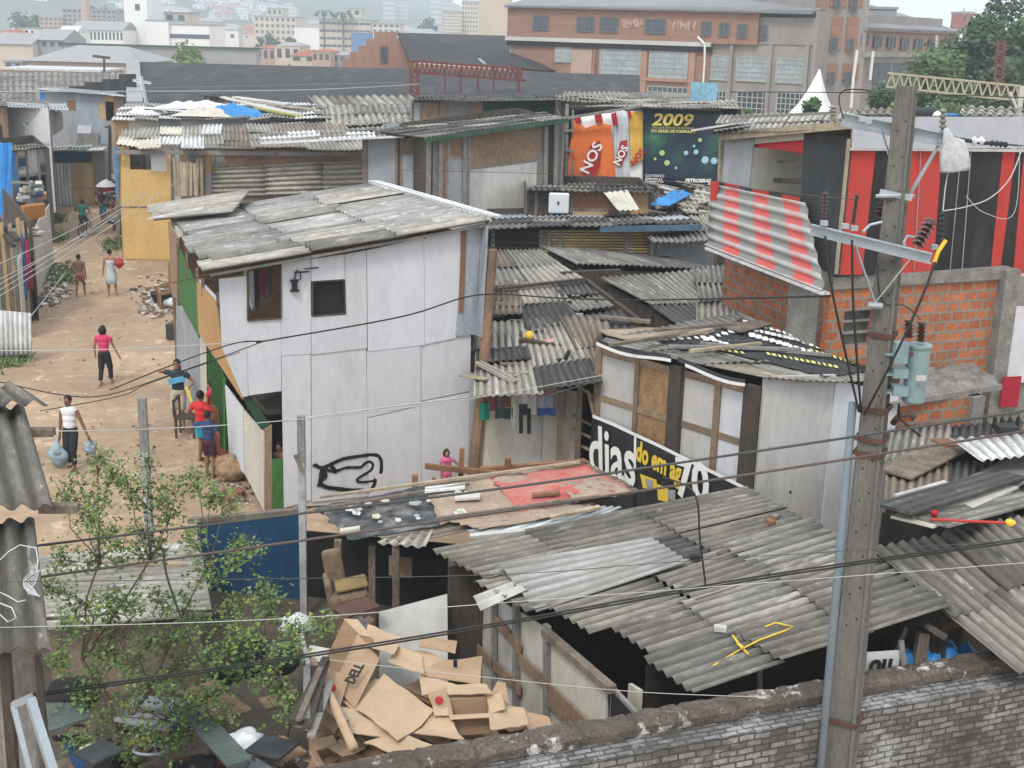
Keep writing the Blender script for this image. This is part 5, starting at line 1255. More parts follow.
m_wick=mat('wicker',(.24,.17,.11),var=.35,vs=12,dirt=(.17,.11,.07),damt=.5,ds=3,bump=.8,bs=60)
def roundbox(name,c,s,mt,par,rot=None,bev=.08):
 q=MB();q.box(c,s,rot);return q.build(name,mt,par,bevel=bev,smooth=False)
c=P(348,596,Y=17.6);rt=Matrix.Rotation(.25,3,'Z')@Matrix.Rotation(-.15,3,'Y')
sc_=.8
roundbox('back',c+Vector((-.25,.25,.35)),(.3,.12,.65),m_wick,bs,rt);roundbox('seat',c+Vector((0,0,0)),(.6,.5,.28),m_wick,bs,rt);roundbox('seat_cushion',c+Vector((.05,-.02,.22)),(.5,.4,.07),mat('ochre_cloth',(.24,.17,.07),var=.3),bs,rt,.04)
roundbox('arm',c+Vector((-.3,0,.1)),(.1,.5,.4),m_wick,bs,rt);roundbox('base',c+Vector((.02,0,-.4)),(.55,.45,.5),m_wick,bs,rt)
q=MB();q.blob(P(296,626,Y=16.8),.2,4,amp=.3,sc=(1.2,1,.8));solo(q,'plastic_bag',m_plastic,'full white plastic bag beside the shrub under the blue wall','bag',smooth=True)
q=MB();a,b,c_,d_=P(379,612,Y=16.4),P(447,594,Y=16.6),P(449,655,Y=15.8),P(379,660,Y=15.6);q.slab(a,b,down(c_,.1),down(d_,.1),.04)
solo(q,'leaning_panel',m_whd,'dirty white panel standing upright behind the cardboard pile','panel')
q=MB();q.beam(P(355,620,Y=16.2),P(378,640,Y=16.0),.25,.04);q2=q;solo(q,'loose_board',m_greyw,'short grey board leaning between wicker chair and white panel','board')
q=MB();q.beam(P(372,618,Y=16.3),P(338,650,Y=15.9),.16,.03);solo(q,'loose_board',m_brownp,'red-brown board lying left of the white panel','board')
BW=thing('blue_wall','deep blue board wall with a timber cap, left of the pale square post','wall',tuple(down(P(250,600,Y=19.5),0)))
a,b=P(198,523,Y=19.9),P(303,513,Y=19.6)
q=MB();q.slab(a,b,down(b,0),down(a,0),.05);q.build('board',m_blue,BW)
q=MB();q.beam(a+Z*.04+Vector((-.15,0,0)),b+Z*.05,.14,.08);q.build('cap',m_wood,BW)
q=MB();fq,nq,dq=vplane(a,b);q.beam(fq(198,588,.03),fq(303,582,.03),.03,.02);q.build('seam',m_woodd,BW)
SPg='pale painted posts'
for(x0,y0,x1,y1,Y,lb)in((142,398,153,600,18.4,'peeling pale post rising from the shrub in the dirt street'),(301,416,304,612,18.9,'pale post standing before the graffiti wall beside the blue wall')):
 r_=thing('painted_post',lb,'post',tuple(down(P(x1,y1,Y=Y),0)),None)
 p,g=P(x0,y0,Y=Y),down(P(x1,y1,Y=Y),0)
 q=MB();t_=lerp(p,g,.22);q.beam(t_,g,.11);q.build('shaft',mat('peeling_white_wood',(.42,.43,.43),var=.2,vs=5,dirt=(.22,.21,.2),damt=.5,ds=4,fine=.15),r_)
 q=MB();q.beam(p,t_+Z*-.1,.12,.10);q.build('bare_top',m_greyw,r_)
q=MB();q.beam(P(295,455,Y=18.8),P(303,472,Y=18.8),.05,.05);solo(q,'post_bracket',m_wood,'short slanted stick fixed to the pale post by the graffiti','stick')
q=MB();q.beam(P(425,466,Y=20.8),P(520,476,Y=21.0),.09);q.beam(P(434,478,Y=20.9),P(434,492,Y=20.9),.07);q.beam(P(462,448,Y=21),P(461,476,Y=21),.09);q.beam(P(415,475,Y=20.9),P(415,490,Y=20.9),.1);q.beam(P(508,458,Y=21.1),P(508,478,Y=21.1),.12);q.beam(P(480,470,Y=21),P(585,462,Y=21.4),.1)
solo(q,'rail_fence',m_woodr,'rough brown rail fence behind the covered roof where the girl stands','fence')
LB=thing('beige_roof_shack','low shack with a pale ribbed roof behind the shrub, lower left','shack',tuple(down(P(120,640,Y=16),0)))
A_,B_,C_,D_=P(35,560,Y=19.3),P(200,543,Y=19.3),P(212,612,Y=16.3),P(40,628,Y=16.0)
q=MB();corr(q,B_,C_,D_,A_,sw=1.0,sl=1.8,jit=1.2,pitch=.25,amp=.045);q.build('roof',m_fibl,LB,smooth=True,solid=.01)
a,b=P(48,622,Y=16.3),P(200,612,Y=16.4);q=MB();q.slab(a,b,down(b,0),down(a,0),.04);q.build('wall',mat('tan_board_wall',(.24,.19,.14),var=.2,dirt=(.13,.1,.08),damt=.5),LB)
q=MB();q.beam(a+Vector((-.2,-.05,.0)),b+Vector((.3,-.05,0)),.05,.16);q.build('fascia',m_woodd,LB)
for i,(x0,y0,x1,y1)in enumerate([(90,566,190,570),(60,590,150,575),(110,560,180,553)]):
 q=MB();q.beam(P(x0,y0,Y=18.2)+Z*.1,P(x1,y1,Y=18.2)+Z*.1,.14,.04);solo(q,'roof_board',[m_woodl,m_greyw,m_whd][i],['pale','grey','whitish'][i]+' board lying on the pale ribbed roof behind the shrub','board')
NL=thing('near_roof_shack','nearest shack at the left edge with coarse mossy wavy roof sheets','shack',tuple(down(P(20,700,Y=10.5),0)))
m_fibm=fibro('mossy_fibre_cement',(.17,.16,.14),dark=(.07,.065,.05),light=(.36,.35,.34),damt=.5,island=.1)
q=MB();corr(q,P(-70,525,Y=10.9),P(34,520,Y=10.9),P(52,655,Y=9.3),P(-80,650,Y=9.3),sw=3,sl=3,amp=.035,pitch=.2,jit=.3,seg=10);q.build('roof',m_fibm,NL,smooth=True,solid=.012)
q=MB();corr(q,P(-70,412,Y=12.6)+Z*.05,P(24,412,Y=12.6)+Z*.05,P(53,516,Y=10.6)+Z*.06,P(-70,516,Y=10.6)+Z*.06,sw=3,sl=3,amp=.035,pitch=.2,jit=.3,seg=10,rag=.02);q.build('roof',m_fibm,NL,smooth=True,solid=.012)
q=MB();corr(q,P(-70,396,Y=12.9)+Z*.1,P(20,393,Y=12.9)+Z*.1,P(48,415,Y=12.2)+Z*.1,P(-70,416,Y=12.3)+Z*.1,sw=3,sl=3,amp=.035,pitch=.2,jit=.3,seg=10,rag=.02);q.build('roof',m_fibm,NL,smooth=True,solid=.012)
q=MB();q.beam(P(30,432,Y=12.3),P(54,432,Y=12.3),.1,.08);q.beam(P(40,508,Y=11),P(78,508,Y=11),.1,.08);q.each('rafter',m_wood,NL)
q=MB();q.beam(P(5,655,Y=9.6),down(P(6,760,Y=9.6),0),.08);q.beam(P(38,655,Y=9.6),down(P(40,700,Y=9.6),0),.05);q.each('post',m_woodd,NL)
q=MB();a,b=P(-60,660,Y=10.0),P(30,660,Y=10.0);q.slab(a,b,down(b,0),down(a,0),.04);q.build('wall',m_greyw,NL)
_bN=bvh([o for o in NL.children if o.name.startswith('roof')]);_c1,_c2=_bN(30,600,.16),_bN(30,560,.16)
def _cN(x,y):return P(x,y,Y=_c1.y+(600-y)/40*(_c2.y-_c1.y)-.22)
q=MB()
for k in range(7):
 pts=[]
 for i in range(26):
  t=2*math.pi*i/25;x=32+8.5*math.sin(2*t+.3*k)*(.45+.09*k);y=587+13*math.cos(t)*(.6+.07*k);pts.append(_cN(x,y)+Z*.006*k)
 q.tube(pts,.0035,5)
q.tube([_cN(x,y)for x,y in((36,575),(38,560),(36,548),(20,545),(8,552),(0,560))],.006,5)
q.tube([_cN(x,y)for x,y in((26,600),(18,602),(8,596),(-5,590),(-10,605),(8,622),(16,618),(12,608),(-8,600))],.006,5)
solo(q,'wire_coil',m_whsheet,'coil of white wire lying on the nearest left roof','wire coil',smooth=True)
wf=thing('aluminium_frame','white metal window frame leaning below the nearest left roof','window frame',tuple(down(P(50,760,Y=9.9),0)))
q=MB();q.beam(P(13,705,Y=9.3),P(32,697,Y=9.3),.05);q.beam(P(30,698,Y=9.3),P(62,800,Y=9.0),.07,.06);q.beam(P(13,705,Y=9.3),P(38,805,Y=9.0),.04);q.build('frame',m_steel,wf)
WA,WB_=Q(300,786,2.2),Q(1100,645,2.2);WC,WD=Q(1100,627,2.2),Q(300,771,2.2)
fw,nw,dw=vplane(WA,WB_)
BWL=thing('boundary_wall','old whitewashed brick wall with crumbling mossy coping along the bottom right','wall',tuple(down(lerp(WA,WB_,.5),0)))
q=MB();q.slab(down(WA,2.08),down(WB_,2.08),down(WB_,0),down(WA,0),.3);q.build('wall',m_brickw,BWL)
m_cop=mat('mossy_coping',(.13,.105,.085),var=.3,vs=3,dirt=(.045,.04,.035),damt=.5,ds=.8,bump=1,bs=18,fine=.25,dirt2=(.50,.49,.48))
q=MB();NX,NY=260,7;L_=(WB_-WA).length
for j in range(NY+1):
 for i in range(NX+1):
  p=WA+(WB_-WA)*(i/NX)+(-nw)*(.34*j/NY-.03)
  s_=i/NX*L_;gap=(-.03 if abs((s_%.62)-.31)>.29 else 0)+.008*(hash(int(s_/.62)*7)%5-2)/2
  z=.02+.03*noise.noise(Vector((s_*1.5,j*.3,0)))+.03*noise.noise(Vector((s_*6,j*.9,4)))+gap
  e=j in(0,NY)
  q.v.append(Vector((p.x,p.y,2.2+(z if not e else z-.03)))+nw*(.03*noise.noise(Vector((s_*3,9,0)))))
for j in range(NY):
 for i in range(NX):k=j*(NX+1)+i;q.f.append([k,k+1,k+NX+2,k+NX+1]);q.uv.append([(0,0)]*4);q.mi.append(0)
for i in range(NX):
 a_,b_=q.v[i],q.v[i+1];q.face([a_-Z*.1,b_-Z*.1,b_,a_])
q.slab(down(WA,2.1)+nw*.0,down(WB_,2.1)+nw*.0,down(WB_,2.1)-nw*.3,down(WA,2.1)-nw*.3,.03)
q.build('coping',m_cop,BWL)
# ================= left side of the street =================
GLf='shacks at the far left end of the street'
a,b=P(40,90,Y=74),P(122,97,Y=73)
s=shack('grey_tarp_shack','upper-storey shack sheeted in grey tarpaulin with two small windows, beyond the street end',a,b,(-2.0,5,0),0,[(5,[(1,m_tarpb)]),(21,[(1,m_grey)]),(8,[(6,m_grey),(8,m_woodr),(60,m_grey)]),(22,[(1,m_blgrey)]),(6,[(6,m_grey),(14,m_ply),(60,m_blgrey)]),(8,[(4,m_ply),(14,None),(50,m_grey)]),(8,[(16,m_brownp),(55,m_blgrey)])],fm=None,side_mt=m_grey,group=GLf,roof=(P(44,88,Y=79),P(122,95,Y=78),P(126,97.5,Y=72.4),P(38,90,Y=73.4)),roof_mt=m_whsheet)
fg,ng,dg_=vplane(a,b)
q=MB();poly(q,fg,ng,[(78,125),(92,126),(91,134),(77,133)],.03,.12);q.build('patch',m_white,s)
q=MB();poly(q,fg,ng,[(77,134),(99,133),(98,145),(76,147)],.05,.2);q.build('patch',m_greyw,s)
a,b=P(5,108,Y=64),P(49,108,Y=62.5)
s=shack('white_panel_shack','shack of two tall white panels under a blue-edged roof, left of the grey tarpaulin shack',a,b,(-2.4,6,0),0,[(1,[(1,m_white)]),(1,[(1,m_white)])],fm=m_wood,ft=.05,side_mt=m_greyw,group=GLf,roof=(P(8,103,Y=69),P(66,104,Y=68),P(70,111,Y=63),P(0,107,Y=62.3)),roof_mt=m_zinc)
a2,b2=P(49.5,109,Y=62.4),P(62,111,Y=67);q=MB();planks(q,a2,b2,3.9,5,ragged=.1);q.each('side_plank',m_greyw,s)
q=MB();torus(q,P(26,123,Y=62.8),.13,.03,(0,1,0));solo(q,'wall_ring',m_tank,'pale green ring hanging on the white panels of the far left shack','ring')
a,b=P(-40,106,Y=62),P(6,107,Y=62)
s=shack('brown_edge_shack','brown shack cut by the left edge of the view with a dark window',a,b,(-3,6,0),0,[(30,[(1,m_woodr)]),(10,[(10,m_woodr),(14,m_dark),(40,m_cream)]),(4,[(1,m_woodr)])],group=GLf,side_mt=m_woodr,roof=(P(-42,100,Y=68),P(5,101,Y=68),P(8,107,Y=61.6),P(-42,106,Y=61.6)),roof_mt=m_fib)
a,b=P(50,152,Y=66),P(112,151,Y=67)
s=shack('white_door_shack','small shack closing the street with a white door and a tan board front',a,b,(0,5,0),0,[(3,[(1,m_greyw)]),(17,[(10,m_blue),(38,m_whsheet)]),(22,[(10,m_blue),(38,m_ply)]),(4,[(1,m_brownp)]),(9,[(1,m_greyw)]),(8,[(1,m_grey)])],fm=None,side_mt=m_greyw,group=GLf,roof=(P(55,146,Y=70),P(110,146,Y=70),P(103,151,Y=65.5),P(46,152,Y=65.3)),roof_mt=[m_fib,m_whsheet,m_fibl],jit=2)
fz,nz_,dz_=vplane(a,b);q=MB()
for y in(173,188):q.beam(fz(70,y,.06),fz(95,y,.06),.05,.04)
q.beam(fz(82,165,.06),fz(82,203,.06),.05,.04);q.build('frame',m_woodl,s)
q=MB();planks(q,P(50,163,Y=65.4)+Z*0,P(53,163,Y=65.3),0,1);q.build('post',m_greyw,s)
q=MB();q.tube([P(110,125,Y=62),down(P(108,200,Y=62),0)],.09,6);q.beam(P(105,127,Y=62),P(115,127,Y=62),.08);solo(q,'rough_pole',m_woodd,'dark rough pole with a short crosspiece left of the blue tarpaulin strip','pole')
q=MB();q.tube([P(116,128,Y=56),down(P(115,200,Y=56),0)],.06,6);solo(q,'rough_pole',m_greyw,'thin grey pole leaning by the corner of the yellow plywood shack','pole')
um=thing('parasol','small white and red parasol above the people at the end of the street','parasol',tuple(down(P(107,200,Y=60),0)))
p=P(106,184,Y=60);q=MB();q.lathe([(.5,-.1),(.3,.08),(.02,.22)],p,10);q.build('canopy',m_whsheet,um);q=MB();q.lathe([(.36,-.3),(.36,-.1),(.3,-.08)],p,10);q.build('valance',m_red,um);q=MB();q.tube([p,down(p,0)],.03,5);q.build('pole',m_greyw,um)
random.seed(31)
for i in range(46):
 px,py=random.gauss(113,3.5),random.uniform(176,222);Yb=lerp(64,57.5,(py-176)/46);p=P(px,py,Y=Yb);s_=random.uniform(.15,.5)
 p.z=max(p.z,.12)
 rot=Matrix.Rotation(random.uniform(0,3),3,'Z')@Matrix.Rotation(random.uniform(-.8,.8),3,'X')
 q=MB();q.box(p,(s_,s_*random.uniform(.3,1),s_*random.uniform(.2,.8)),rot)
 solo(q,'junk_piece',random.choice([m_dgreen,m_char,m_wood,m_whd,m_blue,m_woodr,m_grey,m_woodd]),'{m} scrap in the heap stacked left of the yellow plywood wall','scrap','scrap heap by the yellow plywood wall')
q=MB()
for i in range(5):q.beam(P(92+i*2,231-i,Y=57.5)+Z*.05,P(117,208+i*2,Y=56.5)+Z*0,.08,.05)
for o_ in q.each('long_stick',m_woodl):tag(o_,'long pale stick leaning from the street onto the scrap heap by the plywood shack','stick','sticks leaning on the scrap heap')
LF='upright boards fencing the left side of the street'
def fpt(t):return lerp(Q(53,270,0),Q(32,326,0),t)
cols_=[m_whd,m_cream,mat('pinkish_white_board',(.52,.46,.45),var=.08,dirt=(.36,.31,.3),damt=.35),m_whd,m_greyw]
f0,f1=Q(54,262,0),Q(20,342,0)
ftop=[(50,212),(47,214),(43,216),(39,220),(35,226),(30,228),(26,229)]
random.seed(12)
N_=13
for i in range(N_):
 t0,t1=i/N_,(i+.93)/N_;A1,B1=lerp(f0,f1,t0),lerp(f0,f1,t1);h=2.35+random.uniform(-.15,.15)-.1*(i>9)
 mm=[cols_[0],cols_[3],cols_[2],cols_[2],cols_[0],cols_[1],cols_[2],m_woodd,cols_[1],m_brownp,m_greyw,cols_[1],m_wood][i]
 q=MB();n_=(B1-A1).cross(Z).normalized()*.03*random.uniform(-1,1);q.slab(A1+Z*h+n_,B1+Z*h+n_,B1,A1,.03)
 solo(q,'fence_board',mm,'tall {m} in the pink and white fence along the left of the street','board',LF)
for(dx,c,x0,y0,x1,y1,lb)in((0,(.05,.16,.38),21.5,232,25,300,'blue'),(0,(.28,.03,.09),24.5,238,31,290,'magenta')):
 q=MB()
 for k in range(5):
  t=k/5;q.slab(P(lerp(x0,x1-2,t),y0+k,Y=39.4-.02*k),P(lerp(x0,x1-2,t+.2),y0+k+1,Y=39.35),P(lerp(x0+3,x1+3,t+.2),y1-random.uniform(0,8),Y=38.9),P(lerp(x0+3,x1+3,t),y1,Y=38.95),.03)
 solo(q,'hanging_cloth',mat('cloth_'+lb,c,var=.2),lb+' cloth hanging on the street side of the left boards','cloth',None)
a,b=P(9,152,Y=53),P(47,148,Y=55)
s=thing('window_stall_shack','shack on the left with an open bay full of clutter above an orange sill','shack',tuple(down(a,0)),GLf)
cells(s,a,b,0,[(6,[(1,m_tarpb)]),(10,[(8,m_cream),(16,m_blue),(10,m_whd),(30,None),(70,m_wood)]),(12,[(34,m_whd),(26,None),(70,m_wood)]),(8,[(20,m_grey),(14,m_dgreen),(26,None),(70,m_woodd)]),(3,[(1,m_greyw)])],m_greyw,ft=.12)
shell(s,a,b,(-2.9,6,0),0,m_woodd);roofpart(s,(P(5,146,Y=59),P(50,143,Y=61),P(50,148,Y=54.6),P(5,152,Y=52.6)),[m_fib,m_fibl],jit=2)
q=MB();q.beam(P(23,213,Y=50.5),P(45,210,Y=51),.5,.55);q.build('sill',mat('orange_wood',(.45,.19,.04),var=.15),s)
q=MB();q.beam(P(5,182,Y=52.2),P(34,183,Y=52.2),.12,.1);q.build('rail',m_greyw,s)
random.seed(5)
for i in range(30):
 p=P(random.uniform(17,43),random.uniform(183,209),Y=random.uniform(52.2,53.2));s_=random.uniform(.15,.5)
 q=MB();q.box(p,(s_,s_*.6,s_*random.uniform(.3,.8)),Matrix.Rotation(random.uniform(0,3),3,'Z')@Matrix.Rotation(random.uniform(-.8,.8),3,'X'))
 solo(q,'window_junk',random.choice([m_whd,m_cream,m_blue,m_grey,m_card,m_char,m_tank]),'{m} clutter heaped in the open bay above the orange sill','clutter','clutter above the orange sill')
q=MB()
for k in range(6):q.slab(P(-14+k*4.4,143,Y=49+.15*(k%2)),P(-9.6+k*4.4,143,Y=49+.15*((k+1)%2)),P(-9.6+k*4,212+k*2,Y=48),P(-14+k*4,212,Y=48),.03)
solo(q,'tarpaulin',m_tarpb,'folded blue tarpaulin curtain hanging at the left edge beside the window bay','tarpaulin')
s=thing('plank_front_shack','shack at the left edge fronted with uneven vertical planks of many colours','shack',tuple(down(P(5,300,Y=38),0)),None)
random.seed(8)
g0,g1=Q(17,345,0),Q(-50,350,0)
A1,B1=P(-30,236,Y=38.5),P(24,222,Y=39.5)
n_=13
for i in range(n_):
 q=MB();p0,p1=lerp(A1,B1,i/n_),lerp(A1,B1,(i+.9)/n_);dz=random.uniform(-.5,.25);q.slab(p0+Z*dz,p1+Z*dz,down(p1,0),down(p0,0),.03)
 q.build('plank',random.choice([m_whd,m_cream,m_greyw,m_wood,m_woodl,m_brownp,m_ply,m_tank]),s)
q=MB();q.beam(P(-10,210,Y=40),P(18,240,Y=39),.18,.1);q.beam(P(-10,218,Y=39.6),P(14,246,Y=38.8),.14,.1);q.each('rafter',m_woodd,s)
q=MB();q.slab(A1+Vector((0,.2,0)),B1+Vector((0,.2,0)),down(B1+Vector((0,.2,0)),0),down(A1+Vector((0,.2,0)),0),.03);q.slab(B1+Vector((.1,.2,0)),B1+Vector((-3.9,8,0)),down(B1+Vector((-3.9,8,0)),0),down(B1+Vector((.1,.2,0)),0),.05);q.build('wall',m_woodd,s)
for i in range(9):
 p=P(random.uniform(14,32),random.uniform(228,236),Y=40.2);q=MB();q.beam(p,p+Vector((random.uniform(.2,.7),random.uniform(-.3,.3),random.uniform(-.05,.1))),.2,.04)
 solo(q,'roof_scrap',random.choice([m_whd,m_greyw,m_cream]),'flat {m} scrap piled on the edge between blue cloth and fence top','scrap','scraps above the hanging cloths')
q=MB();A1,B1,C1,D1=P(-14,309,Y=34.6),P(31,313,Y=34.8),P(32,354,Y=34.6),P(-12,357,Y=34.4)
corr(q,A1,B1,C1,D1,sw=4,sl=4,pitch=.13,amp=.022,jit=.2)
cp=solo(q,'corrugated_panel',m_whsheet,'white corrugated panel standing at the left edge of the dirt street','panel',smooth=True,solid=.01)
q=MB();q.beam(P(2,312,Y=35.0),down(P(2,360,Y=35.0),0),.1);q.beam(P(26,314,Y=35.0),down(P(27,360,Y=35.0),0),.08);q.each('stake',m_woodd,cp)
q=MB();q.slab(P(-40,330,Y=35.4),P(2,322,Y=35.4),down(P(2,330,Y=35.4),0),down(P(-40,330,Y=35.4),0),.05);solo(q,'edge_wall',m_greyw,'grey board wall behind the white corrugated panel at the left edge','wall')
q=MB();q.beam(Q(32,310,.08),Q(46,298,.08),.16,.12);q.build if False else solo(q,'timber_step',m_woodd,'dark timber edging a small step by the left fence','timber')
q=MB();fr2=[P(158,287,Y=42.0),P(170,284,Y=42.0),P(172,291,Y=41.6),P(160,294,Y=41.6)]
for i in range(4):q.beam(fr2[i],fr2[(i+1)%4],.09)
for p in fr2[:1]+fr2[3:]:q.beam(p,down(p,0),.09)
q.beam(P(170,262,Y=42),P(171,290,Y=42),.12);solo(q,'broken_chair_frame',m_woodr,'red-brown broken chair frame in the rubble by the far corner of the white house','chair')
q=MB();q.lathe([(.34,0),(.5,.35),(.5,.38)],Q(165,303,0),12);solo(q,'basin',m_dark,'dark basin in the rubble under the broken chair frame','basin')
q=MB();q.blob(Q(171,303,.12),.26,2,amp=.1,sc=(1,1,.7));solo(q,'plastic_bag',m_plastic,'small white plastic bag on the rubble by the far corner of the white house','bag',smooth=True)
q=MB();q.box(Q(173,331,.25),(.35,.35,.45));solo(q,'small_box',m_char,'small dark box on the ground against the left side of the white house','box')
sb=thing('sack','full patterned brown sack slumped against the white side panel of the house','sack',tuple(Q(233,472,0)))
q=MB();m_sack=mat('patterned_sack',(.36,.25,.15),var=.4,vs=7,dirt=(.30,.07,.05),damt=.5,ds=5,fine=.2);q.blob(Q(232,470,.22),.3,3,sc=(1.1,.9,.8));q.build('body',m_sack,sb,smooth=True);q=MB();q.blob(Q(228,462,.35),.24,8,sc=(1.2,.8,.7));q.build('upper_fold',m_sack,sb,smooth=True)
q=MB();p0,p1=Q(214,452,0),Q(231,460,0);q.slab(Vector((p0.x,p0.y,1.15)),Vector((p1.x,p1.y,1.15)),p1,p0,.04);solo(q,'door_board',mat('red_brown_board',(.24,.07,.035),var=.2),'red-brown board standing behind the two boys at the house side','board')
q=MB();q.beam(Q(224,497,.05),Q(243,490,.1),.22,.06,);q.beam(Q(226,499,.1),Q(238,496,.1),.12,.05);solo(q,'broken_board',m_woodr,'broken reddish board lying on the dirt near the house corner','board')
st=thing('wooden_chair','dark wooden chair standing in front of the person in the black and blue top','chair',tuple(Q(183,436,0)))
c=Q(183,436,0)
q=MB();q.box(c+Vector((.1,.05,.48)),(.45,.42,.05));q.build('seat',m_woodd,st)
q=MB()
for dx,dy,h in((-.12,-.15,.48),(-.12,.25,.95),(.3,-.15,.48),(.3,.25,.48)):q.beam(c+Vector((dx,dy,0)),c+Vector((dx,dy,h)),.045)
q.each('leg',m_woodd,st)
q=MB();q.beam(c+Vector((-.14,-.15,.5)),c+Vector((-.14,-.18,.95)),.05);q.beam(c+Vector((-.14,-.16,.9)),c+Vector((-.14,.25,.92)),.05);q.build('backrest',m_woodd,st)
q=MB();q.beam(P(186,387,Y=28.6),P(196,414,Y=28.2),.05);solo(q,'broom_stick',m_yprint,'thin yellow stick leaning by the wooden chair','stick')
# ================= power pole and cables =================
pb,pt_=P(831,850,Y=12.6),P(907,86,Y=13.3)
ax=(pt_-pb).normalized();PB=pb+ax*((0-pb.z)/ax.z)
PO=thing('power_pole','tall concrete power pole with steel crossarms standing in front of the whitewashed wall','power pole',tuple(PB))
def onp(z,dx=0,dy=0):return PB+ax*((z-PB.z)/ax.z)+Vector((dx,dy,0))
yaw=Matrix.Rotation(R(-28),3,'Z')
def ring(z,w_,d_):return[onp(z)+yaw@Vector((x*w_,y*d_,0))for x,y in((-1,-1),(1,-1),(1,1),(-1,1))]
q=MB();H=pt_.z
w0,w1=.15,.078
zs=[0,2,4,6,8,H]
for i in range(len(zs)-1):
 A_,B_=ring(zs[i],lerp(w0,w1,zs[i]/H),lerp(w0*.9,w1*1.1,zs[i]/H)),ring(zs[i+1],lerp(w0,w1,zs[i+1]/H),lerp(w0*.9,w1*1.1,zs[i+1]/H))
 for k in range(4):q.face([A_[k],A_[(k+1)%4],B_[(k+1)%4],B_[k]])
T_=ring(H,w1,w1*1.1);q.face(T_)
for k in range(4):
 for z0,z1 in zip(zs[:-1],zs[1:]):
  a_=ring(z0,lerp(w0,w1,z0/H),lerp(w0*.9,w1*1.1,z0/H))[k];b_=ring(z1,lerp(w0,w1,z1/H),lerp(w0*.9,w1*1.1,z1/H))[k]
  q.beam(a_,b_,.045*(1-.4*z0/H))
q.build('shaft',m_pole,PO)
q=MB();dv=(yaw@Vector((0,-1,0)))
z=3.2
while z<H-.1:
 for sx in(-.4,.45):
  w_=lerp(w0,w1,z/H);q.box(onp(z+(.1 if sx>0 else 0))+yaw@Vector((sx*w_,-w_*1.0-.006,0)),(.012,.018,.014))
 for sy in(.1,):
  q.box(onp(z+.05)+yaw@Vector((w_*1.0+.004,sy*w_,0)),(.012,.015,.014))
 z+=.36
q.each('bolt_hole',m_dark,PO)
ca,cb=P(853,402,Y=13.05),P(818,800,Y=12.5)
q=MB();q.tube([ca,lerp(ca,cb,.5),cb+(cb-ca)*.4],[.045,.048,.048],12);q.build('conduit',m_pvc,PO,smooth=True)
q=MB();q.tube([P(893,423,Y=13.1),P(899,416,Y=13.0),P(908,413,Y=13.0),P(914,418,Y=13.0)],.035,8);q.build('conduit_elbow',m_rust,PO,smooth=True)
q=MB()
for y,w_ in((405,.15),(333,.13),(434,.15),(448,.15),(700,.18)):
 zc=P(870 if y<600 else 845,y,Y=13.1).z
 r_=ring(zc,w_+.0,w_-.01)
 for k in range(4):q.beam(r_[k]-Z*0,r_[(k+1)%4],.02,.05)
q.each('band',m_rust,PO)
def arm(p,r_,name,th=.1):
 q=MB();d=(r_-p).normalized();up=Z;n_=d.cross(up).normalized()
 q.beam(p,r_,.012,th);q.beam(p+Z*th/2-n_*-.03,r_+Z*th/2+n_*.03,.07,.012);q.beam(p-Z*th/2+n_*.03,r_-Z*th/2+n_*.03,.07,.012)
 return q.build(name,m_steel,PO)
U0,U1=P(842,119,Y=13.55),P(956,142,Y=13.3)
arm(U0,U1,'crossarm',.13)
L0,L1=P(811,229,Y=13.1),P(931,258,Y=12.85)
arm(L0,L1,'crossarm',.1)
q=MB();q.beam(P(939,145,Y=13.3),P(908,197,Y=13.2),.05,.01);q.beam(P(881,128,Y=13.4),P(889,155,Y=13.3),.03,.01)
q.beam(P(855,245,Y=12.95),P(875,303,Y=13.0),.045,.012);q.beam(P(911,258,Y=12.85),P(875,303,Y=13.0),.045,.012)
q.each('brace',m_steel,PO)
q=MB();q.tube([P(868,305,Y=12.95),P(882,306,Y=12.95)],.035,8);q.tube([P(876,196,Y=13.1),P(914,196,Y=13.1)],.02,6);q.beam(P(880,192,Y=13.15),P(912,198,Y=13.1),.05,.06);q.each('clamp',m_steel,PO)
def insul(a,b,n,r0,name='insulator',mt=m_brownins,k=10):
 q=MB();pr=[(.015,0)];L_=(b-a).length
 for i in range(n):
  z0=L_*(i+.1)/n;z1=L_*(i+.9)/n;pr+=[(r0*.45,z0),(r0,z0+(z1-z0)*.35),(r0*.9,z0+(z1-z0)*.6),(r0*.45,z1)]
 pr.append((.015,L_));q.lathe(pr,a,k,axis=(b-a));return q.build(name,mt,PO,smooth=False)
insul(P(824,226,Y=13.1),P(825,192,Y=13.1),9,.032);insul(P(853,224,Y=13.1),P(857,194,Y=13.1),9,.032)
insul(P(917,246,Y=12.9),P(932,219,Y=12.8),6,.07);insul(P(878,216,Y=13.3),P(886,200,Y=13.4),4,.06,k=8)
insul(P(833,119,Y=13.5),P(833,105,Y=13.5),4,.05,mt=m_conc);insul(P(943,134,Y=13.3),P(943,108,Y=13.3),5,.045,mt=m_conc)
insul(P(941,242,Y=12.9),P(942,211,Y=12.9),6,.035,mt=m_char)
q=MB()
for(x,y)in((824,223),(854,228),(845,226),(934,247),(862,119),(868,121),(940,140),(945,137)):q.box(P(x,y,Y=13.0 if y>200 else 13.35),(.07,.06,.05))
q.tube([P(918,238,Y=12.9),P(907,236,Y=12.9),P(904,242,Y=12.9),P(905,250,Y=12.9)],.016,6);q.tube([P(882,222,Y=13.1),P(870,225,Y=13.1),P(863,232,Y=13.0)],.016,6)
q.each('fitting',m_steel,PO)
q=MB();q.tube([P(946,240,Y=12.85),P(938,252,Y=12.85),P(934,263,Y=12.85)],.022,6);q.build('fuse_tube',m_yprint,PO)
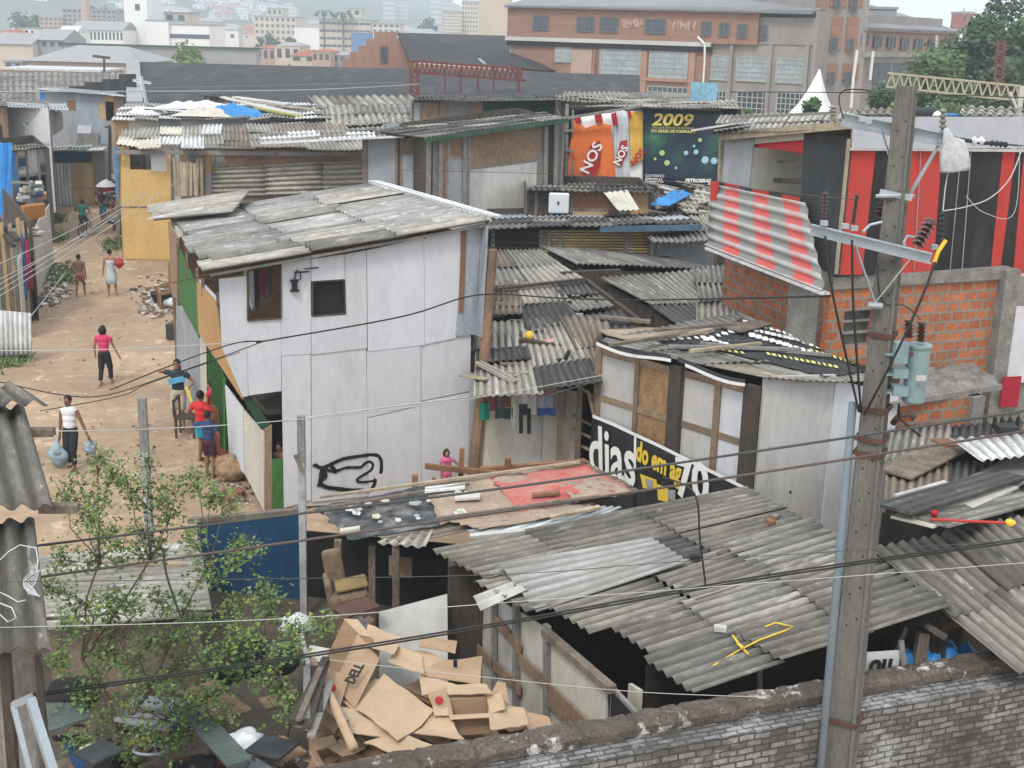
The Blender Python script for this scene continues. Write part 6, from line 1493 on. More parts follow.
q=MB();q.tube([P(956,139,Y=13.3),P(985,143,Y=13.3),P(1004,144,Y=13.3)],.022,6);q.build('dead_end_fitting',m_char,PO);insul(P(971,141,Y=13.3),P(985,141,Y=13.3),2,.05,mt=m_plastic)
insul(P(990,143,Y=13.3),P(1008,145,Y=13.3),4,.035,mt=m_char)
q=MB();prof=[(946,128,.02),(948,139,.06),(952,145,.13),(954,156,.155),(955,168,.165),(955,171,.155)]
pts=[P(x,y,Y=13.15)for x,y,r_ in prof];q.tube(pts,[r_ for*_,r_ in prof],14);bo=solo(q,'plastic_bag',mat('grey_white_bag',(.50,.51,.53),rough=.45,var=.25,vs=9,bump=.7,bs=14),'crumpled grey-white plastic bag hanging from the right end of the upper crossarm','bag',smooth=True);bo.scale=(1,.5,1)
for v in bo.data.vertices:v.co+=Vector((.02*noise.noise(v.co*9),.05*noise.noise(v.co*8+Vector((5,0,0))),0))
TR=thing('transformer','pale green power transformer with two brown bushings fixed to the right of the pole','transformer',tuple(P(910,404,Y=12.95)))
tb,tt=P(910,402,Y=13.0),P(916,346,Y=13.0);q=MB();h_=tt.z-tb.z
q.lathe([(.1,0),(.12,.02),(.12,h_-.03),(.135,h_),(.135,h_+.02),(.06,h_+.04)],Vector((tb.x+.03,tb.y,tb.z)),20);q.build('tank',m_tank,TR,smooth=False)
q=MB()
for y in(352,372,390):p=P(899,y,Y=12.95);q.box(p,(.16,.16,.1));q.box(p-Vector((.1,0,.02)),(.1,.12,.02))
q.box(P(900,352,Y=12.9),(.14,.14,.22));q.each('bracket',m_tank,TR)
def ins2(a,b,n,r0):
 q=MB();pr=[];L_=(b-a).length
 for i in range(n):z0=L_*(i+.1)/n;z1=L_*(i+.9)/n;pr+=[(r0*.5,z0),(r0,z0+(z1-z0)*.5),(r0*.5,z1)]
 q.lathe(pr,a,12,axis=b-a);q.build('bushing',m_brownins,TR)
ins2(P(909,338,Y=12.95),P(909,319,Y=12.95),5,.06);ins2(P(921,342,Y=12.9),P(922,321,Y=12.9),5,.06)
q=MB();q.box(P(921,378,Y=12.8),(.11,.01,.06));q.build('nameplate',m_whd,TR)
q=MB();q.tube([P(911,352,Y=12.8),P(912,356,Y=12.78)],.02,8);q.build('knob',m_rust,TR)
def sagpts(ctrl,sub=10):
 pts=[P(x,y,Y=Y)for x,y,Y in ctrl]
 if len(pts)==2:return[lerp(pts[0],pts[1],i/sub)for i in range(sub+1)]
 out=[]
 for i in range(len(pts)-1):
  p0,p1,p2,p3=pts[max(i-1,0)],pts[i],pts[i+1],pts[min(i+2,len(pts)-1)]
  for k in range(sub):
   t=k/sub;out.append(.5*((2*p1)+(-p0+p2)*t+(2*p0-5*p1+4*p2-p3)*t*t+(-p0+3*p1-3*p2+p3)*t**3))
 out.append(pts[-1]);return out
def cable(ctrl,r,mt,label,group=None,name='cable'):
 q=MB();q.tube(sagpts(ctrl),r,6);return solo(q,name,mt,label,'cable',group,smooth=True)
cable([(-40,555,11.6),(256,519,11.4),(512,487,11.4),(768,449.5,11.6),(1070,404,12)],.014,m_cable,'thick green-grey cable crossing the whole view above its brown twin')
cable([(-40,588,11.4),(256,547,11.3),(512,510,11.3),(768,471.5,11.5),(1070,424,11.9)],.014,m_cableb,'thick brownish cable crossing the whole view just under the green-grey one')
G2='pair of twisted black cables crossing low over the cardboard pile'
for d in(0,2.6):cable([(-40,704+d,10.4),(256,662+d,10.3),(512,620.5+d,10.3),(768,575+d,10.5),(1070,532+d,10.9)],.0095,m_wire,'black cable of the tight pair crossing low over the cardboard pile',G2)
cable([(663,477,11.5),(694,493,10.4),(700,540,10.4),(706,588,10.4)],.009,m_wire,'black tie wire dropping from the thick cables to the thin pair above the big roof')
cable([(163,548,11.3),(168,580,11),(190,640,10.5),(202,664,10.3)],.011,m_wire,'black tie wire dropping across the shrub to the low cable pair')
cable([(256,342.5,21.5),(400,317,22),(478,295,24.4),(560,298,24),(640,300,23),(830,296,14)],.016,m_wire,'black wire looping from the log post along the front of the white house')
cable([(110,390,20),(172,365,20.5),(232,344,21.3),(262,341,21.6)],.012,m_wire,'upper black wire sagging from the white house over the street')
cable([(0,382,20),(90,397,20),(170,375,20.5),(262,342,21.6)],.010,m_wire,'lower black wire sagging from the white house across the street')
cable([(40,411,19),(120,396,19.5),(150,383,20),(240,352,21)],.008,m_wire,'thin black wire over the street near the boy with bags')
cable([(-20,351,22),(120,349,22.5),(262,341,23)],.010,m_wirew,'pale wire stretched straight over the woman in the pink shirt')
cable([(-20,432,18),(150,429,18.2),(303,419,18.6),(450,402,22),(620,372,23)],.008,m_wirew,'thin pale wire from the left edge past both painted posts')
cable([(283,421,22.5),(380,408,22.6),(470,397,23.4)],.018,m_wirew,'pale cord fixed along the white house front above the graffiti')
cable([(172,283,26),(215,273,23.4),(330,248,24.5),(480,222,26.2)],.012,m_rust,'thin orange cord running under the eave of the white house')
GW='fan of thin pale wires spreading from the left edge over the street'
for(x0,y0,x1,y1)in((-10,296,130,206),(-10,290,150,190),(-10,268,130,200),(-10,302,180,180),(-10,284,118,215)):
 cable([(x0,y0,30),((x0+x1)/2,(y0+y1)/2+2,38),(x1,y1,48)],.011,m_wirew,'thin pale wire in the fan spreading from the left edge over the street',GW)
cable([(28,320,31),(66,272,40)],.012,m_wirew,'single pale cord slanting up from the white corrugated panel')
cable([(-20,582,9.5),(256,579,9.5),(512,574,9.8),(700,560,10.2),(1060,538,10.6)],.0035,m_cable,'hair-thin grey wire crossing at the height of the beige roof')
cable([(-20,628,9.5),(256,620,9.5),(512,602,9.8),(1060,560,10.6)],.0035,m_wirew,'hair-thin pale wire crossing just above the cardboard pile')
cable([(330,660,9.6),(512,680,9.8),(640,692,9.9),(760,697,10)],.003,m_wirew,'hair-thin pale wire drooping in front of the big shack')
cable([(825,236,12.9),(832,290,12.8),(847,360,12.85),(859,412,12.95)],.013,m_wire,'leftmost black drop cable from the lower crossarm into the conduit')
cable([(852,240,12.9),(853,300,12.85),(857,360,12.85),(861,412,12.95)],.013,m_wire,'middle black drop cable from the lower crossarm into the conduit')
cable([(935,262,12.8),(925,290,12.7),(905,335,12.65),(880,385,12.7),(864,415,12.9)],.013,m_wire,'rightmost black drop cable crossing the pole into the conduit')
cable([(899,404,12.7),(900,418,12.8),(911,428,12.7),(920,436,12.8)],.014,m_wire,'short black cable hanging under the transformer')
cable([(943,211,12.9),(965,207,12.9),(990,198,12.9),(1010,178,12.9),(1023,146,13)],.007,m_wirew,'looping pale wire right of the pole in front of the black panels')
cable([(1004,144,13.3),(1060,150,13.2)],.010,m_cable,'wire leaving the right end of the upper crossarm')
cable([(948,172,13.2),(945,190,13.1),(943,211,12.9)],.006,m_wirew,'thin pale wire hanging from the plastic bag down to the dark insulator')
cable([(966,196,12.9),(985,213,12.9),(1015,211,12.9),(1020,120,13)],.004,m_wirew,'hair-thin wire loop before the black and red panels')
cable([(843,118,13.5),(839,98,13.6),(846,90,13.6),(866,90,13.6),(872,93,13.5)],.007,m_wire,'small black wire loop over the left end of the upper crossarm')
cable([(730,92,14.5),(890,93,13.4),(1060,99,13)],.006,m_cable,'thin dark wire passing behind the pole top')
cable([(876,250,13.1),(882,300,13.0),(905,306,13.0),(921,320,12.9)],.006,m_wire,'thin wire from pole clamp to the right bushing of the transformer')
cable([(400,170,36),(600,176,36),(860,200,20)],.008,m_cableb,'thin reddish wire across the grey plank shack')
cable([(-20,92,40),(300,90,60),(420,84,70)],.02,m_wirew,'thin pale wire in front of the long dark warehouse roof')
# ================= background city =================
m_bw=mat('pale_render',(.50,.49,.46),var=.06,vs=.1,dirt=(.38,.37,.35),damt=.35,ds=.08,stretch=(1,1,.4),fine=.03,bump=0)
m_bww=mat('bright_white_render',(.72,.72,.71),var=.04,vs=.1,fine=.02,bump=0)
m_bc=mat('cream_render',(.52,.46,.38),var=.06,vs=.1,dirt=(.4,.36,.3),damt=.3,ds=.08,fine=.03,bump=0)
m_bg=mat('grey_render',(.30,.30,.31),var=.08,vs=.1,dirt=(.22,.22,.23),damt=.4,ds=.1,fine=.05,bump=0)
m_bp=mat('pinkish_render',(.42,.31,.26),var=.08,vs=.1,dirt=(.3,.22,.19),damt=.4,ds=.1,fine=.05,bump=0)
m_bb=mat('blue_box_paint',(.07,.19,.38),var=.08,fine=.03,bump=0)
m_winfar=mat('far_window_glass',(.07,.09,.11),rough=.3,var=.2,bump=0,fine=0)
_pane={}
def pane(par,o,u,w_,h,mt=m_winfar,name='window',t=.08,n=None):
 """one window as a thin box on the facade"""
 q=MB();up=Z
 q.slab(o,o+u*w_,o+u*w_+Z*h,o+Z*h,t)
 return q.build(name,mt,par)
def bldg(name,label,px0,px1,yt,Y,depth,mt,cat='building',rows=0,cols=0,zw=None,group=None,roof=None,rm=None,base=0,wmt=m_winfar,wfrac=(.55,.5),par=None,floors_from=None):
 a=P(px0,yt,Y=Y);b=P(px1,yt,Y=Y);zt=(a.z+b.z)/2
 a.z=b.z=zt
 r=thing(name,label,cat,(a.x,a.y,base),group)
 q=MB();q.prism([Vector((a.x,Y,base)),Vector((b.x,Y,base)),Vector((b.x,Y+depth,base)),Vector((a.x,Y+depth,base))],Z*(zt-base));q.build('wall',mt,r)
 q=MB()
 if roof=='hip':
  h=(b.x-a.x)*.14;o=(b.x-a.x)*.03;A=Vector((a.x-o,Y-o,zt));B=Vector((b.x+o,Y-o,zt));C=Vector((b.x+o,Y+depth+o,zt));D=Vector((a.x-o,Y+depth+o,zt));m1=Vector((lerp(a.x,b.x,.25),Y+depth/2,zt+h));m2=Vector((lerp(a.x,b.x,.75),Y+depth/2,zt+h))
  q.face([A,B,m2,m1]);q.face([B,C,m2]);q.face([C,D,m1,m2]);q.face([D,A,m1])
 elif roof=='gable':
  h=depth*.16;A=Vector((a.x,Y-.4,zt));B=Vector((b.x,Y-.4,zt));C=Vector((b.x,Y+depth+.4,zt));D=Vector((a.x,Y+depth+.4,zt));m1=Vector((a.x,Y+depth/2,zt+h));m2=Vector((b.x,Y+depth/2,zt+h))
  q.face([A,B,m2,m1]);q.face([C,D,m1,m2]);q.face([B,C,m2]);q.face([D,A,m1])
 else:
  e=(b.x-a.x)*.01+.1;q.prism([Vector((a.x-e,Y-e,zt)),Vector((b.x+e,Y-e,zt)),Vector((b.x+e,Y+depth+e,zt)),Vector((a.x-e,Y+depth+e,zt))],Z*max(.25,(zt-base)*.03))
 q.build('roof',rm or m_bg,r)
 if rows and cols:
  zb=max(base,0)+.1 if floors_from is None else P((px0+px1)/2,floors_from,Y=Y).z
  fh=(zt-zb)/rows;cw=(b.x-a.x)/cols
  for i in range(rows):
   for j in range(cols):
    pane(r,Vector((a.x+cw*(j+.5-wfrac[0]/2),Y-.02,zb+fh*(i+.35))),Vector((1,0,0)),cw*wfrac[0],fh*wfrac[1],wmt)
 return r
bldg('apartment_block','grey apartment block with a brown water tower behind it, far left on the horizon',62,116,10,420,25,m_bg,rows=5,cols=11,floors_from=32)
bldg('apartment_block','lower wing of the far grey apartment block stepping down to the left',39,62,18,418,20,m_bp,rows=3,cols=5,floors_from=30)
q=MB();q.tube([P(85,-12,Y=410),down(P(85,30,Y=410),0)],1.4,10);solo(q,'chimney_stack',m_bp,'tall pinkish chimney stack in front of the far grey apartment block','chimney')
T=bldg('white_factory_tower','windowless bright white tower block, tallest thing at the upper left',123,146,-8,300,14,m_bww,base=0)
q=MB();a=P(135,4,Y=299.9);q.slab(a,a+Vector((1,0,0)),a+Vector((1,0,-1.3)),a-Z*1.3,.1);q.build('window',m_winfar,T)
bldg('white_factory_hall','bright white blank hall joined to the right of the white tower',146,168,21,299,16,m_bww)
A=bldg('striped_white_block','low white block with one long black window band right of the white hall',169,209,25,300,16,m_bww)
pane(A,P(169.5,38,Y=299.9),Vector((1,0,0)),9.3,.95,m_winfar,'window_band')
bldg('grey_annex','grey upper annex with dark windows rising behind the striped white block',152,187,13,318,12,m_bc,rows=1,cols=3,floors_from=24)
bldg('white_low_hall','long low white hall with a line of dark openings left of the white tower',70,123,30,290,12,m_bww,rows=1,cols=14,floors_from=45,roof='gable',rm=m_bg)
bldg('white_gable_house','small white gabled house under the long white hall',56,76,33,270,9,m_bww,roof='gable',rm=m_whsheet,cat='house')
bldg('red_roofed_house','house with an orange-red roof at the far left edge',-5,19,33,275,10,m_bw,roof='hip',rm=m_terra,cat='house')
bldg('white_block','plain white block beside the orange-roofed house at the far left',18,35,29,280,10,m_bww,rows=1,cols=3,floors_from=38,cat='house')
G_S='grey sheds in front of the far white factory'
bldg('grey_shed','beige-grey shed at the far left edge under the orange-roofed house',-10,32,44,235,12,m_bc,group=G_S,roof='gable');bldg('grey_shed','grey shed with two dark windows, second from the left edge',32,64,40,238,12,m_bg,group=G_S,rows=1,cols=4,floors_from=50,roof='gable')
bldg('long_green_topped_wall','long stained grey wall building stretching right of the grey sheds',62,256,47,215,3,m_bg,cat='wall',rm=m_dgreen)
bldg('hip_roofed_hall','wide hall with a grey hipped roof and pinkish wall, upper left',28,134,62,165,18,m_bp,roof='hip',rm=m_bg)
bldg('bluish_house','small bluish house left of the hipped hall',4,22,62,170,8,m_blgrey,cat='house',rows=1,cols=2,floors_from=70)
bldg('low_white_roof','low pinkish building with a long white roof slope under the hipped hall',0,100,71,150,9,m_bp,rm=m_whsheet)
gs=thing('grey_sloped_hall','hall with an old grey ribbed roof and a stepped black gable, upper left','hall',tuple(down(P(60,110,Y=92),0)))
q=MB();corr(q,P(-40,73,Y=118),P(132,73,Y=118),P(132,104,Y=88),P(-40,108,Y=86),sw=2,sl=6,pitch=.5,amp=.05,jit=2);q.build('roof',m_fib,gs,smooth=True,solid=.02)
q=MB();
for i,(x0,x1,yt)in enumerate([(70,88,86),(86,106,82),(104,122,79),(120,136,74)]):a,b=P(x0,yt,Y=87-.1*i),P(x1,yt,Y=87-.1*i);q.slab(a,b,down(b,0),down(a,0),.3)
q.build('gable_wall',m_roofdk,gs)
q=MB();a,b=P(-40,106,Y=87.6),P(130,102,Y=87.8);q.slab(a,b,down(b,0),down(a,0),.3);q.build('wall',m_roofdk,gs)
wh=thing('long_dark_warehouse','very long warehouse with a nearly black roof running behind all the shacks','warehouse',tuple(down(P(370,110,Y=80),0)))
def dkroof(par,A,B,C,D,name='roof',mt=m_roofdk):
 q=MB();q.slab(A,B,C,D,.15);return q.build(name,mt,par)
a0,a1,a2,a3=P(132,63.5,Y=104),P(640,70,Y=104),P(640,118,Y=80),P(134,108,Y=80)
a1.z=a0.z;a2.z=a3.z
dkroof(wh,a0,a1,a2,a3)
q=MB();q.slab(a0,a1,down(a1,0),down(a0,0),.2);q.slab(a3-Z*.1,a2-Z*.1,down(a2,0),down(a3,0),.2);q.slab(a0,a3,down(a3,0),down(a0,0),.2);q.build('wall',m_bg,wh)
q=MB();q.beam(P(133,62,Y=103)+Z*.1,P(135,107,Y=80)+Z*.2,1.0,.3);q.build('gable_flashing',m_bg,wh)
for x0,y0,x1,y1,w_ in((388,76,402,95,1.1),(428,80,444,96,.8)):
 q=MB();f=lambda x,y:lerp(a0,a3,0)+Vector((0,0,0));n_=(a1-a0).cross(a3-a0).normalized();n_=n_ if n_.z>0 else-n_
 def onW(x,y):r=ray(x,y);t=(a0+n_*.03-EYE).dot(n_)/r.dot(n_);return EYE+r*t
 q.slab(onW(x0,y0),onW(x0+6,y0),onW(x1+8,y1),onW(x1,y1),.02);q.build('skylight',m_bg,wh)
q=MB();q.beam(onW(134,90)+Z*.1,onW(400,84)+Z*.1,.12,.05);q.build('cable',m_bg,wh)
cr=thing('white_cross','tilted white wooden cross standing before the long dark roof','cross',tuple(P(147,106,Y=66)))
q=MB();q.beam(P(141,76,Y=66),P(147,106,Y=66),.14);q.build('upright',m_whsheet,cr);q=MB();q.beam(P(133,80,Y=66),P(151,83,Y=66),.13);q.build('arm',m_whsheet,cr)
q=MB();q.tube([down(P(104,88,Y=150),0),P(104,56,Y=150)],.15,6);q.beam(P(93,56,Y=150),P(110,58,Y=150),.3);solo(q,'utility_pole',m_woodd,'small dark utility pole before the hipped hall at the upper left','pole')
Gc='apartment buildings on the skyline'
bldg('apartment_building','cream stepped apartment building left of the green ridge, upper left centre',254,296,17,520,22,m_bc,rows=4,cols=8,floors_from=42,group=Gc)
bldg('apartment_building','narrow cream top storey of the stepped apartment building',267,282,9,524,14,m_bc,rows=1,cols=3,floors_from=17,group=Gc)
bldg('white_hall','plain white hall between the two cream apartment buildings',294,319,27,480,20,m_bww)
bldg('office_building','wide cream office building with dark window bands beside the blue box',319,371,20,430,22,m_bc,rows=4,cols=9,floors_from=50,wfrac=(.9,.35))
bldg('office_penthouse','small cream penthouse on the wide office building',345,361,9,433,10,m_bc,base=12,rows=1,cols=2,floors_from=18)
bldg('blue_container','solid blue box building below the wide office building',351,369,33,380,10,m_bb)
for i,(x0,x1,yt,lb,rm_,mt_)in enumerate([(256,275,48,'leftmost',m_terra,m_bp),(275,300,46,'small cream',m_bg,m_bc),(290,330,56,'wide-fronted',m_terra,m_bc),(325,346,55,'grey-fronted',m_bg,m_bg),(312,330,52,'narrow',m_terra,m_bp)]):
 bldg('low_house',lb+' house just behind the long dark roof, left of the brick gable',x0,x1,yt,250-i*6,12,mt_,cat='house',rows=1,cols=3,floors_from=64,roof='hip',rm=rm_)
for i,(x0,x1,yt,Y,c_,lb)in enumerate([(443,462,12,560,8,'grey tower with many windows, left of the beige block'),(462,478,2,565,6,'taller cream tower touching the beige block'),(418,432,20,600,4,'low pale tower half hidden by palms'),(383,394,-6,1100,5,'leftmost hazy tower on the horizon'),(395,407,2,1120,5,'second hazy tower on the horizon'),(430,441,-8,1150,5,'tall thin hazy tower above the palms'),(441,452,0,1180,4,'rightmost hazy tower behind the grey one')]):
 bldg('tower_block',lb,x0,x1,yt,Y,14,m_bc if i<3 else m_bw,rows=8 if i<3 else 9,cols=c_,floors_from=38,group='towers on the skyline',cat='tower')
bldg('beige_block','plain beige block with a dark edge touching the left end of the big factory',479,512,-6,190,14,m_bc)
bldg('white_office','small white building between the far towers and the stepped gable',372,400,24,420,14,m_bw,rows=2,cols=5,floors_from=34)
bg_=thing('stepped_gable_warehouse','orange brick warehouse with a stepped gable and long dark roof','warehouse',tuple(down(P(379,70,Y=135),0)))
st=[(342,66),(342,59),(350,59),(350,52),(358,52),(358,46),(366,46),(366,39),(374,39),(374,32),(396,32),(396,38),(401,38),(401,45),(407,45),(407,51),(412,51),(412,58)]
ptsb=[P(x,y,Y=135)for x,y in st];ptsb.append(P(416,60,Y=135));ptsb=[down(ptsb[0],0)]+ptsb[0:]+[down(ptsb[-1],0)]
q=MB();q.prism(ptsb,Vector((0,.8,0)));q.build('gable_wall',m_brickf,bg_)
q=MB();a=P(380.5,46,Y=134.9);b=P(387,46,Y=134.9);c=P(387,62,Y=134.9);d=P(380.5,62,Y=134.9);q.slab(a,b,c,d,.1);q.build('window',m_dkglass,bg_)
dkroof(bg_,P(397,34,Y=136),P(545,38,Y=160),P(584,74,Y=138),P(410,62,Y=128))
q=MB();a,b=P(410,62,Y=128),P(584,74,Y=137);q.slab(a-Z*.1,b-Z*.1,down(b,0),down(a,0),.3);q.build('wall',m_brickf,bg_)
q=MB();q.slab(P(545,38,Y=160),P(584,74,Y=138),down(P(584,74,Y=138),0),down(P(545,38,Y=160),0),.3);q.build('wall',m_brickf,bg_)
q=MB();q.beam(P(450,37,Y=144)+Z*.2,P(485,66,Y=132)+Z*.2,.35,.1);q.build('seam',m_bg,bg_)
def truss(name,label,a,b,h,mt,nseg,w_=.18,d=None):
 r=thing(name,label,'truss',tuple(lerp(a,b,.5)))
 q=MB();q.beam(a,b,w_);q.beam(a-Z*h,b-Z*h,w_)
 if d:q.beam(a+d,b+d,w_);q.beam(a-Z*h+d,b-Z*h+d,w_)
 q.build('chord',mt,r);q=MB()
 for i in range(nseg):
  p0,p1=lerp(a,b,i/nseg),lerp(a,b,(i+1)/nseg)
  q.beam(p0-Z*h,lerp(p0,p1,.5),w_*.7);q.beam(lerp(p0,p1,.5),p1-Z*h,w_*.7)
  if d:q.beam(p0+d-Z*h,lerp(p0,p1,.5)+d,w_*.7);q.beam(p0,p0+d,w_*.7)
 q.build('lattice',mt,r);return r
ga,gb=P(410,61,Y=88),P(521,69,Y=84)
r=truss('red_gantry','rust-red lattice gantry standing on legs before the dark roofs',ga,gb,.75,m_rustred if 'm_rustred' in globals()else mat('rust_red_steel',(.17,.05,.045),var=.2,bump=0),22,.12,Vector((.3,.9,0)))
mrr=MATS['rust_red_steel']
for i,x in enumerate((411,418,445,461,478,494,519)):
 q=MB();p=P(x,68,Y=lerp(88,84,(x-410)/111));q.beam(p,down(p,0),.2 if x in(411,418,519)else.12);q.build('leg',mrr,r)
q=MB()
for k in range(6):
 y=70+k*5;q.beam(P(411,y,Y=87.9),P(418,y+5,Y=87.8),.1)
q.build('leg_lattice',mrr,r)
sk=thing('skylight_shed','long low shed with a dark roof and slanting white skylights','shed',tuple(down(P(555,105,Y=78),0)))
b0,b1,b2,b3=P(486,82,Y=96),P(612,83,Y=96),P(632,104,Y=78),P(470,102,Y=78)
dkroof(sk,b0,b1,b2,b3);q=MB();q.slab(b3-Z*.1,b2-Z*.1,down(b2,0),down(b3,0),.2);q.slab(b1,b2,down(b2,0),down(b1,0),.2);q.build('wall',m_bg,sk)
n_=(b1-b0).cross(b3-b0).normalized();n_=n_ if n_.z>0 else-n_
def onS(x,y):r=ray(x,y);t=(b0+n_*.04-EYE).dot(n_)/r.dot(n_);return EYE+r*t
for x in(490,527,560,581,603):
 q=MB();q.slab(onS(x,83.5),onS(x+6,83.5),onS(x+12,91),onS(x+5,91),.02);q.build('skylight',m_whsheet,sk)
gr=thing('grey_roof_shed','shed with a wide grey roof in front of the brick factory wing','shed',tuple(down(P(610,108,Y=68),0)))
b0,b1,b2,b3=P(565,92,Y=82),P(682,93,Y=82),P(735,112,Y=66),P(552,108,Y=66)
q=MB();corr(q,b0,b1,b2,b3,sw=2,sl=5,pitch=.35,amp=.04);q.build('roof',m_fib,gr,smooth=True,solid=.02)
q=MB();q.slab(b3-Z*.1,b2-Z*.1,down(b2,0),down(b3,0),.2);q.build('wall',m_bg,gr)
bb=thing('blue_billboard','small pale blue billboard standing before the factory corner','billboard',tuple(down(P(704,104,Y=70),0)))
q=MB();q.slab(P(691,82,Y=70),P(718,83,Y=70),P(716,104,Y=70),P(690,104,Y=70),.1);q.build('board',mat('sky_blue_print',(.22,.42,.55),var=.15,vs=.8),bb);q=MB();q.beam(P(704,104,Y=70.2),down(P(704,104,Y=70.2),0),.12);q.build('post',m_greyw,bb)
# ================= old factory =================
m_wfd=mat('dark_window_frame',(.15,.16,.17),var=.1,bump=0)
FA=thing('old_factory','huge old brick and concrete factory with tall grid windows and a square tower','factory',tuple(down(P(710,120,Y=120),0)))
FP0,FP1=P(512,50,Y=140.0),P(757,50,Y=121.5)
ff,nf,df=vplane(FP0,FP1)
def zat(px,py):return ff(px,py).z
zTop=zat(640,9);zL=zat(700,40);
def fseg(mb,x0,x1,z0,z1,t=.5,off=0,f=ff,n=nf):
 a_,b_=f(x0,60),f(x1,60);o=n*off
 mb.prism([down(a_,z0)+o,down(b_,z0)+o,down(b_,z1)+o,down(a_,z1)+o],-n*t)
q=MB();fseg(q,511,710,0,zL-.3);q.build('wall',m_brickf,FA)
q=MB();fseg(q,508,757,zL-.3,zTop,off=.25);q.build('wall',m_brickf,FA)
q=MB();fseg(q,710,812,0,zL-.2,off=-.2);q.build('wall',m_fconc,FA)
q=MB();fseg(q,757,812,zL-.2,zTop-.6,off=-.1);q.build('wall',m_fconc,FA)
q=MB();fseg(q,508,712,zL-.6,zL-.2,t=.3,off=.6);q.build('ledge',m_bw,FA)
q=MB();fseg(q,508,712,zL-1.1,zL-.6,t=.2,off=.3);q.build('ledge',m_dark,FA)  # near-black strip, painted shade along the underside of the pale ledge
q=MB();fseg(q,508,812,zTop,zTop+.25,t=.6,off=.6);q.build('gutter',m_bg,FA)
R0,R1=down(ff(508,20),zTop+.2),down(ff(815,20),zTop-.1);bk=-nf*16+Z*3.4
q=MB();q.slab(R0+nf*.8,R1+nf*.8,R1+bk,R0+bk,.2);q.build('roof',m_frooft,FA)
q=MB();e0,e1=down(ff(509,60),0),down(ff(812,60),0);q.slab(down(e1,zTop),down(e1-nf*30,zTop),e1-nf*30,e1,.3);q.slab(down(e0,zTop),down(e0-nf*30,zTop),e0-nf*30,e0,.3);q.build('wall',m_fconc,FA)
def fwin(x0,x1,y0,y1,gm=m_glass,cols=4,rows=4,f=ff,n=nf,off=.05,frame=True,fm=m_winf,th=.08,par=None):
 a_,b_=f(x0,(y0+y1)/2),f(x1,(y0+y1)/2);z1,z0=f((x0+x1)/2,y0).z,f((x0+x1)/2,y1).z
 q=MB();o=n*off;q.prism([down(a_,z0)+o,down(b_,z0)+o,down(b_,z1)+o,down(a_,z1)+o],n*.04);w=q.build('window',gm,par or FA)
 if frame:
  q=MB();o=n*(off+.06)
  for i in range(cols+1):
   p=lerp(a_,b_,i/cols)+o;q.beam(down(p,z0),down(p,z1),th*(1.6 if i in(0,cols)else 1),th)
  for j in range(rows+1):
   z_=lerp(z0,z1,j/rows);q.beam(down(a_,z_)+o,down(b_,z_)+o,th,th)
  q.build('frame',fm,w)
 return w
for x0,x1,cg in((601,641,1),(650,688,1)):fwin(x0,x1,49+(x0-601)*.06,75+(x0-601)*.06,cols=8,rows=5)
fwin(556,571,47,62,cols=3,rows=3);fwin(571.5,592,49,78,gm=m_bp,frame=False);fwin(618,640,85,95,cols=5,rows=2);fwin(648,688,87,98,gm=m_winfar,cols=8,rows=2)
for x0,x1 in((535,550),(579,596),(602,619),(647,667)):fwin(x0,x1,16+(x0-535)*.03,30+(x0-535)*.03,gm=m_winfar,cols=4 if x0!=647 else 3,rows=3,fm=m_wfd,off=.3)
for i in range(4):fwin(703+i*18.2,712+i*18.2,22+i*1.3,35+i*1.3,gm=m_winfar,cols=2,rows=2,fm=m_wfd,off=.3 if i<3 else.0,th=.1)
for x0,x1 in((708,728),(736,767),(776,803)):fwin(x0,x1,56+(x0-708)*.045,80+(x0-708)*.045,cols=6,rows=5,off=-.15);fwin(x0,x1,91+(x0-708)*.03,113+(x0-708)*.03,cols=6,rows=4,off=-.15,gm=m_dkglass)
q=MB()
for x in(731,770,807):fseg(q,x-1.6,x+1.6,0,zL-.2,t=.3,off=.1)
q.each('pilaster',m_fconc,FA)
q=MB()
for x in(597,645,693,598):fseg(q,x-3,x+3,0,zL-1.2,t=.3,off=.2)
fseg(q,594,693,zat(640,78)-.2,zat(640,78)+.1,t=.3,off=.25)
q.each('pilaster',mat('orange_pilaster_brick',(.38,.22,.15),var=.15,vs=1,dirt=(.28,.17,.12),damt=.3,fine=.08,bump=0),FA)
q=MB();q.tube([ff(709,44)+nf*.8,ff(709,60)+nf*.8,down(ff(709,60),0)+nf*.8],.1,6);q.tube([ff(709,44)+nf*.8,ff(702,37)+nf*.8],.1,6);q.build('drainpipe',m_bww,FA)
q=MB();random.seed(2)
for i in range(12):
 x=622.5+i*2.0;y=18+.5*math.sin(i)
 for k in range(3):
  x0_,y0_,x1_,y1_=x+random.uniform(0,1.5),y+random.uniform(0,10),x+random.uniform(0,1.7),y+random.uniform(0,10);q.beam(ff(x0_,y0_,.3),ff(x1_,y1_,.3),.16,.03,up=nf)
for i in range(10):
 x=669+i*2.7;y=20+.5*math.sin(i)
 for k in range(3):
  x0_,y0_,x1_,y1_=x+random.uniform(0,2),y+random.uniform(0,10),x+random.uniform(0,2),y+random.uniform(0,10);q.beam(ff(x0_,y0_,.3),ff(x1_,y1_,.3),.16,.03,up=nf)
q.build('wall_graffiti',mat('pale_pink_paint',(.55,.38,.3),var=.1,bump=0),FA)
TT0,TT1=P(806,100,Y=119),P(860,100,Y=122)
ft_,nt_,dt_=vplane(TT0,TT1)
zt_=ft_(830,-25).z
def tseg(mb,x0,x1,z0,z1,t=.4,off=0):fseg(mb,x0,x1,z0,z1,t,off,ft_,nt_)
q=MB();a_,b_=down(TT0,0),down(TT1,0);q.prism([a_,b_,b_-nt_*9,a_-nt_*9],Z*zt_);q.build('tower_wall',m_fconc,FA)
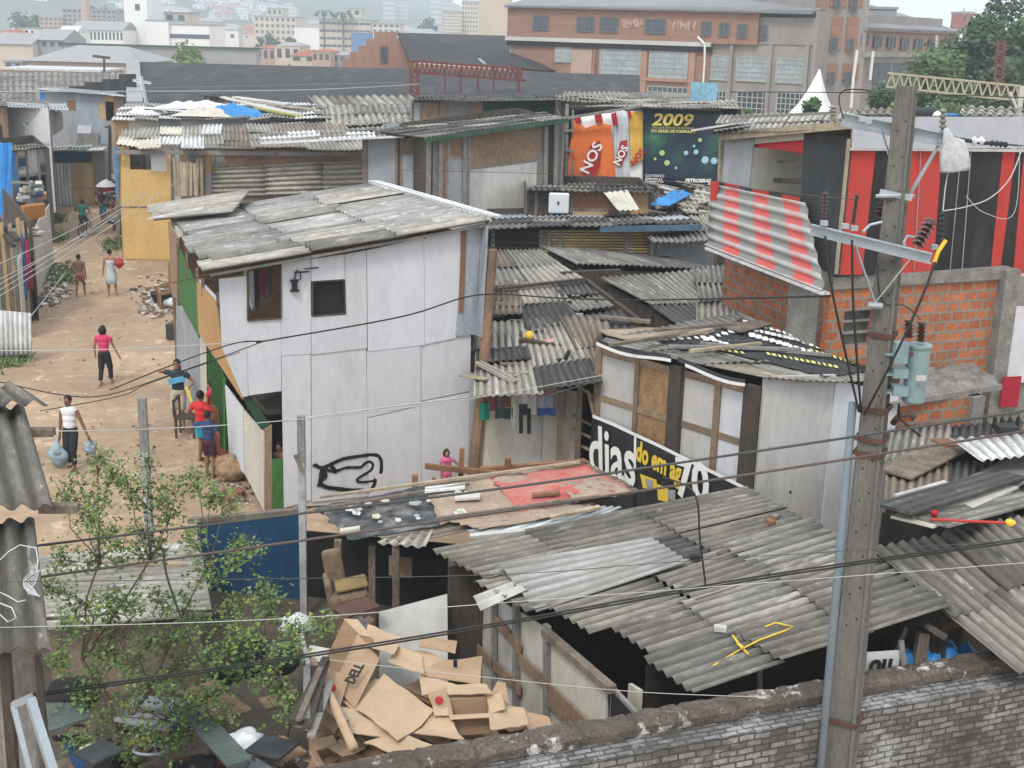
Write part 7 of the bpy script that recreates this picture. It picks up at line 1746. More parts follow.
q=MB()
for x0,x1,y0,y1 in((811,822,-20,12),(809,826,30,48),(828,839,17,50),(843,855,17,50),(828,838,63,80),(843,866,63,80),(824,840,-22,6),(843,857,-22,6),(808,820,62,110)):
 tseg(q,x0,min(x1,859),ft_(x0,y1).z,ft_(x0,y0).z,t=.1,off=.12)
q.each('brick_panel',m_brickf,FA)
for x0,x1,y0,y1 in((833,838,-1,9),(849,855,0,12),(829,835,38,51),(846,851,39,52),(812,819,61,73),(827,832,72,85),(843,849,72,85)):
 fwin(x0,x1,y0,y1,gm=m_winfar,cols=2,rows=3,f=ft_,n=nt_,off=.25,fm=m_wfd,th=.06)
q=MB();q.tube([ft_(857,50,.5),ft_(853,80,.5),ft_(851,108,.5)],.15,6);q.build('drainpipe',m_bww,FA)
RW0,RW1=P(858,60,Y=122),P(953,62,Y=142)
fr3,nr3,dr3=vplane(RW0,RW1)
zr=fr3(900,31).z;zr2=fr3(900,54).z
q=MB();fseg(q,858,953,0,zr,f=fr3,n=nr3);a_,b_=down(RW1,zr),down(RW1,zr)-nr3*12;q.slab(a_,b_,down(b_,0),down(a_,0),.4);q.build('wall',mat('pinkish_factory_wall',(.36,.25,.2),var=.12,vs=.3,dirt=(.26,.2,.17),damt=.5,ds=.15,fine=.06,bump=0),FA)
q=MB();fseg(q,858,953,zr2-.3,zr2+.2,f=fr3,n=nr3,off=.4);fseg(q,858,953,zr-.1,zr+.25,f=fr3,n=nr3,off=.6);q.each('ledge',m_fconc,FA)
q=MB();fseg(q,858,953,0,zr2-.3,f=fr3,n=nr3,off=.1);q.build('wall',m_fconc,FA)
q=MB();a_,b_=down(RW0,zr+.2)+nr3*.7,down(RW1,zr+.2)+nr3*.7;q.slab(a_,b_,b_-nr3*12+Z*3,a_-nr3*12+Z*3,.2);q.build('roof',m_frooft,FA)
bldg('roof_plant_room','long dark plant room on the roof behind the factory tower',860,897,9,138,6,m_bg,base=9.0)
for i in range(7):fwin(859+i*13.6,866+i*13.6,35+i*1.0,46+i*1.0,gm=m_winfar,cols=2,rows=3,f=fr3,n=nr3,off=.15,fm=m_wfd,th=.07)
for i in range(3):fwin(872+i*20,888+i*20,63,84,gm=m_winfar,cols=6,rows=5,f=fr3,n=nr3,off=.15,fm=m_wfd,th=.08)
q=MB();q.tube([fr3(873,51,.5),fr3(870,80,.5)],.15,6);q.tube([fr3(936,35,.5),fr3(936,52,.5),fr3(946,54,.5)],.15,6);q.each('drainpipe',m_bww,FA)
tn=thing('white_tent','tall pointed white tent peak in front of the factory tower','tent',tuple(down(P(808,115,Y=75),0)))
q=MB();pk=P(820,68,Y=76);bs_=[P(788,114,Y=73.5),P(826,112,Y=73),P(835,112,Y=78),P(798,114,Y=79.5)]
n_=8
for k in range(4):
 A_,B_=bs_[k],bs_[(k+1)%4]
 for i in range(n_):
  t0,t1=i/n_,(i+1)/n_;f=lambda p,t:lerp(p,pk,t)-Z*(.35*math.sin(math.pi*t))
  q.face([f(A_,t0),f(B_,t0),f(B_,t1),f(A_,t1)])
q.build('canopy',m_wprint,tn,solid=.03);q=MB();q.tube([pk+Z*.1,down(pk,0)],.08,6);q.build('mast',m_greyw,tn)
tr=truss('cream_truss','cream lattice boom on a white post in front of the trees',P(888,73,Y=60),P(1021,86,Y=56),.62,mat('cream_steel',(.42,.38,.28),var=.1,bump=0),15,.09)
q=MB();p=P(1022,86,Y=56);q.beam(p,down(p,0),.2);q.beam(P(1018,112,Y=56),P(1010,92,Y=56),.1);q.build('post',m_bw,tr)
rm=thing('red_lattice_mast','slim red lattice mast rising among the trees at the upper right','mast',tuple(down(P(1001,80,Y=85),0)))
q=MB();
for x in(998,1005):q.beam(P(x,40,Y=85),down(P(x-1,100,Y=85),0),.12)
for k in range(14):q.beam(P(998,42+k*4,Y=85),P(1005,46+k*4,Y=85),.09);
q.build('lattice',mrr,rm)
bldg('white_house','white building right of the factory wing below the red tower',942,968,31,190,12,m_bww,rows=1,cols=4,floors_from=44)
bldg('white_house','lower white building in front of the red tower at the right',950,975,45,175,8,m_bw,rows=1,cols=4,floors_from=54)
bldg('red_tower','narrow red tower with a spike at the upper right',963,974,14,230,6,mat('faded_red_render',(.38,.14,.12),var=.1,bump=0),rows=2,cols=2,floors_from=36,cat='tower')
q=MB();q.tube([P(964,8,Y=229),P(964,16,Y=229)],.1,5);solo(q,'antenna',m_bg,'thin antenna on the red tower at the upper right','antenna')
bldg('grey_low_block','grey block with a row of windows under the red tower',955,975,36,210,8,m_bg,rows=1,cols=4,floors_from=46)
# ================= hills =================
def hills():
 m=mat('wooded_hillside',(.055,.085,.045),var=.35,vs=.02,dirt=(.16,.15,.11),damt=.3,ds=.01,fine=.2,bump=0)
 mb=MB();nx,ny=120,24
 for j in range(ny+1):
  for i in range(nx+1):
   x=-1300+2300*i/nx;y=850+900*j/ny;t=j/ny
   env=max(0.0,min(1,(60-x)/420));env=env*env*(3-2*env)
   h=(150*env+6)*(t**.8)*(.75+.35*noise.noise(Vector((x*.0035,y*.003,1))))+10*noise.noise(Vector((x*.012,y*.012,2)))*t
   mb.v.append(Vector((x,y,max(h,-.5)-.3*(1-t))))
 for j in range(ny):
  for i in range(nx):k=j*(nx+1)+i;mb.f.append([k,k+1,k+nx+2,k+nx+1]);mb.uv.append([(0,0)]*4);mb.mi.append(0)
 o=mb.build('hills',m,loc=(0,0,0),smooth=True);tag(o,kind='structure');return mb
hm_=hills()
def hillz(x,y):
 i=(x+1300)/2300*120;j=(y-850)/900*24;i0,j0=int(i),int(j);k=j0*121+i0
 return hm_.v[k].z
def proto(k):
 r=thing('hillside_house','small pale house among many on the hazy wooded hill at the upper left','house',(0,0,0),'houses scattered over the far hill')
 w_,d_,h_=((9,7,5),(7,6,7),(12,8,4))[k]
 q=MB();q.prism([(-w_/2,-d_/2,-3),(w_/2,-d_/2,-3),(w_/2,d_/2,-3),(-w_/2,d_/2,-3)],Z*(h_+3));q.build('wall',(m_bww,m_bw,m_bc)[k],r)
 q=MB();A,B,C,D=Vector((-w_/2-.4,-d_/2-.4,h_)),Vector((w_/2+.4,-d_/2-.4,h_)),Vector((w_/2+.4,d_/2+.4,h_)),Vector((-w_/2-.4,d_/2+.4,h_));m1,m2=Vector((-w_/4,0,h_+1.6)),Vector((w_/4,0,h_+1.6))
 q.face([A,B,m2,m1]);q.face([B,C,m2]);q.face([C,D,m1,m2]);q.face([D,A,m1]);q.build('roof',(m_bg,m_bg,m_terra)[k],r)
 for x in(-w_/4,w_/4):q=MB();q.box((x,-d_/2-.03,h_*.55),(1.4,.1,1.3));q.build('window',m_winfar,r)
 return r
pr=[proto(k)for k in range(3)];rnd=random.Random(9);first=[True]*3
for i in range(170):
 px=rnd.choice([rnd.uniform(0,250),rnd.uniform(150,260),rnd.uniform(210,300)]);Y=rnd.uniform(930,1500);x=P(px,10,Y=Y).x;y=Y
 if y>1700:continue
 k=rnd.choice((0,0,1,2));loc=(x,y,hillz(x,y));rz=rnd.uniform(-.5,.5)
 if first[k]:pr[k].location=loc;pr[k].rotation_euler=(0,0,rz);first[k]=False
 else:dup(pr[k],loc,rz)
for i in range(80):
 px=rnd.uniform(-5,255)if i<45 else rnd.uniform(296,470);Y=rnd.uniform(480,820);x=P(px,10,Y=Y).x
 k=rnd.choice((0,0,1,2));o=dup(pr[k],(x,Y,1.5),rnd.uniform(-.5,.5),rnd.uniform(.8,1.3),'pale low building in the flat haze below the far hill','houses on the flat below the far hill')
 # ================= trees =================
def tree(name,label,base,h,w_,mt,n=2600,leaf=.35,trunk=.22,seed=0,group=None,clumps=11,low=.3,dens=1.0):
 rnd=random.Random(seed);base=Vector(base);r=thing(name,label,'tree',tuple(base),group)
 q=MB();top=base+Z*h*.8;q.tube([base,base+Z*h*.35+Vector((rnd.uniform(-.3,.3),0,0)),top],[trunk,trunk*.75,trunk*.2],7)
 cl=[]
 for i in range(clumps):
  a=rnd.uniform(0,6.28);rr=w_/2*math.sqrt(rnd.random())*.8;zz=rnd.uniform(low,.9);env=math.sin(math.pi*min(1,max(.12,(zz-low+.12)/(1.05-low))))**.6
  c=base+Vector((math.cos(a)*rr*env,math.sin(a)*rr*env,h*zz));cl.append((c,w_*rnd.uniform(.16,.28)))
  q.tube([base+Z*h*zz*.6,lerp(base+Z*h*zz*.8,c,.6),c],[trunk*.35,trunk*.2,trunk*.06],4)
 q.build('trunk',m_bark,r)
 q=MB()
 for i in range(n):
  c,cr_=rnd.choice(cl);d=Vector((rnd.gauss(0,1),rnd.gauss(0,1),rnd.gauss(0,.8)));d=d.normalized()*cr_*(rnd.random()**.4)*rnd.uniform(.8,1.2)
  p=c+d;u=Vector((rnd.gauss(0,1),rnd.gauss(0,1),rnd.gauss(0,.6))).normalized();v=u.orthogonal().normalized();s_=leaf*rnd.uniform(.5,1.2)
  q.face([p-u*s_*.5,p+v*s_*.3,p+u*s_*.5,p-v*s_*.3+u*s_*.1])
 q.build('crown',mt,r);return r
def tpx(name,label,px,py_top,Y,w_px,mt,**kw):
 t=P(px,py_top,Y=Y);tree(name,label,(t.x,Y,0),t.z,w_px/1250*Y*1.03,mt,**kw)
GT='big trees at the upper right'
tpx('leafy_tree','tallest tree at the right edge of the view, dark and rounded',1008,-12,98,76,m_leaftd,n=9000,leaf=.55,seed=1,clumps=26,trunk=.5,low=.35,group=GT)
tpx('leafy_tree','dark tree left of the red lattice mast',968,46,100,95,m_leaftd,n=11000,leaf=.5,seed=2,clumps=18,low=.1,group=GT)
tpx('leafy_tree','mid-green round tree before the factory right wing',925,54,92,105,m_leaft,n=11000,leaf=.45,seed=3,clumps=20,low=.1,group=GT)
tpx('leafy_tree','tree filling the right edge under the tallest one',1015,50,90,60,m_leaftd,n=6000,leaf=.5,seed=4,clumps=18,low=.1,group=GT)
tpx('leafy_tree','dark bushy tree close behind the pole top',882,80,84,44,m_leaftd,n=3500,leaf=.35,seed=5,clumps=12,low=.05,group=GT)
tpx('leafy_tree','bright green low tree just left of the cream lattice boom post',905,93,70,60,m_leafy,n=3500,leaf=.3,seed=6,clumps=14,low=.3,group=GT)
tpx('leafy_tree','bluish-green tree below the cream lattice boom',955,92,74,70,m_leaft,n=4500,leaf=.35,seed=7,clumps=14,low=.2,group=GT)
tpx('leafy_tree','dark low tree at the right end under the lattice boom',1005,88,78,50,m_leaftd,n=4500,leaf=.35,seed=17,clumps=14,low=.2,group=GT)
tpx('small_tree','small bushy green tree in front of the white tent',815,87,62,36,m_leaft,n=3200,leaf=.22,seed=8,clumps=12,low=.35)
tpx('small_conifer','small pointed dark green tree right of the blue billboard',749,95,64,17,m_leaft,n=1500,leaf=.2,seed=9,clumps=8,low=.4)
tpx('yellow_green_tree','spiky yellow-green tree before the long stained wall, upper left',186,43,190,34,m_leafy,n=1500,leaf=.7,seed=10,clumps=12,low=.1)
tpx('bush','bright green bush on the shack roofs left of the ochre panel',505,90,60,34,m_leafy,n=1600,leaf=.2,seed=11,clumps=8,low=.7)
tpx('bush','small bright bush by the foot of the red gantry',540,92,61,44,m_leafy,n=1800,leaf=.2,seed=12,clumps=9,low=.75)
GF='distant trees in the haze'
for i,(px,yt,Y,w_,lb)in enumerate([(20,14,430,34,'dark clump left of the grey apartments'),(36,15,425,18,'second clump left of the grey apartments'),(102,6,440,30,'clump above the grey apartments'),(92,4,445,16,'pointed clump behind the chimney'),(273,34,400,16,'round tree before the cream apartments'),(260,36,405,8,'little tree at the foot of the cream apartments'),(290,38,400,12,'tree between cream apartments and white hall'),(426,13,520,18,'domed tree beside the low pale tower'),(436,18,520,10,'small tree beside the domed tree'),(294,62,240,14,'green bush before the low red roofs'),(365,18,440,12,'tree above the blue box building')]):
 tpx('far_tree',lb,px,yt,Y,w_,m_leaftd,n=700,leaf=1.3*Y/430,seed=30+i,clumps=8,low=.15,group=GF,trunk=.4)
def palm(label,px,yt,Y):
 t=P(px,yt,Y=Y);r=thing('palm_tree',label,'palm tree',(t.x,Y,0),'distant palms');q=MB();q.tube([Vector((t.x,Y,0)),Vector((t.x,Y,t.z-1))],.3,6);q.build('trunk',m_bark,r);q=MB()
 for k in range(16):
  a=k*.81;d=Vector((math.cos(a),math.sin(a),0));c=Vector((t.x,Y,t.z-1));s_=Vector((-d.y,d.x,0))*.45
  e=[c,c+d*1.6+Z*.9,c+d*3+Z*.4,c+d*4-Z*1.0];
  for i in range(3):q.face([e[i]-s_,e[i]+s_,e[i+1]+s_*.7,e[i+1]-s_*.7])
 q.build('crown',m_leaftd,r)
palm('left palm of the pair over the wide office building',324,10,430);palm('right palm of the pair over the wide office building',343,12,428)
# ================= people =================
SK={k:mat('skin_'+k,c,rough=.6,var=.06,fine=0,bump=0)for k,c in(('tan',(.33,.17,.10)),('brown',(.19,.095,.055)),('light',(.45,.26,.18)))}
m_hair=mat('dark_hair',(.012,.009,.008),rough=.6,var=.3)
def cl(n,c):return mat('clothing_'+n,c,var=.12,vs=6,fine=.04,bump=.2,bs=12)
def person(label,px,py,h,face,skin='tan',top=None,bot=None,hands=None,feet=None,hair='short',sleeve=.5,leg=.45,lean=0,at=None,dress=None,sit=0,vox=.0095,extra=None):
 g=at if at is not None else Q(px,py,0);k=h/1.7
 r=thing('person',label,'person',tuple(g),None);rot=Matrix.Rotation(face,3,'Z')
 W=lambda x,y,z:g+rot@(Vector((x,y,z))*k)
 hip=(0,0,.90-sit);ch=(0,lean*.5,1.28-sit);nk=(0,lean*.8,1.44-sit);hd=(0,lean+.02,1.585-sit)
 hands=hands or[(-.27,.05,.82),(.27,.05,.82)];feet=feet or[(-.1,.02,0),(.1,-.03,0)]
 def ik(a,b,L,d):
  a,b=Vector(a),Vector(b);m=(a+b)/2;half=(b-a).length/2;s=math.sqrt(max(0,L*L-half*half));return m+Vector(d).normalized()*s
 def blob(q,c,s,am=0):q.blob(W(*c),k,0,1,am,s)
 def eb(q,c,s):
  c=W(*c);b0=len(q.v);q.blob(Vector((0,0,0)),1,0,2,0,s)
  for i in range(b0,len(q.v)):q.v[i]=c+rot@(q.v[i]*k)
 def tb(q,pts,rs):q.tube([W(*p)for p in pts],[x*k for x in rs],10)
 body=MB();shirt=MB();pants=MB()
 for z_,sx,sy in((1.33,.165,.105),(1.18,.145,.1),(1.03,.13,.098)):eb(body,(0,lean*(z_-.9),z_-sit),(sx,sy,.14));eb(shirt,(0,lean*(z_-.9),z_-sit),(sx+.02,sy+.022,.15))
 eb(body,hip,(.155,.115,.13));eb(pants,hip,(.175,.135,.13))
 tb(body,[ch,nk,hd],[.07,.055,.05]);eb(body,hd,(.078,.095,.118));eb(body,(0,hd[1]+.03,hd[2]-.05),(.058,.07,.07));eb(body,(0,hd[1]+.1,hd[2]-.015),(.013,.02,.022))
 for s in(-1,1):eb(body,(s*.08,hd[1],hd[2]-.01),(.012,.022,.032))
 for i,s in enumerate((-1,1)):
  sh=(s*.17,lean*.55,1.38-sit);ha=hands[i];el=ik(sh,ha,.275,(s*.8,-.6,-.2))
  tb(body,[sh,el],[.052,.04]);tb(body,[el,lerp(el,Vector(ha),.4),ha],[.041,.037,.025])
  tb(shirt,[sh,lerp(Vector(sh),el,sleeve),lerp(Vector(sh),el,sleeve+.02)],[.068,.068,.064])
  d=(Vector(ha)-el).normalized();ha=Vector(ha);sd=Vector((0,1,0)).cross(d);sd=sd.normalized()if sd.length>.1 else Vector((1,0,0));fw=d.cross(sd)
  tb(body,[ha,ha+d*.045,ha+d*.085],[.026,.034,.03])
  for f in range(4):o=fw*(f-1.5)*.018;e=ha+d*(.15+(.012,.02,.014,0)[f])+sd*.02*-s;tb(body,[ha+d*.07+o,ha+d*.12+o*1.1,e+o*1.1],[.011,.010,.009])
  tb(body,[ha+d*.03+fw*.025,ha+d*.065+fw*.055,ha+d*.1+fw*.06],[.013,.011,.009])
  hp=(s*.085,0,.86-sit);ft=Vector(feet[i])+Vector((0,0,.08));kn=ik(hp,ft,.40,(s*.1,1,0))
  tb(body,[hp,kn],[.085,.055]);tb(body,[kn,lerp(kn,ft,.35),ft],[.053,.054,.035]);tb(body,[ft-Vector((0,.04,.045)),ft+Vector((0,.06,-.045)),ft+Vector((0,.15,-.055))],[.035,.04,.028])
  if leg<=1:e=lerp(Vector(hp),kn,min(1,leg*2));tb(pants,[hp,e,lerp(e,kn,.02)],[.105,.09,.085])
  if leg>.5:tb(pants,[hp,kn,lerp(kn,ft,min(1,leg*2-1))],[.105,.075,.06])
 def fin(q,name,mt,par,v=vox):
  o=q.build(name,mt,par,smooth=True);m=o.modifiers.new('r','REMESH');m.mode='VOXEL';m.voxel_size=v;m.use_smooth_shade=True
  sm=o.modifiers.new('s','SMOOTH');sm.factor=.5;sm.iterations=2;return o
 b=fin(body,'body',SK[skin],r)
 if top:fin(shirt,'shirt',top,r,.014)
 if bot:fin(pants,'trousers' if leg>.6 else 'shorts',bot,r,.014)
 if dress:
  q=MB();pr=[(.20,.42),(.19,.6),(.175,.85),(.135,1.05),(.15,1.2),(.16,1.3)];b0=len(q.v);q.lathe(pr,(0,0,0),20)
  for i in range(b0,len(q.v)):p=q.v[i];q.v[i]=g+rot@(Vector((p.x*(1+.05*math.sin(9*p.z+6*math.atan2(p.y,p.x))),p.y*.8,p.z))*k)
  q.build('dress',dress,r,smooth=True,solid=.01)
 q=MB();eb(q,(0,hd[1]-.018,hd[2]+.03),(.088,.098,.108))
 if hair=='bob':eb(q,(0,hd[1]-.035,hd[2]-.02),(.115,.10,.13));eb(q,(0,hd[1]-.03,hd[2]-.08),(.10,.075,.09))
 if hair=='long':eb(q,(0,hd[1]-.06,hd[2]-.08),(.085,.06,.16))
 if hair=='bun':eb(q,(0,hd[1]-.07,hd[2]+.09),(.05,.05,.05))
 q.build('hair',m_hair,b,smooth=True)
 for s in(-1,1):q=MB();eb(q,(s*.03,hd[1]+.088,hd[2]+.008),(.011,.008,.007));q.build('eye',m_dark,b)
 q=MB();eb(q,(0,hd[1]+.092,hd[2]-.058),(.024,.008,.006));q.build('mouth',mat('lips',(.3,.08,.07)),b)
 return r,W
def bag(label,c,rad,mt,seed,name='carrier_bag',cat='bag'):
 q=MB();q.blob(c+Z*rad*.85,rad*.92,seed,2,.22,(.9,.75,1));q.tube([c+Z*rad*1.2,c+Z*rad*1.7,c+Z*rad*2.4],[rad*.7,rad*.3,rad*.1],10);return solo(q,name,mt,label,cat,smooth=True)
m_bagb=mat('bluish_plastic_bag',(.30,.40,.44),rough=.45,var=.25,vs=6,bump=.6,bs=14)
person('boy in a white sleeveless top and black trousers carrying two plastic bags',73,468,1.66,R(172),'brown',cl('white',(.68,.68,.7)),cl('black',(.02,.02,.025)),[(-.42,.02,.80),(.24,.03,.78)],[(-.1,.1,0),(.1,-.1,0)],sleeve=.02,leg=.93)
c=P(59,465,Y=Q(73,468,0).y);c.z=.05;bag('larger bluish carrier bag at the left hand side of the boy in white',c,.26,m_bagb,3)
c=P(90,449,Y=Q(73,468,0).y);bag('smaller bluish carrier bag in the outstretched hand of the boy in white',c-Z*.12,.17,m_bagb,5)
person('woman with black bob hair, pink T-shirt and black trousers walking up the street',106,384,1.62,R(-8),'tan',cl('pink',(.58,.045,.14)),cl('black',(.02,.02,.025)),[(-.30,.06,.86),(.36,.12,.86)],[(-.09,-.15,0),(.1,.15,0)],'bob',.45,.93)
m_floral=mat('floral_print',(.62,.64,.68),var=.1,vs=3,dirt=(.22,.27,.42),damt=.55,ds=9,fine=.1)
g4=person('woman in a strapless white and blue floral dress, seen from behind',112,295,1.66,R(5),'tan',None,cl('grey',(.3,.32,.36)),[(-.27,.0,.84),(.2,.22,1.08)],[(-.13,.05,0),(.17,-.02,0)],'bun',dress=m_floral,vox=.012)
q=MB();q.blob(P(119,263,Y=Q(112,295,0).y-.1),.17,4,2,.25);solo(q,'bundle',m_red,'red and white bundle carried by the woman in the floral dress','bundle',smooth=True)
person('girl with brown skin in short brownish-pink shorts walking away, left of the floral dress',81,296,1.5,R(8),'brown',cl('brown',(.17,.10,.08)),cl('dusty_pink',(.30,.11,.09)),[(-.2,.1,.95),(.24,.02,.78)],[(-.16,-.08,0),(.14,.12,0)],'short',.1,.3,vox=.012)
person('person in a black and light blue top and beige shorts standing by the wooden chair',180,428,1.72,R(180),'tan',cl('black_blue',(.03,.05,.07)),cl('beige',(.42,.35,.27)),[(-.26,.12,1.0),(.30,.18,1.48)],None,'long',.5,.48)
q=MB();p=P(177,381,Y=Q(180,428,0).y-.2);q.beam(p+Vector((-.2,0,-.03)),p+Vector((.17,0,.06)),.05,.13);solo(q,'draped_cloth',mat('sky_blue_cloth',(.12,.38,.6),var=.2),'light blue cloth band across the chest of the person by the wooden chair','cloth')
person('taller boy in a red T-shirt and cyan shorts seen from behind',203,462,1.66,R(-25),'brown',cl('red',(.55,.03,.03)),cl('cyan',(.03,.38,.55)),[(-.2,.15,1.0),(.3,.1,.95)],None,'short',.6,.35)
person('smaller boy in a navy T-shirt stretching his arm to the left',210,477,1.5,R(-15),'brown',cl('navy',(.03,.055,.13)),cl('maroon',(.06,.02,.03)),[(-.60,-.02,1.14),(.25,.06,.9)],None,'short',.6,.38)
person('young person in a red sleeveless top standing half hidden behind the red-brown board',214,447,1.62,R(70),'tan',cl('red2',(.5,.03,.05)),cl('dark',(.03,.03,.04)),None,None,'short',.1,.45)
person('small child peeking over the green half door of the white house',278,505,1.36,R(160),'light',None,cl('dark',(.03,.03,.04)),[(.16,.1,.95),(-.16,.1,.95)],None,'short',at=Q(279,510,0)+Vector((0,.26,0)),vox=.012)
person('little girl in a pink top by the rail fence at the white house',445,497,1.12,R(200),'tan',mat('pink_pattern',(.62,.10,.24),var=.2,vs=8,dirt=(.7,.45,.5),damt=.5,ds=12),cl('pink2',(.5,.12,.2)),[(-.42,.22,1.0),(.2,.1,.8)],None,'bob',.35,.4,at=Q(446,500,0))
pw=P(137,171,Y=51.8);person('small figure in a pink top at the upper window of the yellow plywood shack',137,171,1.3,R(180),'brown',cl('pink',(.58,.045,.14)),cl('dark',(.03,.03,.04)),[(-.2,.3,.95),(.2,.3,.95)],at=Vector((pw.x,51.9,pw.z-.95)),vox=.014)
q=MB();fpz=pw.z-.97;q.box((pw.x+.2,53.2,fpz-.04),(2.2,3,.06));q.build('upper_floor',m_woodd,None)if False else solo(q,'upper_floor_board',m_woodd,'dark floor boards behind the upper window of the yellow plywood shack','floorboard')
person('person in dark top and navy skirt standing by the scrap heap at the street end',104,223,1.62,R(175),'tan',cl('dark',(.03,.03,.04)),cl('teal',(.03,.12,.16)),[(-.22,.2,1.15),(.22,.2,1.15)],None,'short',.3,.6,vox=.014)
person('seated-looking figure in blue jeans leaning on the wall left of the yellow plywood',115,229,1.45,R(150),'tan',cl('darkred',(.12,.03,.04)),cl('jeans',(.06,.10,.2)),None,None,'short',.3,.95,vox=.014)
cg=Q(85,236,0)
bk_=thing('bicycle','bicycle ridden away from the viewer by the person in the dark green shirt','bicycle',tuple(cg))
for y in(-.5,.52):
 q=MB();torus(q,cg+Vector((0,y,.33)),.31,.03,(1,0,0),28,8);w_=q.build('tyre',m_black,bk_,smooth=True);q=MB();torus(q,cg+Vector((0,y,.33)),.275,.012,(1,0,0),24,6)
 for a in range(8):q.beam(cg+Vector((0,y,.33)),cg+Vector((0,y+.27*math.cos(a*.785),.33+.27*math.sin(a*.785))),.006)
 q.build('rim',m_steel,w_)
f=lambda x,y,z:cg+Vector((x,y,z));q=MB()
for a,b in(((0,-.5,.33),(0,-.18,.85)),((0,-.5,.33),(0,-.02,.3)),((0,-.02,.3),(0,-.18,.85)),((0,-.02,.3),(0,.38,.82)),((0,-.15,.78),(0,.38,.82)),((0,.52,.33),(0,.36,.95))):q.tube([f(*a),f(*b)],.018,6)
q.build('frame',m_rust,bk_);q=MB();q.tube([f(-.27,.3,1.02),f(0,.37,.98),f(.27,.3,1.02)],.014,6);q.build('handlebar',m_black,bk_);q=MB();q.box(f(0,-.2,.89),(.14,.24,.05));q.build('saddle',m_black,bk_,bevel=.02)
q=MB();q.box(f(-.1,-.02,.22),(.09,.1,.02));q.box(f(.1,-.02,.38),(.09,.1,.02));q.each('pedal',m_black,bk_)
person('cyclist in a dark green shirt riding away up the street',85,236,1.62,0,'brown',cl('green',(.02,.14,.12)),cl('dark',(.03,.03,.04)),[(-.25,.3,1.10),(.25,.3,1.10)],[(-.1,-.02,.2),(.1,-.02,.36)],'short',.6,.5,lean=.12,at=cg+Vector((0,-.2,.05)),vox=.014)
# ================= cardboard pile =================
def Yp(py):return lerp(15.5,12.7,(py-650)/100)
def C(px,py,up=0):p=P(px,py,Y=Yp(py));return p+Z*up
def card(pts,up,mt,label,group='flattened cardboard sheets in the pile',t=.012,name='cardboard_sheet'):
 if len(pts)==4:return bent([C(x,y,up+(o[0]if o else 0))for x,y,*o in pts],mt,label,group,name)
 q=MB();P4=[C(x,y,up+u)for x,y,*o in pts for u in(o or[0])]
 if len(P4)==4:q.slab(*P4,t)
 else:q.prism(P4,Z*-t)
 return solo(q,name,mt,label,'cardboard',group)
def bent(P4,mt,label,group,name):
 q=MB();n_=8;sd=random.uniform(0,90);fu=random.uniform(.25,.75);k_=random.uniform(-.05,.05);n=(P4[2]-P4[0]).cross(P4[3]-P4[1]).normalized();L_=(P4[2]-P4[0]).length
 for j in range(n_+1):
  for i in range(n_+1):
   u,v=i/n_,j/n_;p=lerp(lerp(P4[0],P4[1],u),lerp(P4[3],P4[2],u),v)
   q.v.append(p+n*(k_*(1-abs(u-fu)*2)+.022*L_*noise.noise(Vector((u*2.5,v*2.5,sd))))+(P4[1]-P4[0])*.04*noise.noise(Vector((v*5,sd,0)))*(i in(0,n_)))
 for j in range(n_):
  for i in range(n_):k=j*(n_+1)+i;q.f.append([k,k+1,k+n_+2,k+n_+1]);q.uv.append([(0,0)]*4);q.mi.append(0)
 return solo(q,name,mt,label,'cardboard',group,solid=.012)
def box(px,py,w_,d_,h_,rz,tilt,mt,label,group=None,up=0,flaps=True):
 c=C(px,py,up);r=thing('cardboard_box',label,'box',tuple(c),group);rm_=Matrix.Rotation(rz,3,'Z')@Matrix.Rotation(tilt,3,'X')@Matrix.Rotation(tilt*.4,3,'Y');f=lambda x,y,z:c+rm_@Vector((x*w_/2,y*d_/2,z*h_));q=MB();t=.01
 for a,b in(((-1,-1),(1,-1)),((1,-1),(1,1)),((1,1),(-1,1)),((-1,1),(-1,-1))):q.slab(f(*a,0),f(*b,0),f(*b,1),f(*a,1),t)
 q.slab(f(-1,-1,0),f(1,-1,0),f(1,1,0),f(-1,1,0),t);q.build('carton',mt,r)
 if flaps:
  q=MB();e=.45
  for a,b,o in(((-1,-1),(1,-1),(0,-1)),((1,-1),(1,1),(1,0)),((1,1),(-1,1),(0,1)),((-1,1),(-1,-1),(-1,0))):
   k=random.uniform(-.1,.9);A,B=f(*a,1),f(*b,1);v=rm_@Vector((o[0]*w_*e*.8,o[1]*d_*e*.8,h_*.25*k));q.slab(A,B,B+v,A+v,t)
  q.each('flap',m_cardl,r)
 return r,f
random.seed(77)
for i in range(46):
 px,py=random.uniform(318,520),random.uniform(662,765)
 if px>480 and py<690:continue
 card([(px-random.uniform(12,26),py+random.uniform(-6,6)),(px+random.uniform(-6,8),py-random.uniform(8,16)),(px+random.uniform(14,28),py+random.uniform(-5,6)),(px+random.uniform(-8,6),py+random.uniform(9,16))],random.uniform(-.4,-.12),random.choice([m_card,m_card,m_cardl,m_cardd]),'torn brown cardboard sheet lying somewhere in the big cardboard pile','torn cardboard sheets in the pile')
for i in range(16):
 box(random.uniform(320,540),random.uniform(670,765),random.uniform(.3,.5),random.uniform(.25,.4),random.uniform(.2,.35),random.uniform(0,3),random.uniform(-.6,.6),m_card,'crumpled open cardboard box buried in the big cardboard pile','open boxes in the cardboard pile',up=-.55)
card([(392,735),(388,688,.12),(432,686,.1),(435,718,.05),(398,758)],.22,m_cardl,'x')if False else None
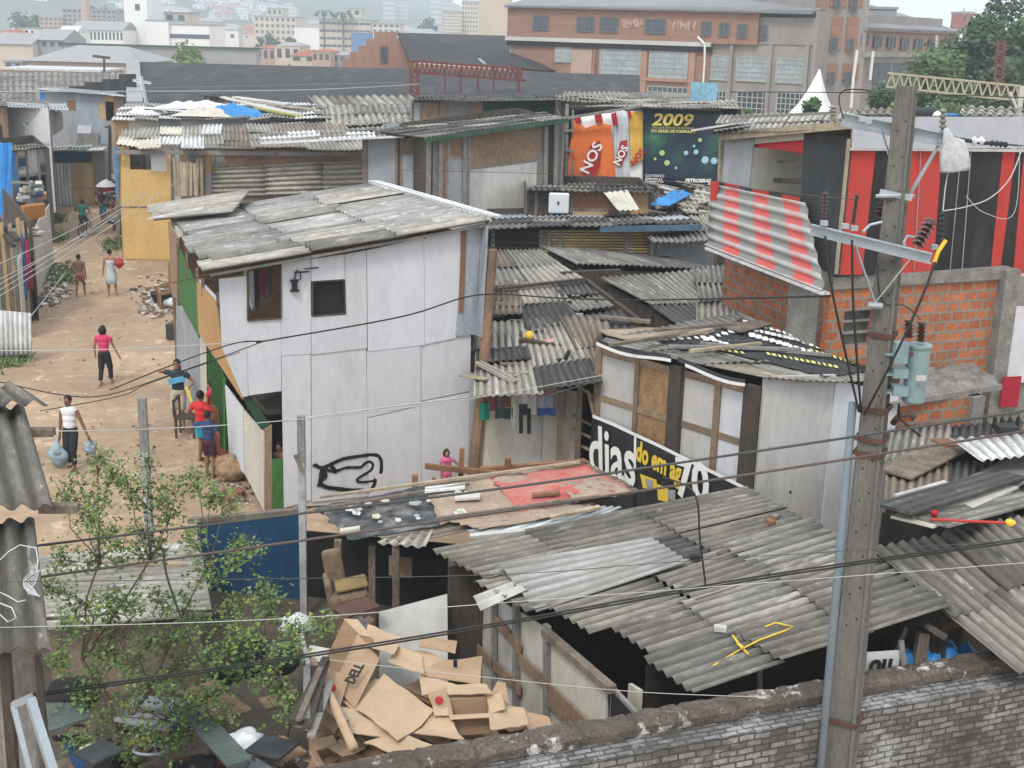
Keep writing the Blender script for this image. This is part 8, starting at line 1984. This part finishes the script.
for pts,up,mm,lb in[([(384,687),(357,723),(398,757),(434,726)],.2,m_cardl,'largest pale flattened box sheet in the middle of the pile'),([(383,687),(357,722),(338,707),(372,688)],.12,m_cardl,'pale flap to the left of the largest flattened sheet'),([(368,648),(362,672),(394,683),(401,662)],.38,m_cardl,'bulging pale sheet at the top centre of the pile'),([(396,665),(388,684),(424,697),(422,675)],.3,m_cardl,'folded pale sheet right of the bulging one'),([(419,656),(419,668),(455,674),(457,661)],.3,m_card,'upright brown panel under the white board'),([(407,663),(424,692),(445,674),(420,664)],.2,m_cardl,'curled pale sheet behind the slotted box side'),([(436,677),(424,692),(480,701),(482,671)],.22,m_card,'brown box side with a dark hand slot at the right of the pile'),([(419,694),(436,697),(457,703),(422,714)],.25,m_cardl,'small pale flaps left of the open box'),([(444,706),(448,717),(492,716),(486,706)],.3,m_cardl,'pale top flap over the open box at the right'),([(487,716),(490,746),(528,741),(524,722)],.2,m_cardl,'pale crumpled box side with a red stamp at the lower right of the pile'),([(497,700),(489,712),(509,722),(505,702)],.25,m_card,'pointed brown flap standing at the right end of the pile'),([(527,724),(530,741),(553,738),(548,728)],.15,m_card,'brown sheet with torn edge at the very right of the pile'),([(342,719),(352,744),(392,752),(378,730)],.16,m_cardl,'creamy sheet with a red mark at the lower left of the pile'),([(430,728),(414,745),(464,752),(452,732)],.16,m_cardl,'long pale sheet at the bottom centre of the pile'),([(364,755),(400,768),(440,758),(395,745)],.14,m_cardl,'pale sheet at the bottom edge of the pile'),([(310,665),(306,676),(325,688),(330,668)],.3,m_cream,'whitish carton side at the upper left of the pile')]:
 card(pts,up,mm,lb)
db=thing('cardboard_box','tilted brown box with black lettering at the upper left of the pile','box',tuple(C(350,690)))
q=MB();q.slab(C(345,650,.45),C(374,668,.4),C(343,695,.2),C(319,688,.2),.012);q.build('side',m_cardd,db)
q=MB();q.slab(C(358,663,.42),C(380,680,.3),C(355,718,.12),C(334,699,.2),.012);q.build('side',m_card,db)
a_,b_=C(355,702,.21),C(371,683,.34);text(db,'DELL',a_+Vector((0,-.15,.12)),b_-a_,(C(334,699,.2)-C(358,720,.1)).cross(b_-a_)if False else(C(345,690,.3)-C(352,699,.2)),.17,m_black,bold=.006)
q=MB();q.slab(C(344,649,.45),C(358,650,.45),C(372,666,.42),C(360,664,.42),.012);q.build('flap',m_cardl,db)
def stamp(px,py,up,rr=.07):
 q=MB();c=C(px,py,up);q.lathe([(rr,0),(rr*.9,.006)],c,14,axis=(0,-.8,.6));o=solo(q,'red_stamp',m_maroon,'x','stamp');return o
for px,py,cap in((333,706,'red oval mark on the small box under the lettered box'),(439,721,'red oval mark on the brown box left of the open box')):
 r=thing('cardboard_box',('small brown box side under the lettered box with a red oval mark' if px<400 else 'brown triangular box side with a red oval mark, left of the open box'),'box',tuple(C(px,py)))
 q=MB();q.slab(*([C(327,689,.3),C(350,697,.28),C(336,727,.1),C(322,716,.12)]if px<400 else[C(427,716,.3),C(447,710,.3),C(455,734,.12),C(440,732,.1)]),.012);q.build('side',m_card,r)
 q=MB();c=C(px,py,.27 if px<400 else.3);q.lathe([(.05,0),(.045,.006)],c+Vector((0,-.03,0)),14,axis=(0,-.7,.7));q.build('red_mark',m_maroon,r)
box(468,722,.5,.38,.26,.15,0,m_card,'open box with flaps out at the right of the pile',up=-.05)
q=MB();q.box(C(455,688,.35),(.05,.02,.1));solo(q,'hand_slot',m_dark,'dark hand slot in the brown box side','slot')
q=MB();q.tube([C(313,686,.35),C(333,728,.35),C(354,772,.3)],.055,10);solo(q,'cardboard_tube',m_cardl,'long tan cardboard tube leaning along the left side of the pile','tube',smooth=True)
random.seed(4)
def jb(x0,y0,x1,y1,w_,mm,lb,up=.2,name='loose_board',grp=None,th=.03):
 q=MB();q.beam(C(x0,y0,up),C(x1,y1,up),w_,th);return solo(q,name,mm,lb,'board',grp)
for i in range(10):jb(random.uniform(302,332),random.uniform(695,715),random.uniform(292,345),random.uniform(745,775),random.uniform(.06,.16),random.choice([m_wood,m_greyw,m_woodd]),'old splintered plank in the bundle left of the cardboard tube',.3+.03*i,'splintered_plank','splintered planks left of the tube')
jb(301,662,309,700,.05,m_whd,'thin pale batten standing left of the tube',.5);jb(340,640,374,628,.35,m_rust,'dark red panel behind the cardboard pile',.4)
m_junkg=mat('dull_green_metal',(.10,.13,.12),var=.3,dirt=(.05,.05,.045),damt=.4)
for x0,y0,x1,y1,w_,mm,lb in[(186,702,240,760,.3,m_junkg,'wide dull green metal sheet sloping in the scrap yard'),(196,678,234,708,.5,m_brownp,'brown board beside the green metal sheet'),(66,726,92,772,.12,m_blue,'dark blue metal bar in the scrap yard'),(84,742,98,736,.2,m_cream,'torn cream panel in the scrap yard'),(40,695,70,720,.6,m_junkg,'dull greenish panel under the nearest left roof'),(120,712,172,722,.25,m_grey,'long whitish appliance side in the scrap yard'),(165,708,186,704,.5,m_blue,'blue crate side in the scrap yard'),(130,690,190,694,.3,m_grey,'grey sheet behind the whitish appliance side'),(88,750,110,760,.4,m_char,'grey panel beside the blue bar'),(255,742,290,750,.4,m_char,'black panel left of the splintered planks'),(240,720,275,735,.12,m_woodr,'reddish beam in the scrap yard'),(262,700,300,690,.3,m_brownp,'brown sheet left of the pale batten'),(214,684,232,726,.04,m_woodl,'thin pale stick in the scrap yard'),(272,722,296,738,.3,m_card,'flat card piece near the splintered planks')]:
 jb(x0,y0,x1,y1,w_,mm,lb,random.uniform(-.3,.1))
random.seed(41)
for i in range(120):
 px,py=random.uniform(56,300),random.uniform(700,775);s_=random.uniform(.08,.35)
 q=MB();rm_=Matrix.Rotation(random.uniform(0,3),3,'Z')@Matrix.Rotation(random.uniform(-.9,.9),3,'X')
 c=C(px,py,random.uniform(-1.0,-.4));
 if i%3:q.box(c,(s_*2,s_*random.uniform(.4,1.4),random.uniform(.02,.2)),rm_)
 else:q.tube([c,c+rm_@Vector((s_*1.5,0,0)),c+rm_@Vector((s_*2,s_,0))],.02,5)
 solo(q,'scrap_piece',random.choice([m_char,m_woodd,m_junkg,m_wood,m_woodr,m_dark,m_grey,m_rust,m_whd,m_blue,m_brownp,m_black]),'{m} piece in the dark junk yard under the shrub','scrap','scrap pieces under the shrub')
for px,py,rr,mm,lb in((250,652,.3,m_dark,'dark rubbish bag above the low cable pair'),(275,650,.28,m_char,'grey-black rubbish bag beside the white one'),(230,660,.26,m_dark,'black rubbish bag furthest left of the bags'),(245,735,.2,m_plastic,'small clear plastic bag in the scrap yard'),(70,690,.3,m_dark,'dark sack under the nearest left roof')):
 q=MB();q.blob(C(px,py,-.1),rr,px,2,.14,(1.2,1,.8));solo(q,'rubbish_bag',mm,lb,'bag',smooth=True)
q=MB();torus(q,C(150,728,-.3),.2,.02,(0,.3,1));solo(q,'metal_hoop',m_steel,'thin metal hoop among the scrap under the shrub','hoop',smooth=True)
q=MB();q.face([Vector((x,y,.03))for x,y in((-8.5,10.5),(3.5,11.3),(3,19),(-1.5,20.6),(-9,20.3),(-9.5,18))]);tag(q.build('dark_soil',mat('dark_yard_soil',(.10,.08,.06),var=.3,vs=2,bump=.6),loc=(0,0,0)),kind='structure')  # darker soil sheet laid under the scrap yard
# ================= shrub in front =================
sh=thing('shrub','straggly green shrub with thin bare branches growing from the scrap yard','shrub',tuple(down(P(115,768,Y=13.6),0)))
rnd=random.Random(6);base=down(P(118,768,Y=13.6),.0)
cls=[(80,497,26),(100,505,20),(64,485,10),(130,478,16),(112,468,12),(98,458,8),(150,490,16),(152,458,8),(180,484,20),(197,476,12),(166,512,16),(140,525,16),(118,545,20),(96,556,18),(60,560,16),(150,552,18),(186,540,16),(225,500,14),(212,492,8),(248,545,16),(236,565,12),(205,575,18),(84,605,22),(125,600,20),(165,600,22),(62,630,18),(110,640,18),(150,640,20),(190,625,20),(228,612,20),(258,592,14),(276,600,14),(305,632,20),(325,630,12),(285,650,18),(250,640,20),(130,690,22),(165,700,24),(110,715,18),(190,735,24),(150,745,24),(215,700,18),(285,700,16),(268,680,16),(292,712,12),(60,665,16),(95,690,20),(75,715,18),(120,760,22),(80,750,16),(225,725,20),(235,650,16),(175,640,20),(110,610,18),(100,530,14),(45,590,14),(200,690,22),(140,668,20),(240,672,16),(100,665,14),(205,660,18),(180,668,14),(262,745,10)]
q=MB();forks=[P(108,700,Y=13.9),P(150,690,Y=13.8),P(82,660,Y=14.2)];q.tube([base,P(116,735,Y=13.7),P(112,712,Y=13.8),forks[0]],[.06,.05,.04,.032],8);q.tube([P(116,735,Y=13.7),forks[1]],[.035,.025],7);q.tube([forks[0],forks[2]],[.032,.022],6)
hubs=[P(82,600,Y=14.6),P(130,620,Y=14.3),P(155,640,Y=14),P(190,610,Y=14.3),P(225,645,Y=14),P(100,560,Y=14.9),P(150,560,Y=14.8),P(210,560,Y=14.7),P(265,640,Y=14.1),P(165,720,Y=13.4)]
for i,h_ in enumerate(hubs):
 f0=min(forks,key=lambda p:(p-h_).length);m_=lerp(f0,h_,.5)+Vector((rnd.uniform(-.2,.2),rnd.uniform(-.2,.2),.1));q.tube([f0,m_,h_],[.02,.015,.011],6)
L1,L2=MB(),MB()
def leaf(mb,p,s_):
 u=Vector((rnd.gauss(0,1),rnd.gauss(0,1),rnd.gauss(-.2,.6))).normalized();n_=(Z*.9+Vector((rnd.gauss(0,.6),rnd.gauss(0,.6),0))).normalized();v=n_.cross(u)
 if v.length<.1:v=u.orthogonal()
 v.normalize();w_=s_*.5;k=n_*s_*.12
 mb.face([p,p+u*s_*.3+v*w_+k,p+u*s_*.45+v*w_*.45,p+u*s_+k*.4,p+u*s_*.45-v*w_*.45,p+u*s_*.3-v*w_+k])
for cx,cy,cr_ in cls:
 Yc=lerp(13.2,15.3,(760-cy)/290)+rnd.uniform(-.35,.35);c=P(cx,cy,Y=Yc);h_=min(hubs,key=lambda p:(p-c).length)
 m_=lerp(h_,c,.5)+Vector((rnd.uniform(-.12,.12),rnd.uniform(-.15,.15),-.05));q.tube([h_,m_,c],[.009,.007,.004],5)
 R_=cr_/1250*Yc
 for j in range(6):
  d=Vector((rnd.gauss(0,1),rnd.gauss(0,1),rnd.gauss(.3,.8))).normalized()*R_*1.15;e=c+d;st_=lerp(m_,c,rnd.uniform(.3,1));q.tube([st_,lerp(st_,e,.6)+Z*.02,e],[.006,.005,.003],4)
  for k in range(int(8+cr_*1.35)):
   t=rnd.uniform(.25,1.05);p=lerp(st_,e,t)+Vector((rnd.gauss(0,.075),rnd.gauss(0,.075),rnd.gauss(0,.07)));leaf(L2 if rnd.random()<.06 else L1,p,rnd.uniform(.035,.078))
q.build('branches',m_bark,sh,smooth=True);L1.build('foliage',m_leaf,sh);L2.build('yellow_leaves',m_leafl,sh)
random.seed(15)
for i in range(16):
 x,y=random.uniform(335,470),random.uniform(492,525);a=random.uniform(0,3);w_=random.uniform(3,8)
 q=MB();q.prism([onT(x+w_*math.cos(a+k*1.26)*random.uniform(.5,1.2),y+w_*.45*math.sin(a+k*1.26),.16)for k in range(5)],Z*-.008)
 solo(q,'torn_scrap',random.choice([m_whd,m_whsheet,m_cream,m_grey]),'torn {m} scrap on the black plastic roof cover','scrap','torn scraps on the black roof cover')
w=bpy.data.worlds.new('World');SC.world=w;w.use_nodes=True
nt=w.node_tree;bg=nt.nodes['Background']
sky=nt.nodes.new('ShaderNodeTexSky');sky.sky_type='NISHITA';sky.sun_disc=False
SUN_EL,SUN_AZ=R(52),R(200)
sky.sun_elevation=SUN_EL;sky.sun_rotation=SUN_AZ;sky.dust_density=4.0;sky.air_density=1.2;sky.altitude=700
tc=nt.nodes.new('ShaderNodeTexCoord');nz=nt.nodes.new('ShaderNodeTexNoise');nz.inputs['Scale'].default_value=2.2;nz.inputs['Detail'].default_value=6
mx=nt.nodes.new('ShaderNodeMix');mx.data_type='RGBA'
mr=nt.nodes.new('ShaderNodeMapRange');mr.inputs[1].default_value=.3;mr.inputs[2].default_value=.7;mr.inputs[3].default_value=.72;mr.inputs[4].default_value=.98
nt.links.new(tc.outputs['Generated'],nz.inputs['Vector']);nt.links.new(nz.outputs['Fac'],mr.inputs[0])
nt.links.new(mr.outputs[0],mx.inputs[0]);nt.links.new(sky.outputs[0],mx.inputs[6]);mx.inputs[7].default_value=(10.4,10.8,11.1,1)
nt.links.new(mx.outputs[2],bg.inputs['Color']);bg.inputs['Strength'].default_value=.1
sl=bpy.data.lights.new('sun','SUN');sl.energy=1.4;sl.angle=R(12);sl.color=(1,.95,.88)
so=bpy.data.objects.new('sun',sl);COL.objects.link(so)
sd=Vector((math.sin(SUN_AZ)*math.cos(SUN_EL),math.cos(SUN_AZ)*math.cos(SUN_EL),math.sin(SUN_EL)))
so.rotation_euler=sd.to_track_quat('Z','Y').to_euler();so.location=sd*60+Vector((0,20,0))
if HAZE:
 hb=MB();hb.box((0,850,88),(3400,2240,200))
 ho=hb.build('haze',bpy.data.materials.new('haze_air'),loc=(0,0,0));tag(ho,kind='stuff')
 hm=ho.data.materials[0];hm.use_nodes=True;hn=hm.node_tree;hn.nodes.clear()
 o_=hn.nodes.new('ShaderNodeOutputMaterial');pv=hn.nodes.new('ShaderNodeVolumePrincipled')
 pv.inputs['Color'].default_value=(.80,.91,1.0,1);pv.inputs['Density'].default_value=HAZE
 pv.inputs['Anisotropy'].default_value=.2
 hn.links.new(pv.outputs[0],o_.inputs['Volume'])
cd=bpy.data.cameras.new('camera');cam=bpy.data.objects.new('camera',cd);COL.objects.link(cam)
cd.sensor_width=36;cd.lens=F_PX/1024*36;cd.clip_start=.1;cd.clip_end=8000
cam.location=EYE;cam.rotation_euler=CM.to_euler();SC.camera=cam
SC.view_settings.view_transform='Standard';SC.view_settings.look='None';SC.view_settings.gamma=1
SC.view_settings.use_curve_mapping=False;SC.view_settings.exposure=EXPO
SC.cycles.max_bounces=6;SC.cycles.diffuse_bounces=3;SC.cycles.glossy_bounces=2;SC.cycles.volume_bounces=1
SC.cycles.use_denoising=True;SC.render.engine='CYCLES'
